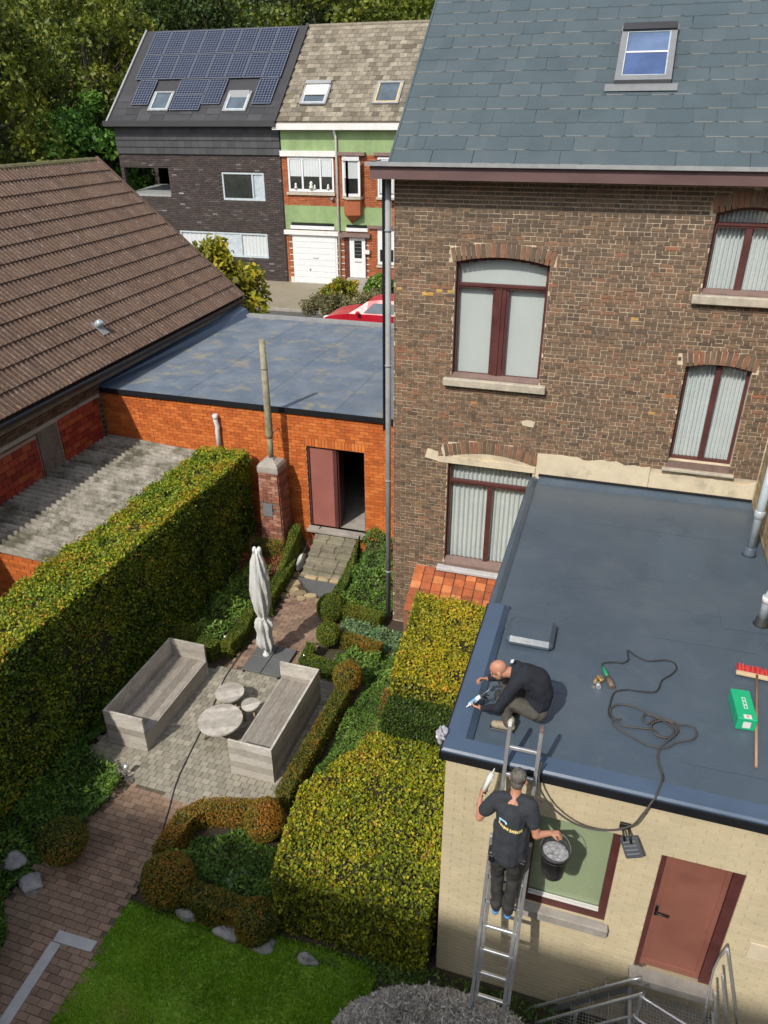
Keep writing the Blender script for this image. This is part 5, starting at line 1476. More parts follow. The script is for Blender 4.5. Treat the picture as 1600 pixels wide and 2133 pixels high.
def build_broom():
    B = thing('push_broom', 'broom with red bristles and a long wooden handle lying on the annex roof', 'broom')
    wood = mat('pale_wood', (.52, .40, .25), .7, .15, 5, stretch=(3, 12, 3)); hw = mat('handle_wood', (.33, .19, .10), .6, .2, 5)
    m = Matrix.Translation((2.05, 7.42, RZ)) @ Matrix.Rotation(R(-3), 4, 'Z')
    q = MB(); q.cbox((0, 0, .045), .46, .055, .035, None, .5, .006); q.v = [tuple(m @ Vector(p)) for p in q.v]; q.build('head', wood, B)
    rb = mat('red_bristle', None, .7, .2, 30, tones=[(0, (.35, .02, .025)), (1, (.62, .07, .06))])
    r = random.Random(2); q = MB()
    for i in range(26):
        for j in range(3):
            x = -.215+i*.0172; z = .03+j*.014
            q.add([m @ Vector(p) for p in ((x, .02, z), (x+.014, .02, z), (x+.016+r.uniform(-.006, .006), .15+r.uniform(-.01, .01), z+r.uniform(-.02, .02)), (x-.002+r.uniform(-.006, .006), .15+r.uniform(-.01, .01), z+r.uniform(-.015, .02)))], [(0, 1, 2, 3)], r.random())
    q.box(-.215, .225, .02, .13, .012, .05, .5, m)
    o = q.build('bristles', rb, B); o['kind'] = 'stuff'
    q = MB(); q.tube([(2.03, 7.41, RZ+.07), (1.955, 6.75, RZ+.045), (1.875, 6.02, RZ+.02)], .0135, 10); q.build('handle', hw, B)
build_broom()

def build_green_box():
    B = thing('green_tool_box', 'bright green box with white labels lying beside the broom handle on the annex roof', 'box')
    g = mat('green_carton', (.012, .36, .17), .5, .06, 4)
    m = Matrix.Translation((1.815, 6.77, RZ)) @ Matrix.Rotation(R(4), 4, 'Z')
    q = MB(); q.cbox((0, 0, .075), .19, .46, .15, None, .5, .006); q.v = [tuple(m @ Vector(p)) for p in q.v]; q.build('body', g, B)
    q = MB(); q.box(-.098, .098, -.128, -.122, .02, .154, .5, m); q.build('flap_edge', g, B)
    q = MB()
    for k in range(6):      # the stacked letters of the printed word, too small to read in the photograph
        y = .08-k*.030
        q.box(-.010, -.002, y, y+.022, .1505, .152, .5, m); q.box(.020, .028, y, y+.022, .1505, .152, .5, m)
        q.box(-.002, .020, y+(.0 if k % 2 else .016), y+(.006 if k % 2 else .022), .1505, .152, .5, m)
    q.build('lettering', M['white_pvc'], B)
    q = MB(); q.box(-.035, .04, -.231, -.2305, .03, .11, .5, m); q.box(-.035, .04, -.222, -.165, .1505, .152, .5, m); q.build('label', M['white_pvc'], B)
    q = MB(); q.box(-.01, .02, -.205, -.175, .1525, .153, .5, m); q.build('label_mark', mat('orange_print', (.6, .25, .12), .6, .1, 4), B)
build_green_box()

def build_bag():
    bm = bmesh.new(); bmesh.ops.create_icosphere(bm, subdivisions=4, radius=1)
    r = np.random.default_rng(4); ph = r.uniform(0, 6, 8)
    for v in bm.verts:
        p = v.co; d = 1+.22*math.sin(6*p.x+3*p.z+ph[0])*math.sin(5*p.y+ph[1])+.15*math.sin(11*p.z+4*p.x+ph[2])
        v.co = Vector((p.x*.055*d, p.y*.075*d, p.z*.085*d))
    me = bpy.data.meshes.new('crumpled_bag'); bm.to_mesh(me); bm.free(); me.materials.append(mat('silvery_plastic', (.38, .38, .42), .3, .3, 30, spec=.6))
    tag(put('crumpled_bag', me, None, (-1.125, 5.50, 3.66)), 'small crumpled silvery bag hanging at the front left corner of the annex roof', 'bag')
build_bag()

def build_floodlight():
    F = thing('wall_lamp', 'small dark wall lamp on a bracket above and between the annex window and door', 'lamp')
    q = MB(); q.tube([(.70, 5.345, 3.20), (.715, 5.22, 3.22), (.74, 5.20, 3.13)], .011, 6); q.tube([(.76, 5.345, 3.19), (.775, 5.22, 3.20), (.80, 5.19, 3.13)], .011, 6); q.cbox((.735, 5.335, 3.18), .10, .03, .07, None, .5, .004); q.build('bracket', M['black'], F)
    m = Matrix.Rotation(R(-28), 3, 'Y') @ Matrix.Rotation(R(-22), 3, 'X')
    q = MB(); q.cbox((.815, 5.22, 3.05), .165, .045, .205, m, .5, .01); q.build('head', mat('dark_lamp_body', (.06, .07, .085), .5, .15, 9), F)
    for k in range(4):
        q = MB(); c = Vector((.815, 5.22, 3.06)) + m @ Vector((0, -.03, -.06+k*.04)); q.cbox(c, .12, .012, .008, m); q.build('cooling_fin', M['pipe_grey'], F)
build_floodlight()

# ================================================================ LADDER
def ladder_y(z): return 5.265+.25*(z-3.7)
def build_ladder():
    L = thing('ladder', 'aluminium extension ladder leaning against the annex roof edge', 'ladder')
    k = Vector((0, .25, 1)).normalized()
    z0, z1 = .03, 4.12
    for x in (-.445, -.15):
        q = MB(); zc = (z0+z1)/2; Ln = (z1-z0)/k.z
        m = Matrix.Rotation(-math.atan(.25), 3, 'X'); q.cbox((x, ladder_y(zc), zc), .036, .062, Ln, m, .5, .003); s = q.build('rail', M['alu'], L)
        q = MB(); q.cbox((x, ladder_y(z0)-.0, z0+.02), .04, .08, .06, m, .5, .006); q.build('foot', M['rubber'], s)
        q = MB(); q.cbox((x, ladder_y(z1)+.0, z1+.012), .034, .07, .045, m, .5, .004); q.build('end_cap', M['white_paint'] if x < -.3 else M['sill_brown'], s)
    # lower section rails lie just outside the upper ones
    for x in (-.487, -.108):
        q = MB(); za, zb = .06, 2.95; zc = (za+zb)/2
        m = Matrix.Rotation(-math.atan(.25), 3, 'X'); q.cbox((x, ladder_y(zc)-.03, zc), .034, .06, (zb-za)/k.z, m, .5, .003); q.build('lower_rail', M['alu'], L)
    for i in range(14):
        z = 3.887-i*.285
        if z < .1: break
        q = MB(); m = Matrix.Rotation(-math.atan(.25), 3, 'X')
        w = .27 if z > 2.6 else .345
        yy = ladder_y(z) - (0 if z > 2.6 else .012)
        q.cbox((-.2975, yy, z), w, .040, .036, m, .5, .006); q.build('rung', M['alu'], L)
build_ladder()

# ================================================================ METAL LANDING AND RAILS AT THE ANNEX DOOR
def build_landing():
    G = thing('metal_landing', 'galvanised grating landing and stairs with tube handrails below the annex door', 'stairs')
    x0, x1, y0, y1, z = 1.13, 1.93, 4.55, 5.22, .90
    q = MB()
    for i in range(int((x1-x0)/.032)): q.box(x0+i*.032, x0+i*.032+.004, y0, y1, z-.03, z)
    for j in range(int((y1-y0)/.034)): q.box(x0, x1, y0+j*.034, y0+j*.034+.005, z-.012, z-.002)
    o = q.build('grating', M['galv'], G); o['kind'] = 'stuff'
    q = MB(); q.box(x0-.03, x0-.002, y0, y1, z-.06, z+.01); q.box(x1, x1+.03, y0, y1, z-.06, z+.01); q.box(x0, x1, y0-.03, y0-.002, z-.06, z+.01); q.build('edge_frame', M['galv'], G)
    for k in range(5):
        za = .70-k*.195; xa = 1.10-(k+1)*.178
        q = MB()
        for i in range(6): q.box(xa+i*.034, xa+i*.032+.005, y0, y1, za-.025, za)
        for j in range(18): q.box(xa, xa+.20, y0+j*.036, y0+j*.036+.004, za-.012, za-.004)
        q.build('tread', M['galv'], G)['kind'] = 'stuff'
    for y in (y0-.02, y1+.02):
        q = MB(); q.add([(1.10, y, .90), (.15, y, -.15), (.15, y, -.27), (1.10, y, .78)], [(0,1,2,3)]); q.add([(1.10, y+.006, .90), (.15, y+.006, -.15), (.15, y+.006, -.27), (1.10, y+.006, .78)], [(3,2,1,0)]); q.build('stringer', M['galv'], G)
    def rail(pts, name='handrail', r_=.0165):
        q = MB(); q.tube(smooth_path(pts, 3), r_, 8); return q.build(name, M['alu'], G)
    rail([(.05, 5.20, -.09), (.21, 5.20, .09), (1.10, 5.20, 1.07), (1.18, 5.20, 1.09)])
    for x, zz in ((.40, .29), (.62, .54), (.88, .83)): rail([(x, 5.22, zz), (x, 5.26, zz-.06), (x, 5.34, zz-.08)], 'rail_bracket', .009)
    rail([(.2, 4.90, .28), (.46, 4.90, .58), (1.14, 4.90, 1.33), (1.2, 4.86, 1.36), (1.9, 4.62, 1.36)])
    rail([(.40, 4.90, .13), (.80, 4.90, .58), (1.14, 4.90, .95), (1.2, 4.86, .98), (1.9, 4.62, .98)])
    for p, a, c in (((1.17, 4.89), .3, 1.36), ((.60, 4.90), .0, .72)): rail([(p[0], p[1], a), (p[0], p[1], (a+c)/2), (p[0], p[1], c)], 'post', .016)
    q = MB(); q.box(x0-.0, x0+.03, y0, y0+.03, 0, .86); q.box(x1-.03, x1, y0, y0+.03, 0, .86); q.box(x0, x0+.03, y1-.03, y1, 0, .86); q.box(x1-.03, x1, y1-.03, y1, 0, .86); q.build('legs', M['galv'], G)['kind'] = 'stuff'
    # mesh side panel beside the landing
    q = MB()
    for i in range(14): q.box(x0-.016, x0-.012, y0+i*.05, y0+i*.05+.004, .1, .86)
    for j in range(18): q.box(x0-.012, x0-.009, y0, y1, .1+j*.045, .104+j*.045)
    q.build('mesh_panel', M['galv'], G)['kind'] = 'stuff'
    # rails at the right side
    for a, c in (((1.85, 5.15, 2.07), (2.17, 5.13, .94)), ((1.83, 5.0, 1.88), (2.06, 4.98, .98)), ((1.77, 4.86, 1.80), (1.92, 4.84, 1.1))):
        rail([a, tuple((Vector(a)+Vector(c))/2), c], 'side_rail', .013)
    rail([(1.85, 5.15, 2.07), (1.80, 5.15, 1.7), (1.78, 4.9, 1.2)], 'side_rail', .011)
build_landing()

# ================================================================ FOLIAGE
def leaf_quads(P, N, size, aspect, r, flat=.5, updroop=0.0):
    """kite-shaped leaves at P facing roughly N; returns verts, faces"""
    n = len(P)
    size = np.broadcast_to(size, (n,)) if np.ndim(size) else np.full(n, size)
    s = size*r.uniform(.45, 1.5, n)
    nn = N*flat + r.normal(0, 1, (n, 3))*(1-flat)
    nn /= np.linalg.norm(nn, axis=1, keepdims=True)+1e-9
    t = r.normal(0, 1, (n, 3)); t -= nn*np.sum(t*nn, 1, keepdims=True); t /= np.linalg.norm(t, axis=1, keepdims=True)+1e-9
    b = np.cross(nn, t)
    s_ = s[:, None]
    v0 = P - t*s_*.5
    v1 = P + b*s_*.5*aspect - t*s_*.05
    v2 = P + t*s_*.5 - nn*s_*.12
    v3 = P - b*s_*.5*aspect - t*s_*.05
    V = np.stack([v0, v1, v2, v3], 1).reshape(-1, 3)
    F = np.arange(n*4).reshape(n, 4)
    return V, F

def wob(P, amp, freq, ph):
    """smooth 3-d wobble in [-amp, amp]"""
    x, y, z = P[:, 0], P[:, 1], P[:, 2]
    return amp*(np.sin(freq*x+ph[0]+1.3*np.sin(freq*.7*y+ph[1]))+np.sin(freq*y*1.1+ph[2]+np.sin(freq*.8*z+ph[3]))+np.sin(freq*1.3*z+ph[4]+1.1*np.sin(freq*.9*x+ph[5])))/3

LT = {
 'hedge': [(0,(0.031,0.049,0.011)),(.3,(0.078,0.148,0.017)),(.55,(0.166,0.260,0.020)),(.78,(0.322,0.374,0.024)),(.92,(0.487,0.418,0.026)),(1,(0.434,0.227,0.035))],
 'hedge_mid': [(0,(.06,.042,.018)),(.2,(.085,.11,.015)),(.42,(.19,.25,.018)),(.66,(.34,.37,.022)),(.86,(.58,.47,.03)),(1,(.24,.11,.03))],
 'hedge_yellow': [(0,(0.085,0.076,0.018)),(.25,(0.169,0.203,0.020)),(.5,(0.338,0.338,0.025)),(.75,(0.524,0.439,0.025)),(1,(0.557,0.288,0.034))],
 'box': [(0,(.035,.055,.010)),(.35,(.085,.125,.016)),(.62,(.165,.170,.020)),(.84,(.27,.175,.024)),(1,(.42,.18,.025))],
 'box_green': [(0,(0.027,0.047,0.008)),(.4,(0.074,0.128,0.016)),(.75,(0.149,0.203,0.019)),(1,(0.230,0.203,0.027))],
 'ivy': [(0,(.020,.045,.008)),(.5,(.055,.13,.016)),(.85,(.11,.21,.028)),(1,(.22,.30,.04))],
 'bedgreen': [(0,(.035,.08,.014)),(.5,(.11,.22,.03)),(.85,(.22,.34,.06)),(1,(.38,.40,.10))],
 'sage': [(0,(0.063,0.112,0.049)),(.5,(0.140,0.238,0.105)),(1,(0.266,0.378,0.182))],
 'shade_green': [(0,(0.013,0.029,0.005)),(.5,(0.039,0.078,0.009)),(1,(0.078,0.124,0.013))],
 'rust': [(0,(0.088,0.033,0.013)),(.5,(0.220,0.077,0.022)),(.8,(0.462,0.110,0.022)),(1,(0.110,0.132,0.022))],
 'santolina': [(0,(.26,.235,.20)),(.5,(.55,.52,.47)),(1,(.74,.71,.66))],
 'grass': [(0,(.17,.32,.02)),(.5,(.30,.53,.035)),(.85,(.42,.62,.06)),(1,(.52,.50,.14))],
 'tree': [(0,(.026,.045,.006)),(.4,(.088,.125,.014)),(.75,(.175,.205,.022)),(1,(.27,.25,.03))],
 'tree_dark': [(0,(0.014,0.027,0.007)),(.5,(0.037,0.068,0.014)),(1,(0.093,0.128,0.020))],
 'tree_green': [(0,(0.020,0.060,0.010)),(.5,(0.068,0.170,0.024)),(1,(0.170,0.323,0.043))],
 'tree_yellow': [(0,(0.072,0.084,0.012)),(.4,(0.204,0.216,0.018)),(.75,(0.408,0.372,0.024)),(1,(0.504,0.360,0.036))],
}
 
LT['dry'] = [(0,(.06,.055,.02)),(.5,(.17,.16,.07)),(1,(.30,.27,.15))]
LM = {k: leaf_mat('leaves_'+k, v, .45 if k == 'grass' else .30 if k not in ('shade_green', 'ivy', 'tree_dark') else .2, .5, {'hedge': 1.1, 'hedge_mid': 1.3, 'box': 2.2, 'box_green': 2.0, 'tree': .35, 'tree_dark': .3, 'tree_green': .3}.get(k, 1.0), .22) for k, v in LT.items()}
M['twigs'] = mat('inner_twigs', (.020, .020, .008), .95, .4, 8, patch=(.035, .022, .012), pscale=6, pamt=.6)
M['bark'] = mat('bark', (.035, .028, .020), .95, .3, 4, bump=.5)

def poly_inside(px, py, poly):
    c = np.zeros(len(px), bool); n = len(poly); j = n-1
    for i in range(n):
        xi, yi = poly[i]; xj, yj = poly[j]
        cond = ((yi > py) != (yj > py)) & (px < (xj-xi)*(py-yi)/(yj-yi+1e-12)+xi)
        c ^= cond; j = i
    return c

def hedge(label, poly, z0, z1, leaf, dens, kind, name='clipped_hedge', group=None, wamp=.03, wfreq=3.0, depth=.05, seed=1, flat=.45, tone=(.5, .2), sidetone=None, cat='hedge', edge_round=.05, aspect=.6, zfun=None, parent=None, part=None):
    """clipped hedge over a polygon footprint (counter-clockwise), leaves over top and sides, a dark twig core inside"""
    r = np.random.default_rng(seed); ph = r.uniform(0, 6, 6)
    poly = [tuple(p) for p in poly]; n = len(poly)
    xs = np.array([p[0] for p in poly]); ys = np.array([p[1] for p in poly])
    area = 0.5*abs(np.dot(xs, np.roll(ys, -1))-np.dot(ys, np.roll(xs, -1)))
    bb = (xs.max()-xs.min())*(ys.max()-ys.min())
    m = int(area*dens*bb/area)
    px = r.uniform(xs.min(), xs.max(), m); py = r.uniform(ys.min(), ys.max(), m)
    k = poly_inside(px, py, poly); px, py = px[k], py[k]
    Pt = np.stack([px, py, np.full(len(px), z1)], 1); Nt = np.tile([0, 0, 1.0], (len(px), 1))
    Ps = [Pt]; Ns = [Nt]; top = [np.ones(len(px), bool)]
    for i in range(n):
        a = np.array(poly[i]); b_ = np.array(poly[(i+1) % n]); L = np.linalg.norm(b_-a)
        c = int(L*(z1-z0)*dens)
        t = r.random(c)[:, None]; q = a+(b_-a)*t
        nn = np.array([(b_-a)[1], -(b_-a)[0], 0])/L
        zz = z0+(z1-z0)*r.random(c)
        Ps.append(np.column_stack([q, zz])); Ns.append(np.tile(nn, (c, 1))); top.append(np.zeros(c, bool))
    P = np.concatenate(Ps); N = np.concatenate(Ns); top = np.concatenate(top)
    d = wob(P, wamp, wfreq, ph) - np.abs(r.normal(0, depth, len(P))) + r.uniform(0, leaf*.6, len(P))*(r.random(len(P)) > .8)
    gaps = wob(P, 1.0, 9.0, ph+4)+r.normal(0, .25, len(P))
    d = np.where(gaps > .55, d-depth*1.6, d)                      # hollows where the twigs show
    sh = r.random(len(P)) > .985; d = np.where(sh, d+r.uniform(.02, .07, len(P)), d)     # stray shoots
    P = P + N*d[:, None]
    # round the top arris
    tops = P[:, 2] > z1-edge_round
    P[tops & ~top] -= N[tops & ~top]*edge_round*.4
    T = np.clip(r.normal(tone[0], tone[1], len(P)) + wob(P, .12, 1.7, ph+2), 0, 1)
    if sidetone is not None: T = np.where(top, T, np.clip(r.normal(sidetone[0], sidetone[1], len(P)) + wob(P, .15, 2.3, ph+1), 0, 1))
    V, F = leaf_quads(P, N, leaf, aspect, r, flat)
    if zfun: V[:, 2] += zfun(V[:, 0], V[:, 1])
    if parent is None:
        root = thing(name, label, cat, group=group)
    else: root = parent
    put('foliage', np_mesh('foliage', V, F, T, LM[kind]), root)
    # core: same prism shrunk a little
    c = np.array([xs.mean(), ys.mean()]); ins = .05 + depth*.6
    q = MB()
    cp = []
    for i in range(n):
        a = np.array(poly[i-1]); b_ = np.array(poly[i]); e = np.array(poly[(i+1) % n])
        n1 = np.array([(b_-a)[1], -(b_-a)[0]]); n1 = n1/np.linalg.norm(n1); n2 = np.array([(e-b_)[1], -(e-b_)[0]]); n2 = n2/np.linalg.norm(n2)
        mm = n1+n2; mm = mm/max(.3, np.dot(mm, n1)) if np.dot(mm, n1) > 0 else mm
        cp.append(tuple(b_-mm*ins))
    zc = float(zfun(np.array([c[0]]), np.array([c[1]]))[0]) if zfun else 0
    q.prism(cp, z0-.02+zc, z1-ins+zc*1.0); q.build('twigs', M['twigs'], root)
    return root

def ball(label, x, y, z, rad, kind, leaf=.028, dens=6500, seed=1, sz=1.0, tone=(.55, .2), name='clipped_ball', cat='shrub', group='clipped box balls'):
    r = np.random.default_rng(seed); ph = r.uniform(0, 6, 6)
    n = int(4*math.pi*rad*rad*dens)
    N = r.normal(0, 1, (n, 3)); N /= np.linalg.norm(N, axis=1, keepdims=True)
    d = rad + wob(N, rad*.06, 3.5, ph) - np.abs(r.normal(0, rad*.06, n))
    P = N*d[:, None]*np.array([1, 1, sz]) + np.array([x, y, z])
    T = np.clip(r.normal(tone[0], tone[1], n)+wob(P, .18, 4, ph), 0, 1)
    k = P[:, 2] > 0
    V, F = leaf_quads(P[k], N[k], leaf, .6, r, .5)
    root = thing(name, label, cat, group=group)
    put('foliage', np_mesh('foliage', V, F, T[k], LM[kind]), root)
    q = MB(); q.lathe([(rad*.86*math.sin(t)+.001, -rad*.86*sz*math.cos(t)) for t in np.linspace(0.02, math.pi-.02, 9)], (x, y, z), 14); q.build('twigs', M['twigs'], root)
    q = MB(); q.tube([(x, y, 0), (x, y, z)], .03, 6); q.build('stem', M['bark'], root)
    return root

def clump_bed(name, poly, leaf, dens, kind, zt=.2, seed=1, label=None, zf=None, kindtag='stuff', aspect=.45, tone=(.5, .22), clumps=None, cat=None):
    """loose low plants growing over a bed: leaves gathered in mounds"""
    r = np.random.default_rng(seed); ph = r.uniform(0, 6, 6)
    xs = np.array([p[0] for p in poly]); ys = np.array([p[1] for p in poly])
    m = int((xs.max()-xs.min())*(ys.max()-ys.min())*dens)
    px = r.uniform(xs.min(), xs.max(), m); py = r.uniform(ys.min(), ys.max(), m)
    k = poly_inside(px, py, poly); px, py = px[k], py[k]
    n = len(px)
    P0 = np.stack([px, py, np.zeros(n)], 1)
    mound = np.clip(.5 + wob(P0, 1.1, 5.0, ph)+wob(P0, .5, 13.0, ph+1), 0.05, 1.2)
    z = zt*mound*r.uniform(.35, 1.0, n)**.6
    g = wob(P0, 1, 5.0, ph)
    P = np.stack([px, py, z], 1)
    N = np.stack([r.normal(0, .5, n), r.normal(0, .5, n)-.1, np.full(n, .9)], 1); N /= np.linalg.norm(N, axis=1, keepdims=True)
    T = np.clip(r.normal(tone[0], tone[1], n)+.15*(mound-.6), 0, 1)
    V, F = leaf_quads(P, N, leaf, aspect, r, .65)
    V[:, 2] = V[:, 2] + (ground_z(V[:, 0], V[:, 1]) if zf else 0)
    o = put(name, np_mesh(name, V, F, T, LM[kind])); o['kind'] = kindtag
    if label: o['label'] = label
    if cat: o['category'] = cat
    return o

# --- the tall hedge at the left
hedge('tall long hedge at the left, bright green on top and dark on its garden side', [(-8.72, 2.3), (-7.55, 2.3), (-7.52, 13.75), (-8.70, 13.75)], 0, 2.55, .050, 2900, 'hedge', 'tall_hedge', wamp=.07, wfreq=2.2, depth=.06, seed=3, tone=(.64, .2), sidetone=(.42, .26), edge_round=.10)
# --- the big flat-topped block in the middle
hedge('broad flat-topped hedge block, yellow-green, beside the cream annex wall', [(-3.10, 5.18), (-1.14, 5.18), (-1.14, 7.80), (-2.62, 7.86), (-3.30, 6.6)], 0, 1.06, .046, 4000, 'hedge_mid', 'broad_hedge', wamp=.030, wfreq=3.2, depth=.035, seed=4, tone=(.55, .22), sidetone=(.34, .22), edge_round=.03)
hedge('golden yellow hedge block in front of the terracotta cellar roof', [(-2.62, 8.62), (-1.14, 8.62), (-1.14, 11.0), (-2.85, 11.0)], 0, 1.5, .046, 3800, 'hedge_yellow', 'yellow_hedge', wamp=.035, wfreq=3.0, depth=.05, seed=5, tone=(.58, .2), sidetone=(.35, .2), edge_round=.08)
hedge('narrow green hedge darkened for shade in the gap between the yellow and the broad hedge', [(-2.62, 8.10), (-1.14, 8.10), (-1.14, 8.58), (-2.62, 8.58)], 0, 1.20, .036, 4200, 'shade_green', 'dark_hedge', wamp=.02, depth=.03, seed=6, tone=(.55, .2))  # leaf colour made dark to stand in for shade in the gap
hedge('dark green hedge block at the left edge beside the near path', [(-8.6, 2.0), (-5.80, 2.0), (-5.98, 3.3), (-6.32, 4.1), (-6.85, 4.55), (-8.6, 4.4)], 0, .72, .05, 2600, 'ivy', 'near_hedge', wamp=.04, depth=.05, seed=7, tone=(.5, .2))

# --- low box edging: each run is a hedge of its own
def strip(label, pts, w, h, kind, seed, tone=(.55, .2), leaf=.026, group='low box edging of the beds', zf=None, sidetone=None):
    """a low clipped edging along a polyline, as a closed footprint"""
    P = [Vector((p[0], p[1])) for p in pts]; Lf = []; Rt = []
    for i, p in enumerate(P):
        d = (P[min(i+1, len(P)-1)]-P[max(i-1, 0)]).normalized(); nrm = Vector((-d.y, d.x))
        if 0 < i < len(P)-1:
            d1 = (P[i]-P[i-1]).normalized(); n1 = Vector((-d1.y, d1.x)); k = 1/max(.5, nrm.dot(n1))
        else: k = 1
        Lf.append(p+nrm*w/2*k); Rt.append(p-nrm*w/2*k)
    poly = [tuple(p) for p in Rt]+[tuple(p) for p in reversed(Lf)]
    return hedge(label, poly, 0, h, leaf, 7000, kind, 'box_edging', group, .015, 6.0, .022, seed, .5, tone, sidetone, 'hedge', .03, .6, zf)
rust_side = (.62, .24)
strip('long narrow orange-tinged box edging beside the right bench', [(-3.80, 6.92), (-3.72, 9.40)], .25, .36, 'box', 11, (.66, .18))
strip('orange-brown box edging below the patio, curving to the big ball', [(-4.05, 6.60), (-4.42, 6.52), (-4.80, 6.42), (-4.98, 6.18), (-4.98, 5.55)], .27, .36, 'box', 12, (.74, .17))
strip('speckled box edging along the upper edge of the lawn', [(-4.30, 5.12), (-3.25, 5.10)], .28, .42, 'box', 13, (.55, .26))
strip('green box edging right of the garden steps', [(-5.02, 13.75), (-4.90, 12.9), (-4.88, 12.0)], .22, .34, 'box_green', 14, (.6, .2), zf=lambda x, y: ground_z(x, y))
strip('box edging running to the brick house corner', [(-4.80, 11.72), (-3.72, 11.62)], .28, .36, 'box_green', 15, (.62, .2))
strip('box edging left of the garden steps', [(-6.45, 14.0-.3), (-6.32, 12.9), (-6.22, 11.5), (-6.12, 11.3)], .24, .36, 'box_green', 16, (.6, .2), zf=lambda x, y: ground_z(x, y))
strip('short box edging in front of the brick stove', [(-7.35, 13.05), (-6.62, 13.35)], .35, .34, 'box', 17, (.55, .2), zf=lambda x, y: ground_z(x, y))
strip('box edging behind the left bench', [(-7.25, 9.98), (-6.45, 9.78)], .28, .36, 'box_green', 18, (.6, .2))
strip('box edging turning from the left bench up along the path', [(-6.30, 9.86), (-6.24, 10.4), (-6.36, 11.05)], .24, .36, 'box_green', 19, (.66, .2))
strip('box edging in front of the green bed right of the parasol', [(-4.74, 10.42), (-4.70, 9.98), (-3.98, 9.88)], .20, .34, 'box_green', 20, (.55, .2))
strip('box edging behind the round box ball on the right', [(-4.32, 10.85), (-3.45, 10.70)], .22, .34, 'box', 21, (.6, .2))
ball('round brownish box ball at the far end of the narrow edging', -3.72, 9.62, .42, .27, 'box', seed=31, tone=(.72, .2))
ball('round box ball at the right edge of the upper path', -4.52, 10.72, .36, .24, 'box_green', seed=32, tone=(.72, .2))
ball('orange-brown box ball at the corner of the patio and the broad hedge', -3.82, 6.42, .36, .30, 'box', seed=33, tone=(.80, .17))
ball('largest box ball, orange and green, at the lawn corner beside the path', -4.62, 5.18, .38, .36, 'box', seed=34, tone=(.66, .24), sz=.95)
ball('box ball in the ivy at the left of the near path', -6.30, 5.25, .40, .32, 'box', seed=35, tone=(.50, .24))
ball('rounded green box end at the brick house side of the path', -4.82, 11.62, .30, .30, 'box_green', seed=36, tone=(.7, .2))
ball('low rounded box mound behind the left bench', -7.20, 9.90, .28, .28, 'box_green', seed=37, tone=(.65, .2))
ball('dark green and brown box mound at the corner of the broad hedge', -3.30, 5.06, .26, .28, 'box', seed=38, tone=(.45, .25))

# --- loose planting
clump_bed('bed_plants', [(-4.85, 5.35), (-3.2, 5.3), (-3.35, 6.2), (-4.1, 6.4), (-4.8, 6.1)], .060, 2600, 'bedgreen', .32, 51, 'leafy green plants filling the bed below the patio')
clump_bed('silver_plants', [(-3.95, 5.40), (-3.35, 5.35), (-3.35, 5.75), (-3.9, 5.8)], .085, 900, 'sage', .40, 52, 'pale leaved plants beside the broad hedge')
clump_bed('ground_cover', [(-7.6, 4.3), (-6.75, 4.3), (-6.42, 5.6), (-6.30, 6.55), (-6.7, 6.85), (-7.28, 6.98), (-7.28, 9.2), (-7.6, 9.2)], .060, 3000, 'ivy', .26, 53, 'dark ivy and ground cover below the tall hedge', tone=(.55, .25))
clump_bed('fern_plants', [(-7.3, 7.0), (-6.5, 6.75), (-6.6, 6.1), (-7.3, 6.2)], .10, 450, 'bedgreen', .34, 54, 'taller leafy plants at the patio corner', aspect=.3, tone=(.35, .2))
clump_bed('bed_plants', [(-7.5, 10.1), (-6.5, 10.0), (-6.5, 11.3), (-6.6, 12.6), (-7.5, 12.6)], .075, 1500, 'bedgreen', .34, 55, 'leafy green plants below the far part of the tall hedge', zf=True)
clump_bed('bed_plants', [(-7.5, 12.4), (-6.5, 12.4), (-6.5, 13.9), (-7.5, 13.9)], .05, 1800, 'rust', .18, 56, 'reddish brown ground cover around the brick stove', zf=True)
clump_bed('bed_plants', [(-4.75, 11.9), (-3.70, 11.75), (-3.70, 13.9), (-4.85, 13.9)], .065, 2400, 'bedgreen', .36, 57, 'dark green plants in the bed at the house corner', zf=True, tone=(.38, .22))
clump_bed('rust_plants', [(-4.2, 13.0), (-3.72, 13.0), (-3.72, 13.95), (-4.2, 13.95)], .05, 1400, 'rust', .40, 58, 'rusty brown plants at the house wall', zf=True)
clump_bed('sage_plants', [(-4.55, 10.95), (-3.45, 10.85), (-3.1, 11.35), (-4.4, 11.5)], .070, 3200, 'sage', .22, 59, 'grey-green sage plants between the box edgings')
clump_bed('bed_plants', [(-4.3, 10.05), (-3.4, 9.95), (-3.4, 10.6), (-4.3, 10.65)], .06, 2600, 'bedgreen', .28, 60, 'green plants behind the round box ball')
clump_bed('moss_ground', [(-3.62, 7.0), (-3.35, 6.7), (-2.7, 7.95), (-2.75, 9.9), (-3.5, 9.9)], .045, 4200, 'bedgreen', .16, 61, 'low green ground cover between the edging and the broad hedge', tone=(.5, .2))
clump_bed('rust_plants', [(-3.0, 8.0), (-2.72, 8.0), (-2.75, 9.6), (-3.05, 9.6)], .05, 1800, 'rust', .32, 62, 'orange and rusty plants left of the yellow hedge', tone=(.6, .3))
clump_bed('bed_plants', [(-3.5, 9.9), (-2.9, 9.9), (-2.95, 11.2), (-3.5, 10.8)], .06, 2000, 'bedgreen', .26, 63, 'mixed green plants left of the yellow hedge')
clump_bed('edge_plants', [(-4.6, 4.90), (-2.9, 4.90), (-1.1, 5.00), (-1.1, 5.20), (-4.6, 5.10)], .035, 3500, 'bedgreen', .10, 64, 'small leafy plants among the edging stones', tone=(.6, .25))

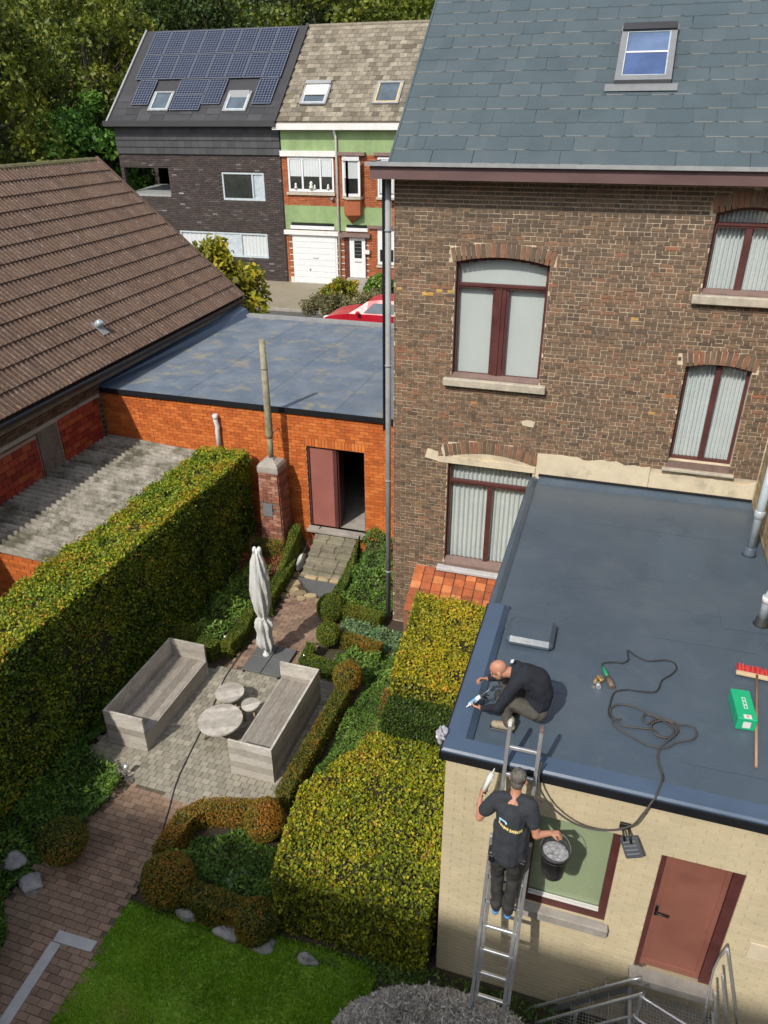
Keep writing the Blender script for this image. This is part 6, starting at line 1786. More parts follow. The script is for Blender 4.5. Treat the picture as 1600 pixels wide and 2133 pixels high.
# --- lawn: turf sheet with grass blades
def build_lawn():
    poly = [(-5.08, 2.0), (-0.8, 2.0), (-1.2, 3.6), (-1.70, 4.40), (-1.70, 5.02), (-2.3, 5.10), (-3.05, 5.06), (-3.3, 4.90), (-4.3, 4.90), (-5.12, 4.93)]
    b = MB(); b.add([(x, y, .012) for x, y in poly], [tuple(range(len(poly)))]); o = b.build('lawn', mat('turf', (.17, .28, .03), .95, .3, 5)); o['kind'] = 'structure'
    r = np.random.default_rng(71); ph = r.uniform(0, 6, 6)
    n = 90000
    px = r.uniform(-5.16, -1.0, n); py = r.uniform(2.6, 5.16, n); k = poly_inside(px, py, [(x*1.0-.02*(x < -5), y+.05*(y > 4)) for x, y in poly]); px, py = px[k], py[k]; n = len(px)
    P = np.stack([px, py, np.full(n, .01)], 1)
    h = .036*(1+wob(P, .5, 6, ph))*r.uniform(.5, 1.3, n); w = .0075
    a = r.uniform(0, 6.28, n); d = np.stack([np.cos(a), np.sin(a), np.zeros(n)], 1); e = np.stack([-np.sin(a), np.cos(a), np.zeros(n)], 1)
    lean = r.normal(0, .35, (n, 1))
    tip = P + np.array([0, 0, 1])*h[:, None] + e*h[:, None]*lean
    V = np.stack([P-d*w, P+d*w, tip], 1).reshape(-1, 3); F = np.arange(3*n).reshape(-1, 3)
    T = np.clip(r.normal(.48, .2, n)+wob(P, .30, 2.5, ph+1)+wob(P, .22, 9, ph+3), 0, 1)
    o = put('grass', np_mesh('grass', V, F, T, LM['grass'])); o['kind'] = 'stuff'; o['label'] = 'thick green lawn grass in the near foreground'
build_lawn()

# --- grey santolina mound at the bottom
def build_santolina():
    S = thing('santolina_bush', 'broad silvery grey cushion bush at the bottom below the ladder', 'bush')
    r = np.random.default_rng(81); ph = r.uniform(0, 6, 6); n = 75000
    cx, cy, a, b_, c = -.58, 3.93, 1.42, .90, .94
    # wide flattened mound
    u = r.uniform(-1, 1, (n*2, 2)); rr = (u**2).sum(1); u = u[rr < 1][:n]; rr = (u**2).sum(1)
    z = c*np.sqrt(1-rr**3)
    P = np.stack([cx+u[:, 0]*a, cy+u[:, 1]*b_, z], 1)
    P[:, 2] += wob(P, .06, 5, ph)+wob(P, .035, 26, ph)+np.where(r.random(len(P)) > .9, r.uniform(0, .07, len(P)), 0)-np.abs(r.normal(0, .03, len(P)))
    P = P[P[:, 2] > .02]
    N = np.stack([(P[:, 0]-cx)/a**2, (P[:, 1]-cy)/b_**2, P[:, 2]/c**2+.3], 1); N /= np.linalg.norm(N, axis=1, keepdims=True)
    T = np.clip(r.normal(.5, .34, len(P)), 0, 1)
    V, F = leaf_quads(P+N*.01, N, .048, .30, r, .0)
    put('foliage', np_mesh('foliage', V, F, T, LM['santolina']), S)
    q = MB(); q.lathe([((1-t**2)**(1/6)*.95+.001, t*c*.92) for t in np.linspace(0, .995, 10)], (cx, cy, 0), 24, sx=a, sy=b_); q.build('twigs', M['twigs'], S)
build_santolina()
def weed(x, y, z, s, label, kind='bedgreen'):
    r = np.random.default_rng(int(abs(x)*100)); n = 60
    N = r.normal(0, 1, (n, 3)); N[:, 2] = np.abs(N[:, 2])+.6; N /= np.linalg.norm(N, axis=1, keepdims=True)
    P = np.array([x, y, z])+N*r.uniform(.2, 1, (n, 1))*s
    V, F = leaf_quads(P, np.cross(N, [1, 0, 0]), s*.6, .3, r, .5)
    tag(put('weed', np_mesh('weed', V, F, np.clip(r.normal(.8, .15, n), 0, 1), LM[kind])), label, 'plant')
clump_bed('ground_plants', [(-1.8, 4.6), (.4, 4.75), (1.0, 5.25), (-1.9, 5.25)], .05, 1600, 'bedgreen', .14, 65, 'low plants at the foot of the cream wall', tone=(.35, .2))
weed(.72, 4.55, .62, .14, 'small bright green weed growing beside the metal stairs')

# ================================================================ TREES
def tree(x, y, z0, h, rad, kind, seed, label, leaf=.20, nleaf=8500, name='tree', group=None, clumps=60, low=.25, cl=.19, aspect=.6):
    r = np.random.default_rng(seed)
    T_ = thing(name, label, 'tree', group=group)
    cz = z0+h*(low+1)/2; rz = h*(1-low)/2
    C = r.normal(0, 1, (clumps, 3)); C /= np.linalg.norm(C, axis=1, keepdims=True)
    C *= r.uniform(.45, 1.0, (clumps, 1))**.6
    C = C*np.array([rad, rad, rz])+np.array([x, y, cz])
    cr = r.uniform(.6, 1.25, clumps)*rad*cl*1.5
    per = r.multinomial(nleaf, (cr**2)/(cr**2).sum())
    Ps = []; Ns = []; Ts = []
    for i in range(clumps):
        N = r.normal(0, 1, (per[i], 3)); N[:, 2] += .25; N /= np.linalg.norm(N, axis=1, keepdims=True)
        d = cr[i]*r.uniform(.55, 1.05, (per[i], 1))
        Ps.append(C[i]+N*d*np.array([1, 1, .75])); Ns.append(N*.8+np.array([0, 0, .4])); Ts.append(np.clip(r.normal(.5+r.normal(0, .13), .18, per[i]), 0, 1))
    P = np.concatenate(Ps); N = np.concatenate(Ns); T = np.concatenate(Ts)
    V, F = leaf_quads(P, N, leaf, aspect, r, .45)
    put('crown', np_mesh('crown', V, F, T, LM[kind]), T_)
    q = MB(); q.tube([(x, y, z0-.3), (x+.1, y, z0+h*.25), (x-.05, y+.1, z0+h*.55), (x, y, z0+h*.8)], [rad*.075, rad*.06, rad*.04, rad*.015], 8); q.build('trunk', M['bark'], T_)
    q = MB()
    for i in range(0, clumps, 5):
        s = Vector((x, y, z0+h*r.uniform(.25, .6))); e = Vector(C[i]); q.tube([s, (s+e)/2+Vector((0, 0, -.02*h)), e], [rad*.025, rad*.016, rad*.006], 5, cap=False)
    q.build('limbs', M['bark'], T_)['kind'] = 'stuff'
    return T_

G_W = 'woodland trees behind the terraced houses'
tl = [ # x, y, h, rad, kind, leaf
 (-32.5, 34.5, 13.5, 4.3, 'tree', 'tall dull green tree at the left edge above the tiled roof'),
 (-38.5, 36.5, 15.5, 4.8, 'tree', 'dark olive tree cut off by the upper left edge'),
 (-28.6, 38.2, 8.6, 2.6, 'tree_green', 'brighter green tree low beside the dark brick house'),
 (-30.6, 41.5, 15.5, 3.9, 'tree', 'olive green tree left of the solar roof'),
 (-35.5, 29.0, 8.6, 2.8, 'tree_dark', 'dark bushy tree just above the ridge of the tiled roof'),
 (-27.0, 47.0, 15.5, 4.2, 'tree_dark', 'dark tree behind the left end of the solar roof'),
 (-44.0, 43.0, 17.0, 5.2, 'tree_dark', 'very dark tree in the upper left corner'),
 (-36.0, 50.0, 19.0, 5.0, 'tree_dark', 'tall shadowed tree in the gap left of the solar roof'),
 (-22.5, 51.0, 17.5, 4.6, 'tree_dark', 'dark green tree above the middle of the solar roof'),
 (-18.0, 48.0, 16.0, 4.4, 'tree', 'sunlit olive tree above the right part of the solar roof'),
 (-13.0, 50.0, 17.0, 4.6, 'tree', 'sunlit green tree above the grey slate roof'),
 (-8.5, 47.5, 16.5, 4.2, 'tree_green', 'green tree beside the big slate roof edge'),
 (-3.5, 50.0, 16.0, 4.6, 'tree', 'tree mostly hidden behind the brick house roof'),
]
for i, (x, y, h, rd, kd, lab) in enumerate(tl):
    tree(x, y, 1.7, h, rd, kd, 100+i, lab, leaf=.27, nleaf=13000, clumps=80, group=G_W, name='woodland_tree')
# the wood behind them reads as one mass
def build_wood():
    r = np.random.default_rng(200); n = 90000
    cx = r.uniform(-95, 12, 260); cy = r.uniform(57, 66, 260); cz = r.uniform(2, 21, 260); cr = r.uniform(1.6, 3.4, 260)
    i = r.integers(0, 260, n)
    N = r.normal(0, 1, (n, 3)); N[:, 2] += .25; N /= np.linalg.norm(N, axis=1, keepdims=True)
    P = np.stack([cx[i], cy[i], cz[i]], 1)+N*(cr[i]*r.uniform(.6, 1.05, n))[:, None]
    V, F = leaf_quads(P, N+np.array([0, 0, .3]), .5, .6, r, .5)
    o = put('woodland', np_mesh('woodland', V, F, np.clip(r.normal(.45, .22, n), 0, 1), LM['tree'])); o['kind'] = 'stuff'; o['label'] = 'dense woodland behind the nearer trees'
    r = np.random.default_rng(201); n = 70000; m = 200
    cx = r.uniform(-60, 5, m); cy = r.uniform(45.5, 56, m)-0*(cx < -30); cz = r.uniform(2, 7, m); cr = r.uniform(1.2, 2.4, m)
    i = r.integers(0, m, n)
    N = r.normal(0, 1, (n, 3)); N[:, 2] += .25; N /= np.linalg.norm(N, axis=1, keepdims=True)
    P = np.stack([cx[i], cy[i], cz[i]], 1)+N*(cr[i]*r.uniform(.6, 1.05, n))[:, None]
    V, F = leaf_quads(P, N+np.array([0, 0, .3]), .4, .6, r, .5)
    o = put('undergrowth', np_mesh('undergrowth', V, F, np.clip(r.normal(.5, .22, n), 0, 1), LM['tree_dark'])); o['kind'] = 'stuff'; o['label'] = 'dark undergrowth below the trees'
    # a shaded bank closing the view between the trunks
    b = MB(); b.add([(-140, 68, 0), (60, 68, 0), (60, 72, 24), (-140, 72, 24)], [(0,1,2,3)]); b.build('wooded_hill', mat('wooded_bank', (.012, .016, .006), .95, .4, .6))['kind'] = 'structure'
build_wood()
# shrubs in the street
def shrub(x, y, z0, rx, h, kind, seed, label, leaf=.14, n=6000, cat='shrub', group=None, clumps=40):
    r = np.random.default_rng(seed); S = thing('shrub', label, cat, group=group)
    C = r.normal(0, 1, (clumps, 3)); C /= np.linalg.norm(C, axis=1, keepdims=True); C[:, 2] = np.abs(C[:, 2])*1.0
    C *= r.uniform(.35, 1, (clumps, 1))**.5; C = C*np.array([rx, rx, h*.85])+np.array([x, y, z0+.1])
    i = r.integers(0, clumps, n); N = r.normal(0, 1, (n, 3)); N[:, 2] += .4; N /= np.linalg.norm(N, axis=1, keepdims=True)
    P = C[i]+N*r.uniform(.4, 1, (n, 1))*rx*.28
    V, F = leaf_quads(P, N*.6+np.array([0, -.1, .5]), leaf, .55, r, .5)
    tone = np.clip(r.normal(.5, .22, n)+(r.normal(0, .12, clumps))[i], 0, 1)
    put('foliage', np_mesh('foliage', V, F, tone, LM[kind]), S)
    q = MB()
    for k in range(0, clumps, 5): q.tube([(x, y, z0-.1), tuple((Vector((x, y, z0))+Vector(C[k]))/2), tuple(C[k])], [.04, .03, .012], 5, cap=False)
    q.build('stems', M['bark'], S)['kind'] = 'stuff'
    return S
shrub(-13.75, 24.0, 1.7, 2.0, 4.1, 'tree_yellow', 301, 'large yellow-green leaved shrub beyond the end of the tiled roof', .24, 11000, clumps=90)
shrub(-11.9, 31.6, 1.7, .95, 1.25, 'tree_yellow', 302, 'yellow-green shrub in the front garden before the white front door', .13, 4200, group='front garden shrubs')
shrub(-10.6, 33.4, 1.7, .8, 1.2, 'bedgreen', 303, 'green spiky shrub right of the front steps', .14, 3000, group='front garden shrubs')
shrub(-12.1, 30.4, 1.7, 1.1, .55, 'dry', 304, 'low dry brownish planting beside the red car', .10, 5000, group='front garden shrubs')
shrub(-10.3, 30.8, 1.7, 1.0, .8, 'dry', 305, 'dry straw-coloured planting behind the red car', .10, 4000, group='front garden shrubs')

# ================================================================ PEOPLE
def capsule(mb, p0, r0, p1, r1, n=12):
    p0, p1 = Vector(p0), Vector(p1); d = p1-p0; L = d.length
    if L < 1e-5: d = Vector((0, 0, 1)); L = 1e-5
    q = d.to_track_quat('Z', 'Y').to_matrix()
    prof = [(r0*math.sin(t)+1e-4, -r0*math.cos(t)) for t in np.linspace(0.05, math.pi/2, 5)]
    prof += [(r1*math.sin(t)+1e-4, L-r1*math.cos(t)) for t in np.linspace(math.pi/2, math.pi-.05, 5)]
    mb.lathe(prof, p0, n, m=q)
def ellip(mb, c, rad, rot=None, n=16):
    m = Matrix.Diagonal(Vector(rad)); m = (rot @ m) if rot is not None else m
    mb.lathe([(math.sin(t)+1e-4, -math.cos(t)) for t in np.linspace(.03, math.pi-.03, 11)], c, n, m=m)

def blob(name, mb, material, parent, vox=.007, smooth=5, wr=0.0, wf=30.0, seed=0, sub=None):
    """one continuous surface grown over overlapping shapes"""
    me = bpy.data.meshes.new('tmp'); me.from_pydata(mb.v, [], mb.f)
    o = bpy.data.objects.new('tmp', me); COL.objects.link(o)
    r = o.modifiers.new('r', 'REMESH'); r.mode = 'VOXEL'; r.voxel_size = vox
    s = o.modifiers.new('s', 'SMOOTH'); s.iterations = smooth; s.factor = .5
    dg = bpy.context.evaluated_depsgraph_get(); dg.update()
    ev = bpy.data.meshes.new_from_object(o.evaluated_get(dg))
    bpy.data.objects.remove(o); bpy.data.meshes.remove(me)
    ev.name = name
    if wr:
        n = len(ev.vertices); co = np.empty(n*3, np.float32); ev.vertices.foreach_get('co', co); co = co.reshape(-1, 3).astype(float)
        no = np.empty(n*3, np.float32); ev.vertices.foreach_get('normal', no); no = no.reshape(-1, 3)
        ph = np.random.default_rng(seed).uniform(0, 6, 6)
        w = np.abs(wob(co, 1.0, wf, ph))+.5*wob(co, 1.0, wf*2.1, ph+1)
        co += no*(w-.3)[:, None]*wr
        ev.vertices.foreach_set('co', co.astype(np.float32).ravel())
    ev.polygons.foreach_set('use_smooth', np.ones(len(ev.polygons), bool))
    ev.materials.append(material); ev.update()
    return put(name, ev, parent)

def add_hand(mb, wrist, palm_dir, palm_n, thumb_side, curl=50, s=.9, spread=4):
    """palm and five fingers; palm_dir from wrist to knuckles, palm_n out of the palm (fingers curl that way)"""
    d = Vector(palm_dir).normalized(); n = Vector(palm_n); n = (n-d*n.dot(d)).normalized(); sd = d.cross(n)*thumb_side
    w = Vector(wrist)
    for k in (-1.2, -.4, .4, 1.2):
        capsule(mb, w+d*.012*s+sd*k*.011*s, .014*s, w+d*.080*s+sd*k*.019*s, .0125*s, 8)
    Lf = [(.040, .025, .020), (.044, .029, .021), (.041, .027, .020), (.032, .020, .017)]
    for i, k in enumerate((1.5, .5, -.5, -1.5)):
        p = w+d*.085*s+sd*k*.0185*s; a = 0; dd = d
        for j, L in enumerate(Lf[i]):
            a = R(curl*(1.0 if j else .7)+i*3)
            dd = (dd*math.cos(a)+(n if j == 0 else n2)*math.sin(a)).normalized() if j == 0 else (dd*math.cos(a)+n2*math.sin(a)).normalized()
            n2 = (n - dd*n.dot(dd)).normalized() if j == 0 and abs(n.dot(dd)) < .999 else (dd.cross(sd)*(1 if dd.cross(sd).dot(n2 if j else n) > 0 else -1)).normalized()
            if j > 0:
                ax = d.cross(n).normalized(); n2 = ax.cross(dd).normalized()
            else:
                ax = d.cross(n).normalized(); n2 = ax.cross(dd).normalized()
            e = p+dd*L*s; capsule(mb, p, (.0092-.001*j)*s, e, (.0085-.001*j)*s, 8); p = e
    p = w+d*.025*s+sd*.026*s; e = p+(d*.7+sd*.75+n*.35).normalized()*.040*s; capsule(mb, p, .013*s, e, .0105*s, 8)
    e2 = e+(d*.85+sd*.05+n*.65).normalized()*.034*s; capsule(mb, e, .0105*s, e2, .0085*s, 8)

def add_head(mb, c, face, up, s=.9):
    """skull, jaw, nose, brow, ears; face = direction looked at"""
    f = Vector(face).normalized(); u = Vector(up); u = (u-f*u.dot(f)).normalized(); r = f.cross(u)
    rot = Matrix((r, f, u)).transposed()
    c = Vector(c)
    P = lambda x, y, z: c+(r*x+f*y+u*z)*s
    ellip(mb, P(0, -.012, .035), (.078*s, .098*s, .088*s), rot)
    ellip(mb, P(0, .022, -.035), (.060*s, .070*s, .080*s), rot)
    ellip(mb, P(0, .060, -.088), (.030*s, .026*s, .024*s), rot)
    capsule(mb, P(0, .083, .018), .009*s, P(0, .104, -.020), .014*s, 8)
    capsule(mb, P(-.035, .078, .030), .011*s, P(.035, .078, .030), .011*s, 8)
    for q in (-1, 1):
        ellip(mb, P(q*.033, .070, -.018), (.020*s, .018*s, .018*s), rot)
        ellip(mb, P(q*.082, -.005, -.005), (.012*s, .020*s, .033*s), rot)
    capsule(mb, P(-.02, .085, -.050), .007*s, P(.02, .085, -.050), .007*s, 8)
    return rot, P

M['skin'] = mat('skin', (.42, .205, .13), .5, .08, 12, spec=.4, patch=(.46, .17, .11), pscale=9, pamt=.35)
M['hair_grey'] = mat('grey_hair', (.13, .12, .105), .8, .5, 60, patch=(.04, .032, .028), pscale=12, pamt=.9, prange=(.45, .6), bump=.6, bscale=200)
M['stubble'] = mat('dark_beard', (.03, .024, .02), .8, .4, 60)
M['tshirt'] = mat('dark_tshirt', (.028, .032, .040), .9, .15, 8, bump=.25, bscale=90)
M['trousers'] = mat('dark_trousers', (.030, .030, .031), .9, .35, 10, patch=(.065, .06, .05), pscale=9, pamt=.5, bump=.3, bscale=60)
M['jumper'] = mat('black_jumper', (.013, .016, .024), .9, .2, 8, bump=.25, bscale=80)
M['khaki'] = mat('khaki_trousers', (.075, .07, .06), .9, .3, 9, patch=(.17, .15, .10), pscale=7, pamt=.7, bump=.3)
M['boot'] = mat('beige_boot', (.28, .24, .16), .8, .25, 14)
M['shoe_blue'] = mat('blue_shoe_sole', (.06, .22, .50), .5, .15, 14)
M['shoe'] = mat('dark_shoe', (.04, .045, .055), .7, .2, 14)

def build_ladder_man():
    P_ = thing('person', 'man in a dark t-shirt and dark trousers standing on the ladder with his back turned', 'person')
    hL, hR = (-.375, 4.78, 3.08), (-.215, 4.78, 3.09)
    kL, kR = (-.385, 4.87, 2.68), (-.225, 4.88, 2.66)
    aL, aR = (-.355, 4.80, 2.29), (-.235, 4.80, 2.26)
    pel, wai, che, nek = (-.295, 4.77, 3.14), (-.30, 4.81, 3.30), (-.305, 4.88, 3.50), (-.30, 4.955, 3.69)
    sL, sR = (-.465, 4.915, 3.605), (-.145, 4.905, 3.625)
    eL, eR = (-.600, 4.86, 3.37), (-.065, 4.82, 3.37)
    wL, wR = (-.625, 5.00, 3.455), (.055, 4.875, 3.375)
    b = MB()
    head = Vector((-.29, 5.005, 3.82))
    rot, HP = add_head(b, head, (.18, .95, -.25), (0, .15, 1), .92)
    capsule(b, (-.30, 4.95, 3.64), .052, (-.293, 4.985, 3.76), .048)
    for a, r0, c, r1 in ((pel, .115, wai, .105), (wai, .105, che, .13), (che, .125, nek, .05), (sL, .052, che, .09), (sR, .052, che, .09),
                         (hL, .078, kL, .052), (kL, .052, aL, .036), (hR, .078, kR, .052), (kR, .052, aR, .036), (pel, .10, hL, .08), (pel, .10, hR, .08),
                         (sL, .050, eL, .036), (eL, .038, wL, .024), (sR, .050, eR, .038), (eR, .040, wR, .026),
                         (aL, .034, (-.352, 4.87, 2.235), .030), (aR, .034, (-.232, 4.87, 2.215), .030)):
        capsule(b, a, r0, c, r1)
    add_hand(b, wL, (.05, .6, .8), (.9, .3, -.2), 1, 62, .95)
    add_hand(b, wR, (.95, .28, -.05), (.1, .1, -1), -1, 60, .95)
    blob('body', b, M['skin'], P_, .0062, 4)
    # hair: cropped, grey with a darker crown
    b = MB(); ellip(b, HP(0, -.022, .045), (.082*.92, .094*.92, .088*.92), rot); ellip(b, HP(0, -.055, -.005), (.066*.92, .058*.92, .075*.92), rot)
    blob('hair', b, M['hair_grey'], P_, .006, 2, .004, 90, 3)
    # t-shirt
    b = MB()
    for a, r0, c, r1 in (((-.295, 4.765, 3.10), .135, wai, .125), (wai, .125, che, .145), (che, .14, (-.30, 4.94, 3.63), .075), (sL, .070, che, .10), (sR, .070, che, .10),
                         ((-.36, 4.77, 3.10), .095, (-.38, 4.84, 3.36), .085), ((-.235, 4.77, 3.10), .095, (-.22, 4.84, 3.36), .085),
                         (sL, .071, (-.555, 4.885, 3.455), .064), (sR, .071, (-.100, 4.86, 3.475), .066), ((-.41, 4.93, 3.64), .055, (-.20, 4.93, 3.65), .055)):
        capsule(b, a, r0, c, r1)
    sh = blob('tshirt', b, M['tshirt'], P_, .0075, 6, .008, 19, 4)
    # printed emblem on the back: pale blue ring above two words in yellow script, too small to read
    from mathutils.bvhtree import BVHTree
    bv = BVHTree.FromPolygons([v.co.copy() for v in sh.data.vertices], [tuple(p.vertices) for p in sh.data.polygons])
    def project(name, polys, material):
        q = MB()
        for poly in polys:
            pts = []
            for x, z in poly:
                h = bv.ray_cast(Vector((x, 4.2, z)), Vector((0, 1, 0)))
                if h[0] is None: break
                pts.append(h[0]+Vector((0, -.0025, 0)))
            else: q.add(pts, [tuple(range(len(pts)))], .5)
        q.build(name, material, P_)
    cx, cz = -.372, 3.515
    ring = []
    for k in range(14):
        t0 = R(-25+k*17); t1 = R(-25+(k+1)*17)
        ring.append([(cx+.040*math.cos(t0), cz+.028*math.sin(t0)), (cx+.040*math.cos(t1), cz+.028*math.sin(t1)), (cx+.023*math.cos(t1), cz+.013*math.sin(t1)), (cx+.023*math.cos(t0), cz+.013*math.sin(t0))])
    project('emblem', ring, mat('pale_blue_print', (.35, .62, .85), .6, .05, 5))
    strokes = []; r = random.Random(9); x = -.410; z = 3.484
    for k in range(13):
        if k == 6: x += .009
        h = .027+r.uniform(-.004, .007); w = .0115
        strokes.append([(x, z-h/2), (x+w, z-h/2-.002), (x+w+.002, z+h/2-.002), (x+.002, z+h/2)])
        if k % 2: strokes.append([(x+w, z-.004), (x+w+.006, z-.006), (x+w+.006, z+.001), (x+w, z+.003)])
        x += .0165; z -= .0042
    project('script_print', strokes, mat('yellow_print', (.72, .58, .22), .6, .05, 5))
    # trousers with loose legs and knee patches
    b = MB()
    for a, r0, c, r1 in ((pel, .122, hL, .092), (pel, .122, hR, .092), (hL, .092, kL, .070), (kL, .068, aL, .056), (hR, .092, kR, .070), (kR, .068, aR, .056), ((-.365, 4.79, 2.31), .058, (-.36, 4.79, 2.27), .055), ((-.235, 4.79, 2.30), .058, (-.235, 4.79, 2.25), .055)):
        capsule(b, a, r0, c, r1)
    blob('trousers', b, M['trousers'], P_, .0075, 4, .008, 22, 6)
    for s_, hx in ((-1, -.44), (1, -.15)):
        b = MB(); b.cbox((hx, 4.765, 3.04), .055, .10, .14, Matrix.Rotation(R(8*s_), 3, 'Y'), .5, .012); b.cbox((hx, 4.70, 3.06), .05, .02, .08, None, .5, .006); b.build('tool_pouch', M['black'], P_)
    b = MB(); b.tube([(-.295+.142*math.cos(t), 4.775+.118*math.sin(t), 3.075) for t in np.linspace(0, 2*math.pi, 25)], .014, 8); b.build('belt', M['black'], P_)
    for x, y, z, rz in ((-.354, 4.835, 2.215, .08), (-.234, 4.835, 2.195, -.06)):
        b = MB(); capsule(b, (x, y-.06, z+.035), .036, (x+rz*.5, y+.12, z+.025), .032); capsule(b, (x, y-.06, z+.01), .032, (x+rz*.5, y+.12, z+.008), .032); blob('shoe', b, M['shoe'], P_, .006, 3)
        b = MB(); capsule(b, (x, y-.072, z+.002), .034, (x+rz*.5, y+.12, z-.004), .032); b.v = [(p[0], p[1], max(p[2], z-.018) if p[2] < z else min(p[2], z+.016)) for p in b.v]; b.build('sole', M['shoe_blue'], P_)
build_ladder_man()

def build_bucket():
    B = thing('bucket', 'black plastic mortar bucket held out in the hand of the man on the ladder', 'bucket')
    c = (.125, 4.915, 2.80)
    pl = mat('worn_black_plastic', (.035, .035, .038), .55, .3, 12, patch=(.16, .155, .15), pscale=9, pamt=.55, prange=(.5, .7))
    q = MB(); q.lathe([(.098, 0), (.104, .01), (.132, .30), (.142, .302), (.146, .325), (.138, .335), (.131, .33), (.126, .295), (.098, .03)], c, 28, capb=True, capt=False); q.build('body', pl, B)
    q = MB(); q.lathe([(.001, .285), (.06, .298), (.124, .285)], c, 24, capb=False, capt=False); q.build('contents', mat('dusty_rubble', (.30, .30, .32), .9, .5, 40, bump=1.0, bscale=50, patch=(.08, .08, .085), pscale=14, pamt=.9), B)
    q = MB(); q.lathe([(.1375, .27), (.1405, .275), (.1375, .28)], c, 28, capb=False, capt=False); q.build('rib', pl, B)
    q = MB(); pts = [(c[0]+.142*math.cos(t), c[1]+.02*math.sin(t)-.0, c[2]+.31+.225*math.sin(t)) for t in np.linspace(0, math.pi, 15)]; q.tube(pts, .004, 6); q.build('handle', M['galv'], B)
build_bucket()
def build_gun(name, a, b_, lab, body=(.75, .76, .78), band=None):
    G = thing(name, lab, 'caulking gun')
    a, b_ = Vector(a), Vector(b_); d = (b_-a).normalized()
    q = MB(); q.tube([a, b_], .023, 12); q.tube([b_, b_+d*.05], [.010, .004], 8); q.build('cartridge', mat('cartridge_'+name, body, .4, .05, 5), G)
    if band:
        q = MB(); q.tube([a+d*.05, a+d*.13], .0238, 12, cap=False); q.build('label', mat('cartridge_print', band, .4, .05, 5), G)
    s = d.cross(Vector((0, 0, 1))).normalized()
    q = MB(); q.tube([b_+s*.028, a+s*.028, a-s*.028, b_-s*.028], .004, 6); q.tube([a-d*.16, a], .004, 6); q.build('frame', M['galv'], G)
    dn = Vector((0, 0, -1)) - d*Vector((0, 0, -1)).dot(d)
    q = MB(); q.tube([a-d*.01, a-d*.03+dn*.10], .010, 8); q.tube([a-d*.035, a-d*.07+dn*.08], .006, 8); q.build('grip', M['black'], G)
build_gun('sealant_gun', (-.605, 5.045, 3.52), (-.545, 5.13, 3.69), 'pale sealant gun held up in the left hand of the man on the ladder', (.62, .60, .55))

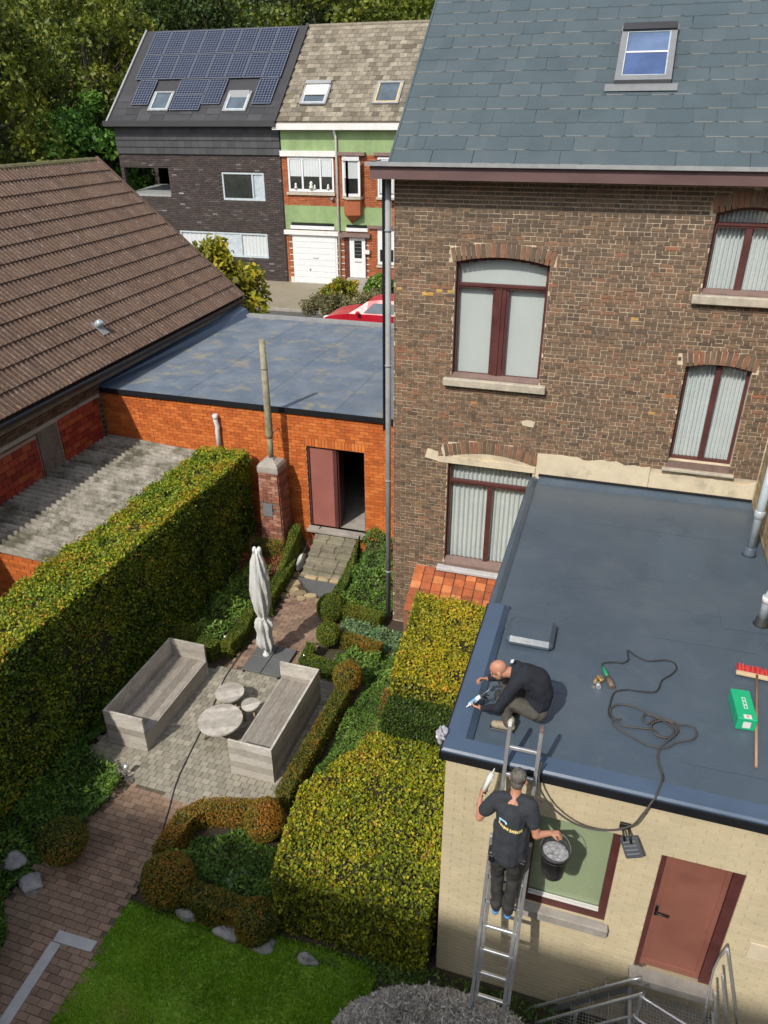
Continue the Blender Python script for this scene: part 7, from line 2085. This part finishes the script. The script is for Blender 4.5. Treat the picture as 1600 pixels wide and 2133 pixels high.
def build_croucher():
    P_ = thing('person', 'bald bearded man in a black jumper crouching at the corner of the annex roof', 'person')
    pel, low, mid, che, nek = (-.27, 6.00, 3.86), (-.235, 6.02, 4.00), (-.285, 6.02, 4.15), (-.41, 5.98, 4.22), (-.53, 5.95, 4.255)
    sL, sR = (-.485, 5.84, 4.19), (-.50, 6.11, 4.20)
    eL, eR = (-.615, 5.76, 3.925), (-.62, 6.20, 3.98)
    wL, wR = (-.80, 5.88, 3.765), (-.79, 6.10, 3.985)
    hN, hF = (-.28, 5.92, 3.83), (-.28, 6.09, 3.83)
    kN, kF = (-.60, 5.86, 3.99), (-.60, 6.10, 3.99)
    aN, aF = (-.50, 5.82, 3.69), (-.50, 6.09, 3.69)
    b = MB(); head = Vector((-.655, 5.915, 4.275))
    rot, HP = add_head(b, head, (-.80, -.12, -.62), (-.55, 0, .8), .92)
    capsule(b, nek, .06, head+Vector((.04, 0, -.01)), .055)
    for a, r0, c, r1 in ((pel, .11, low, .11), (low, .11, mid, .12), (mid, .12, che, .115), (che, .115, nek, .06), (sL, .05, che, .09), (sR, .05, che, .09),
                         (sL, .048, eL, .037), (eL, .038, wL, .025), (sR, .048, eR, .037), (eR, .038, wR, .025),
                         (hN, .075, kN, .052), (kN, .05, aN, .036), (hF, .075, kF, .052), (kF, .05, aF, .036), (aN, .035, (-.62, 5.82, 3.64), .028), (aF, .035, (-.62, 6.09, 3.64), .028)):
        capsule(b, a, r0, c, r1)
    add_hand(b, wL, (-.85, .35, -.25), (.0, .6, .5), 1, 42, .95)
    add_hand(b, wR, (-.8, -.35, .1), (.1, -.6, -.7), -1, 55, .95)
    blob('body', b, M['skin'], P_, .0062, 4)
    b = MB(); ellip(b, HP(0, .050, -.075), (.050, .040, .036), rot); ellip(b, HP(0, .015, -.075), (.056, .045, .030), rot); blob('beard', b, M['stubble'], P_, .006, 2, .003, 90, 5)
    b = MB()
    for a, r0, c, r1 in (((-.25, 6.0, 3.90), .135, low, .14), (low, .14, mid, .145), (mid, .145, che, .135), (che, .13, (-.51, 5.955, 4.25), .075), (sL, .068, che, .11), (sR, .068, che, .11),
                         (sL, .066, eL, .052), (eL, .052, (-.775, 5.865, 3.785), .036), (sR, .066, eR, .052), (eR, .052, (-.765, 6.115, 3.985), .036), ((-.50, 5.95, 4.27), .065, (-.47, 5.96, 4.32), .05)):
        capsule(b, a, r0, c, r1)
    blob('jumper', b, M['jumper'], P_, .0075, 6, .009, 19, 8)
    b = MB(); b.cbox((-.545, 6.03, 4.33), .03, .05, .006, Matrix.Rotation(R(-20), 3, 'Y')); b.build('collar_label', M['white_pvc'], P_)
    b = MB()
    for a, r0, c, r1 in ((pel, .125, hN, .09), (pel, .125, hF, .09), (hN, .09, kN, .070), (kN, .068, aN, .052), (hF, .09, kF, .070), (kF, .068, aF, .052), (pel, .12, (-.23, 5.96, 3.80), .10)):
        capsule(b, a, r0, c, r1)
    blob('trousers', b, M['khaki'], P_, .0075, 4, .007, 22, 9)
    for k in (kN, kF):
        b = MB(); ellip(b, (k[0]-.035, k[1], k[2]+.01), (.045, .055, .07)); blob('knee_pad', b, M['trousers'], P_, .007, 2)
    for y in (5.82, 6.09):
        b = MB(); capsule(b, (-.475, y, 3.66), .046, (-.64, y, 3.648), .040); capsule(b, (-.49, y, 3.66), .048, (-.49, y, 3.74), .052); b.v = [(p[0], p[1], max(p[2], 3.608)) for p in b.v]; blob('boot', b, M['boot'], P_, .006, 3)
        b = MB(); b.cbox((-.56, y, 3.612), .25, .085, .018, None, .5, .008); b.build('sole', M['black'], P_)
build_croucher()
build_gun('silicone_gun', (-.835, 6.00, 3.815), (-.935, 5.955, 3.715), 'white and blue silicone gun in the hands of the crouching man', (.80, .82, .86), (.12, .42, .72))
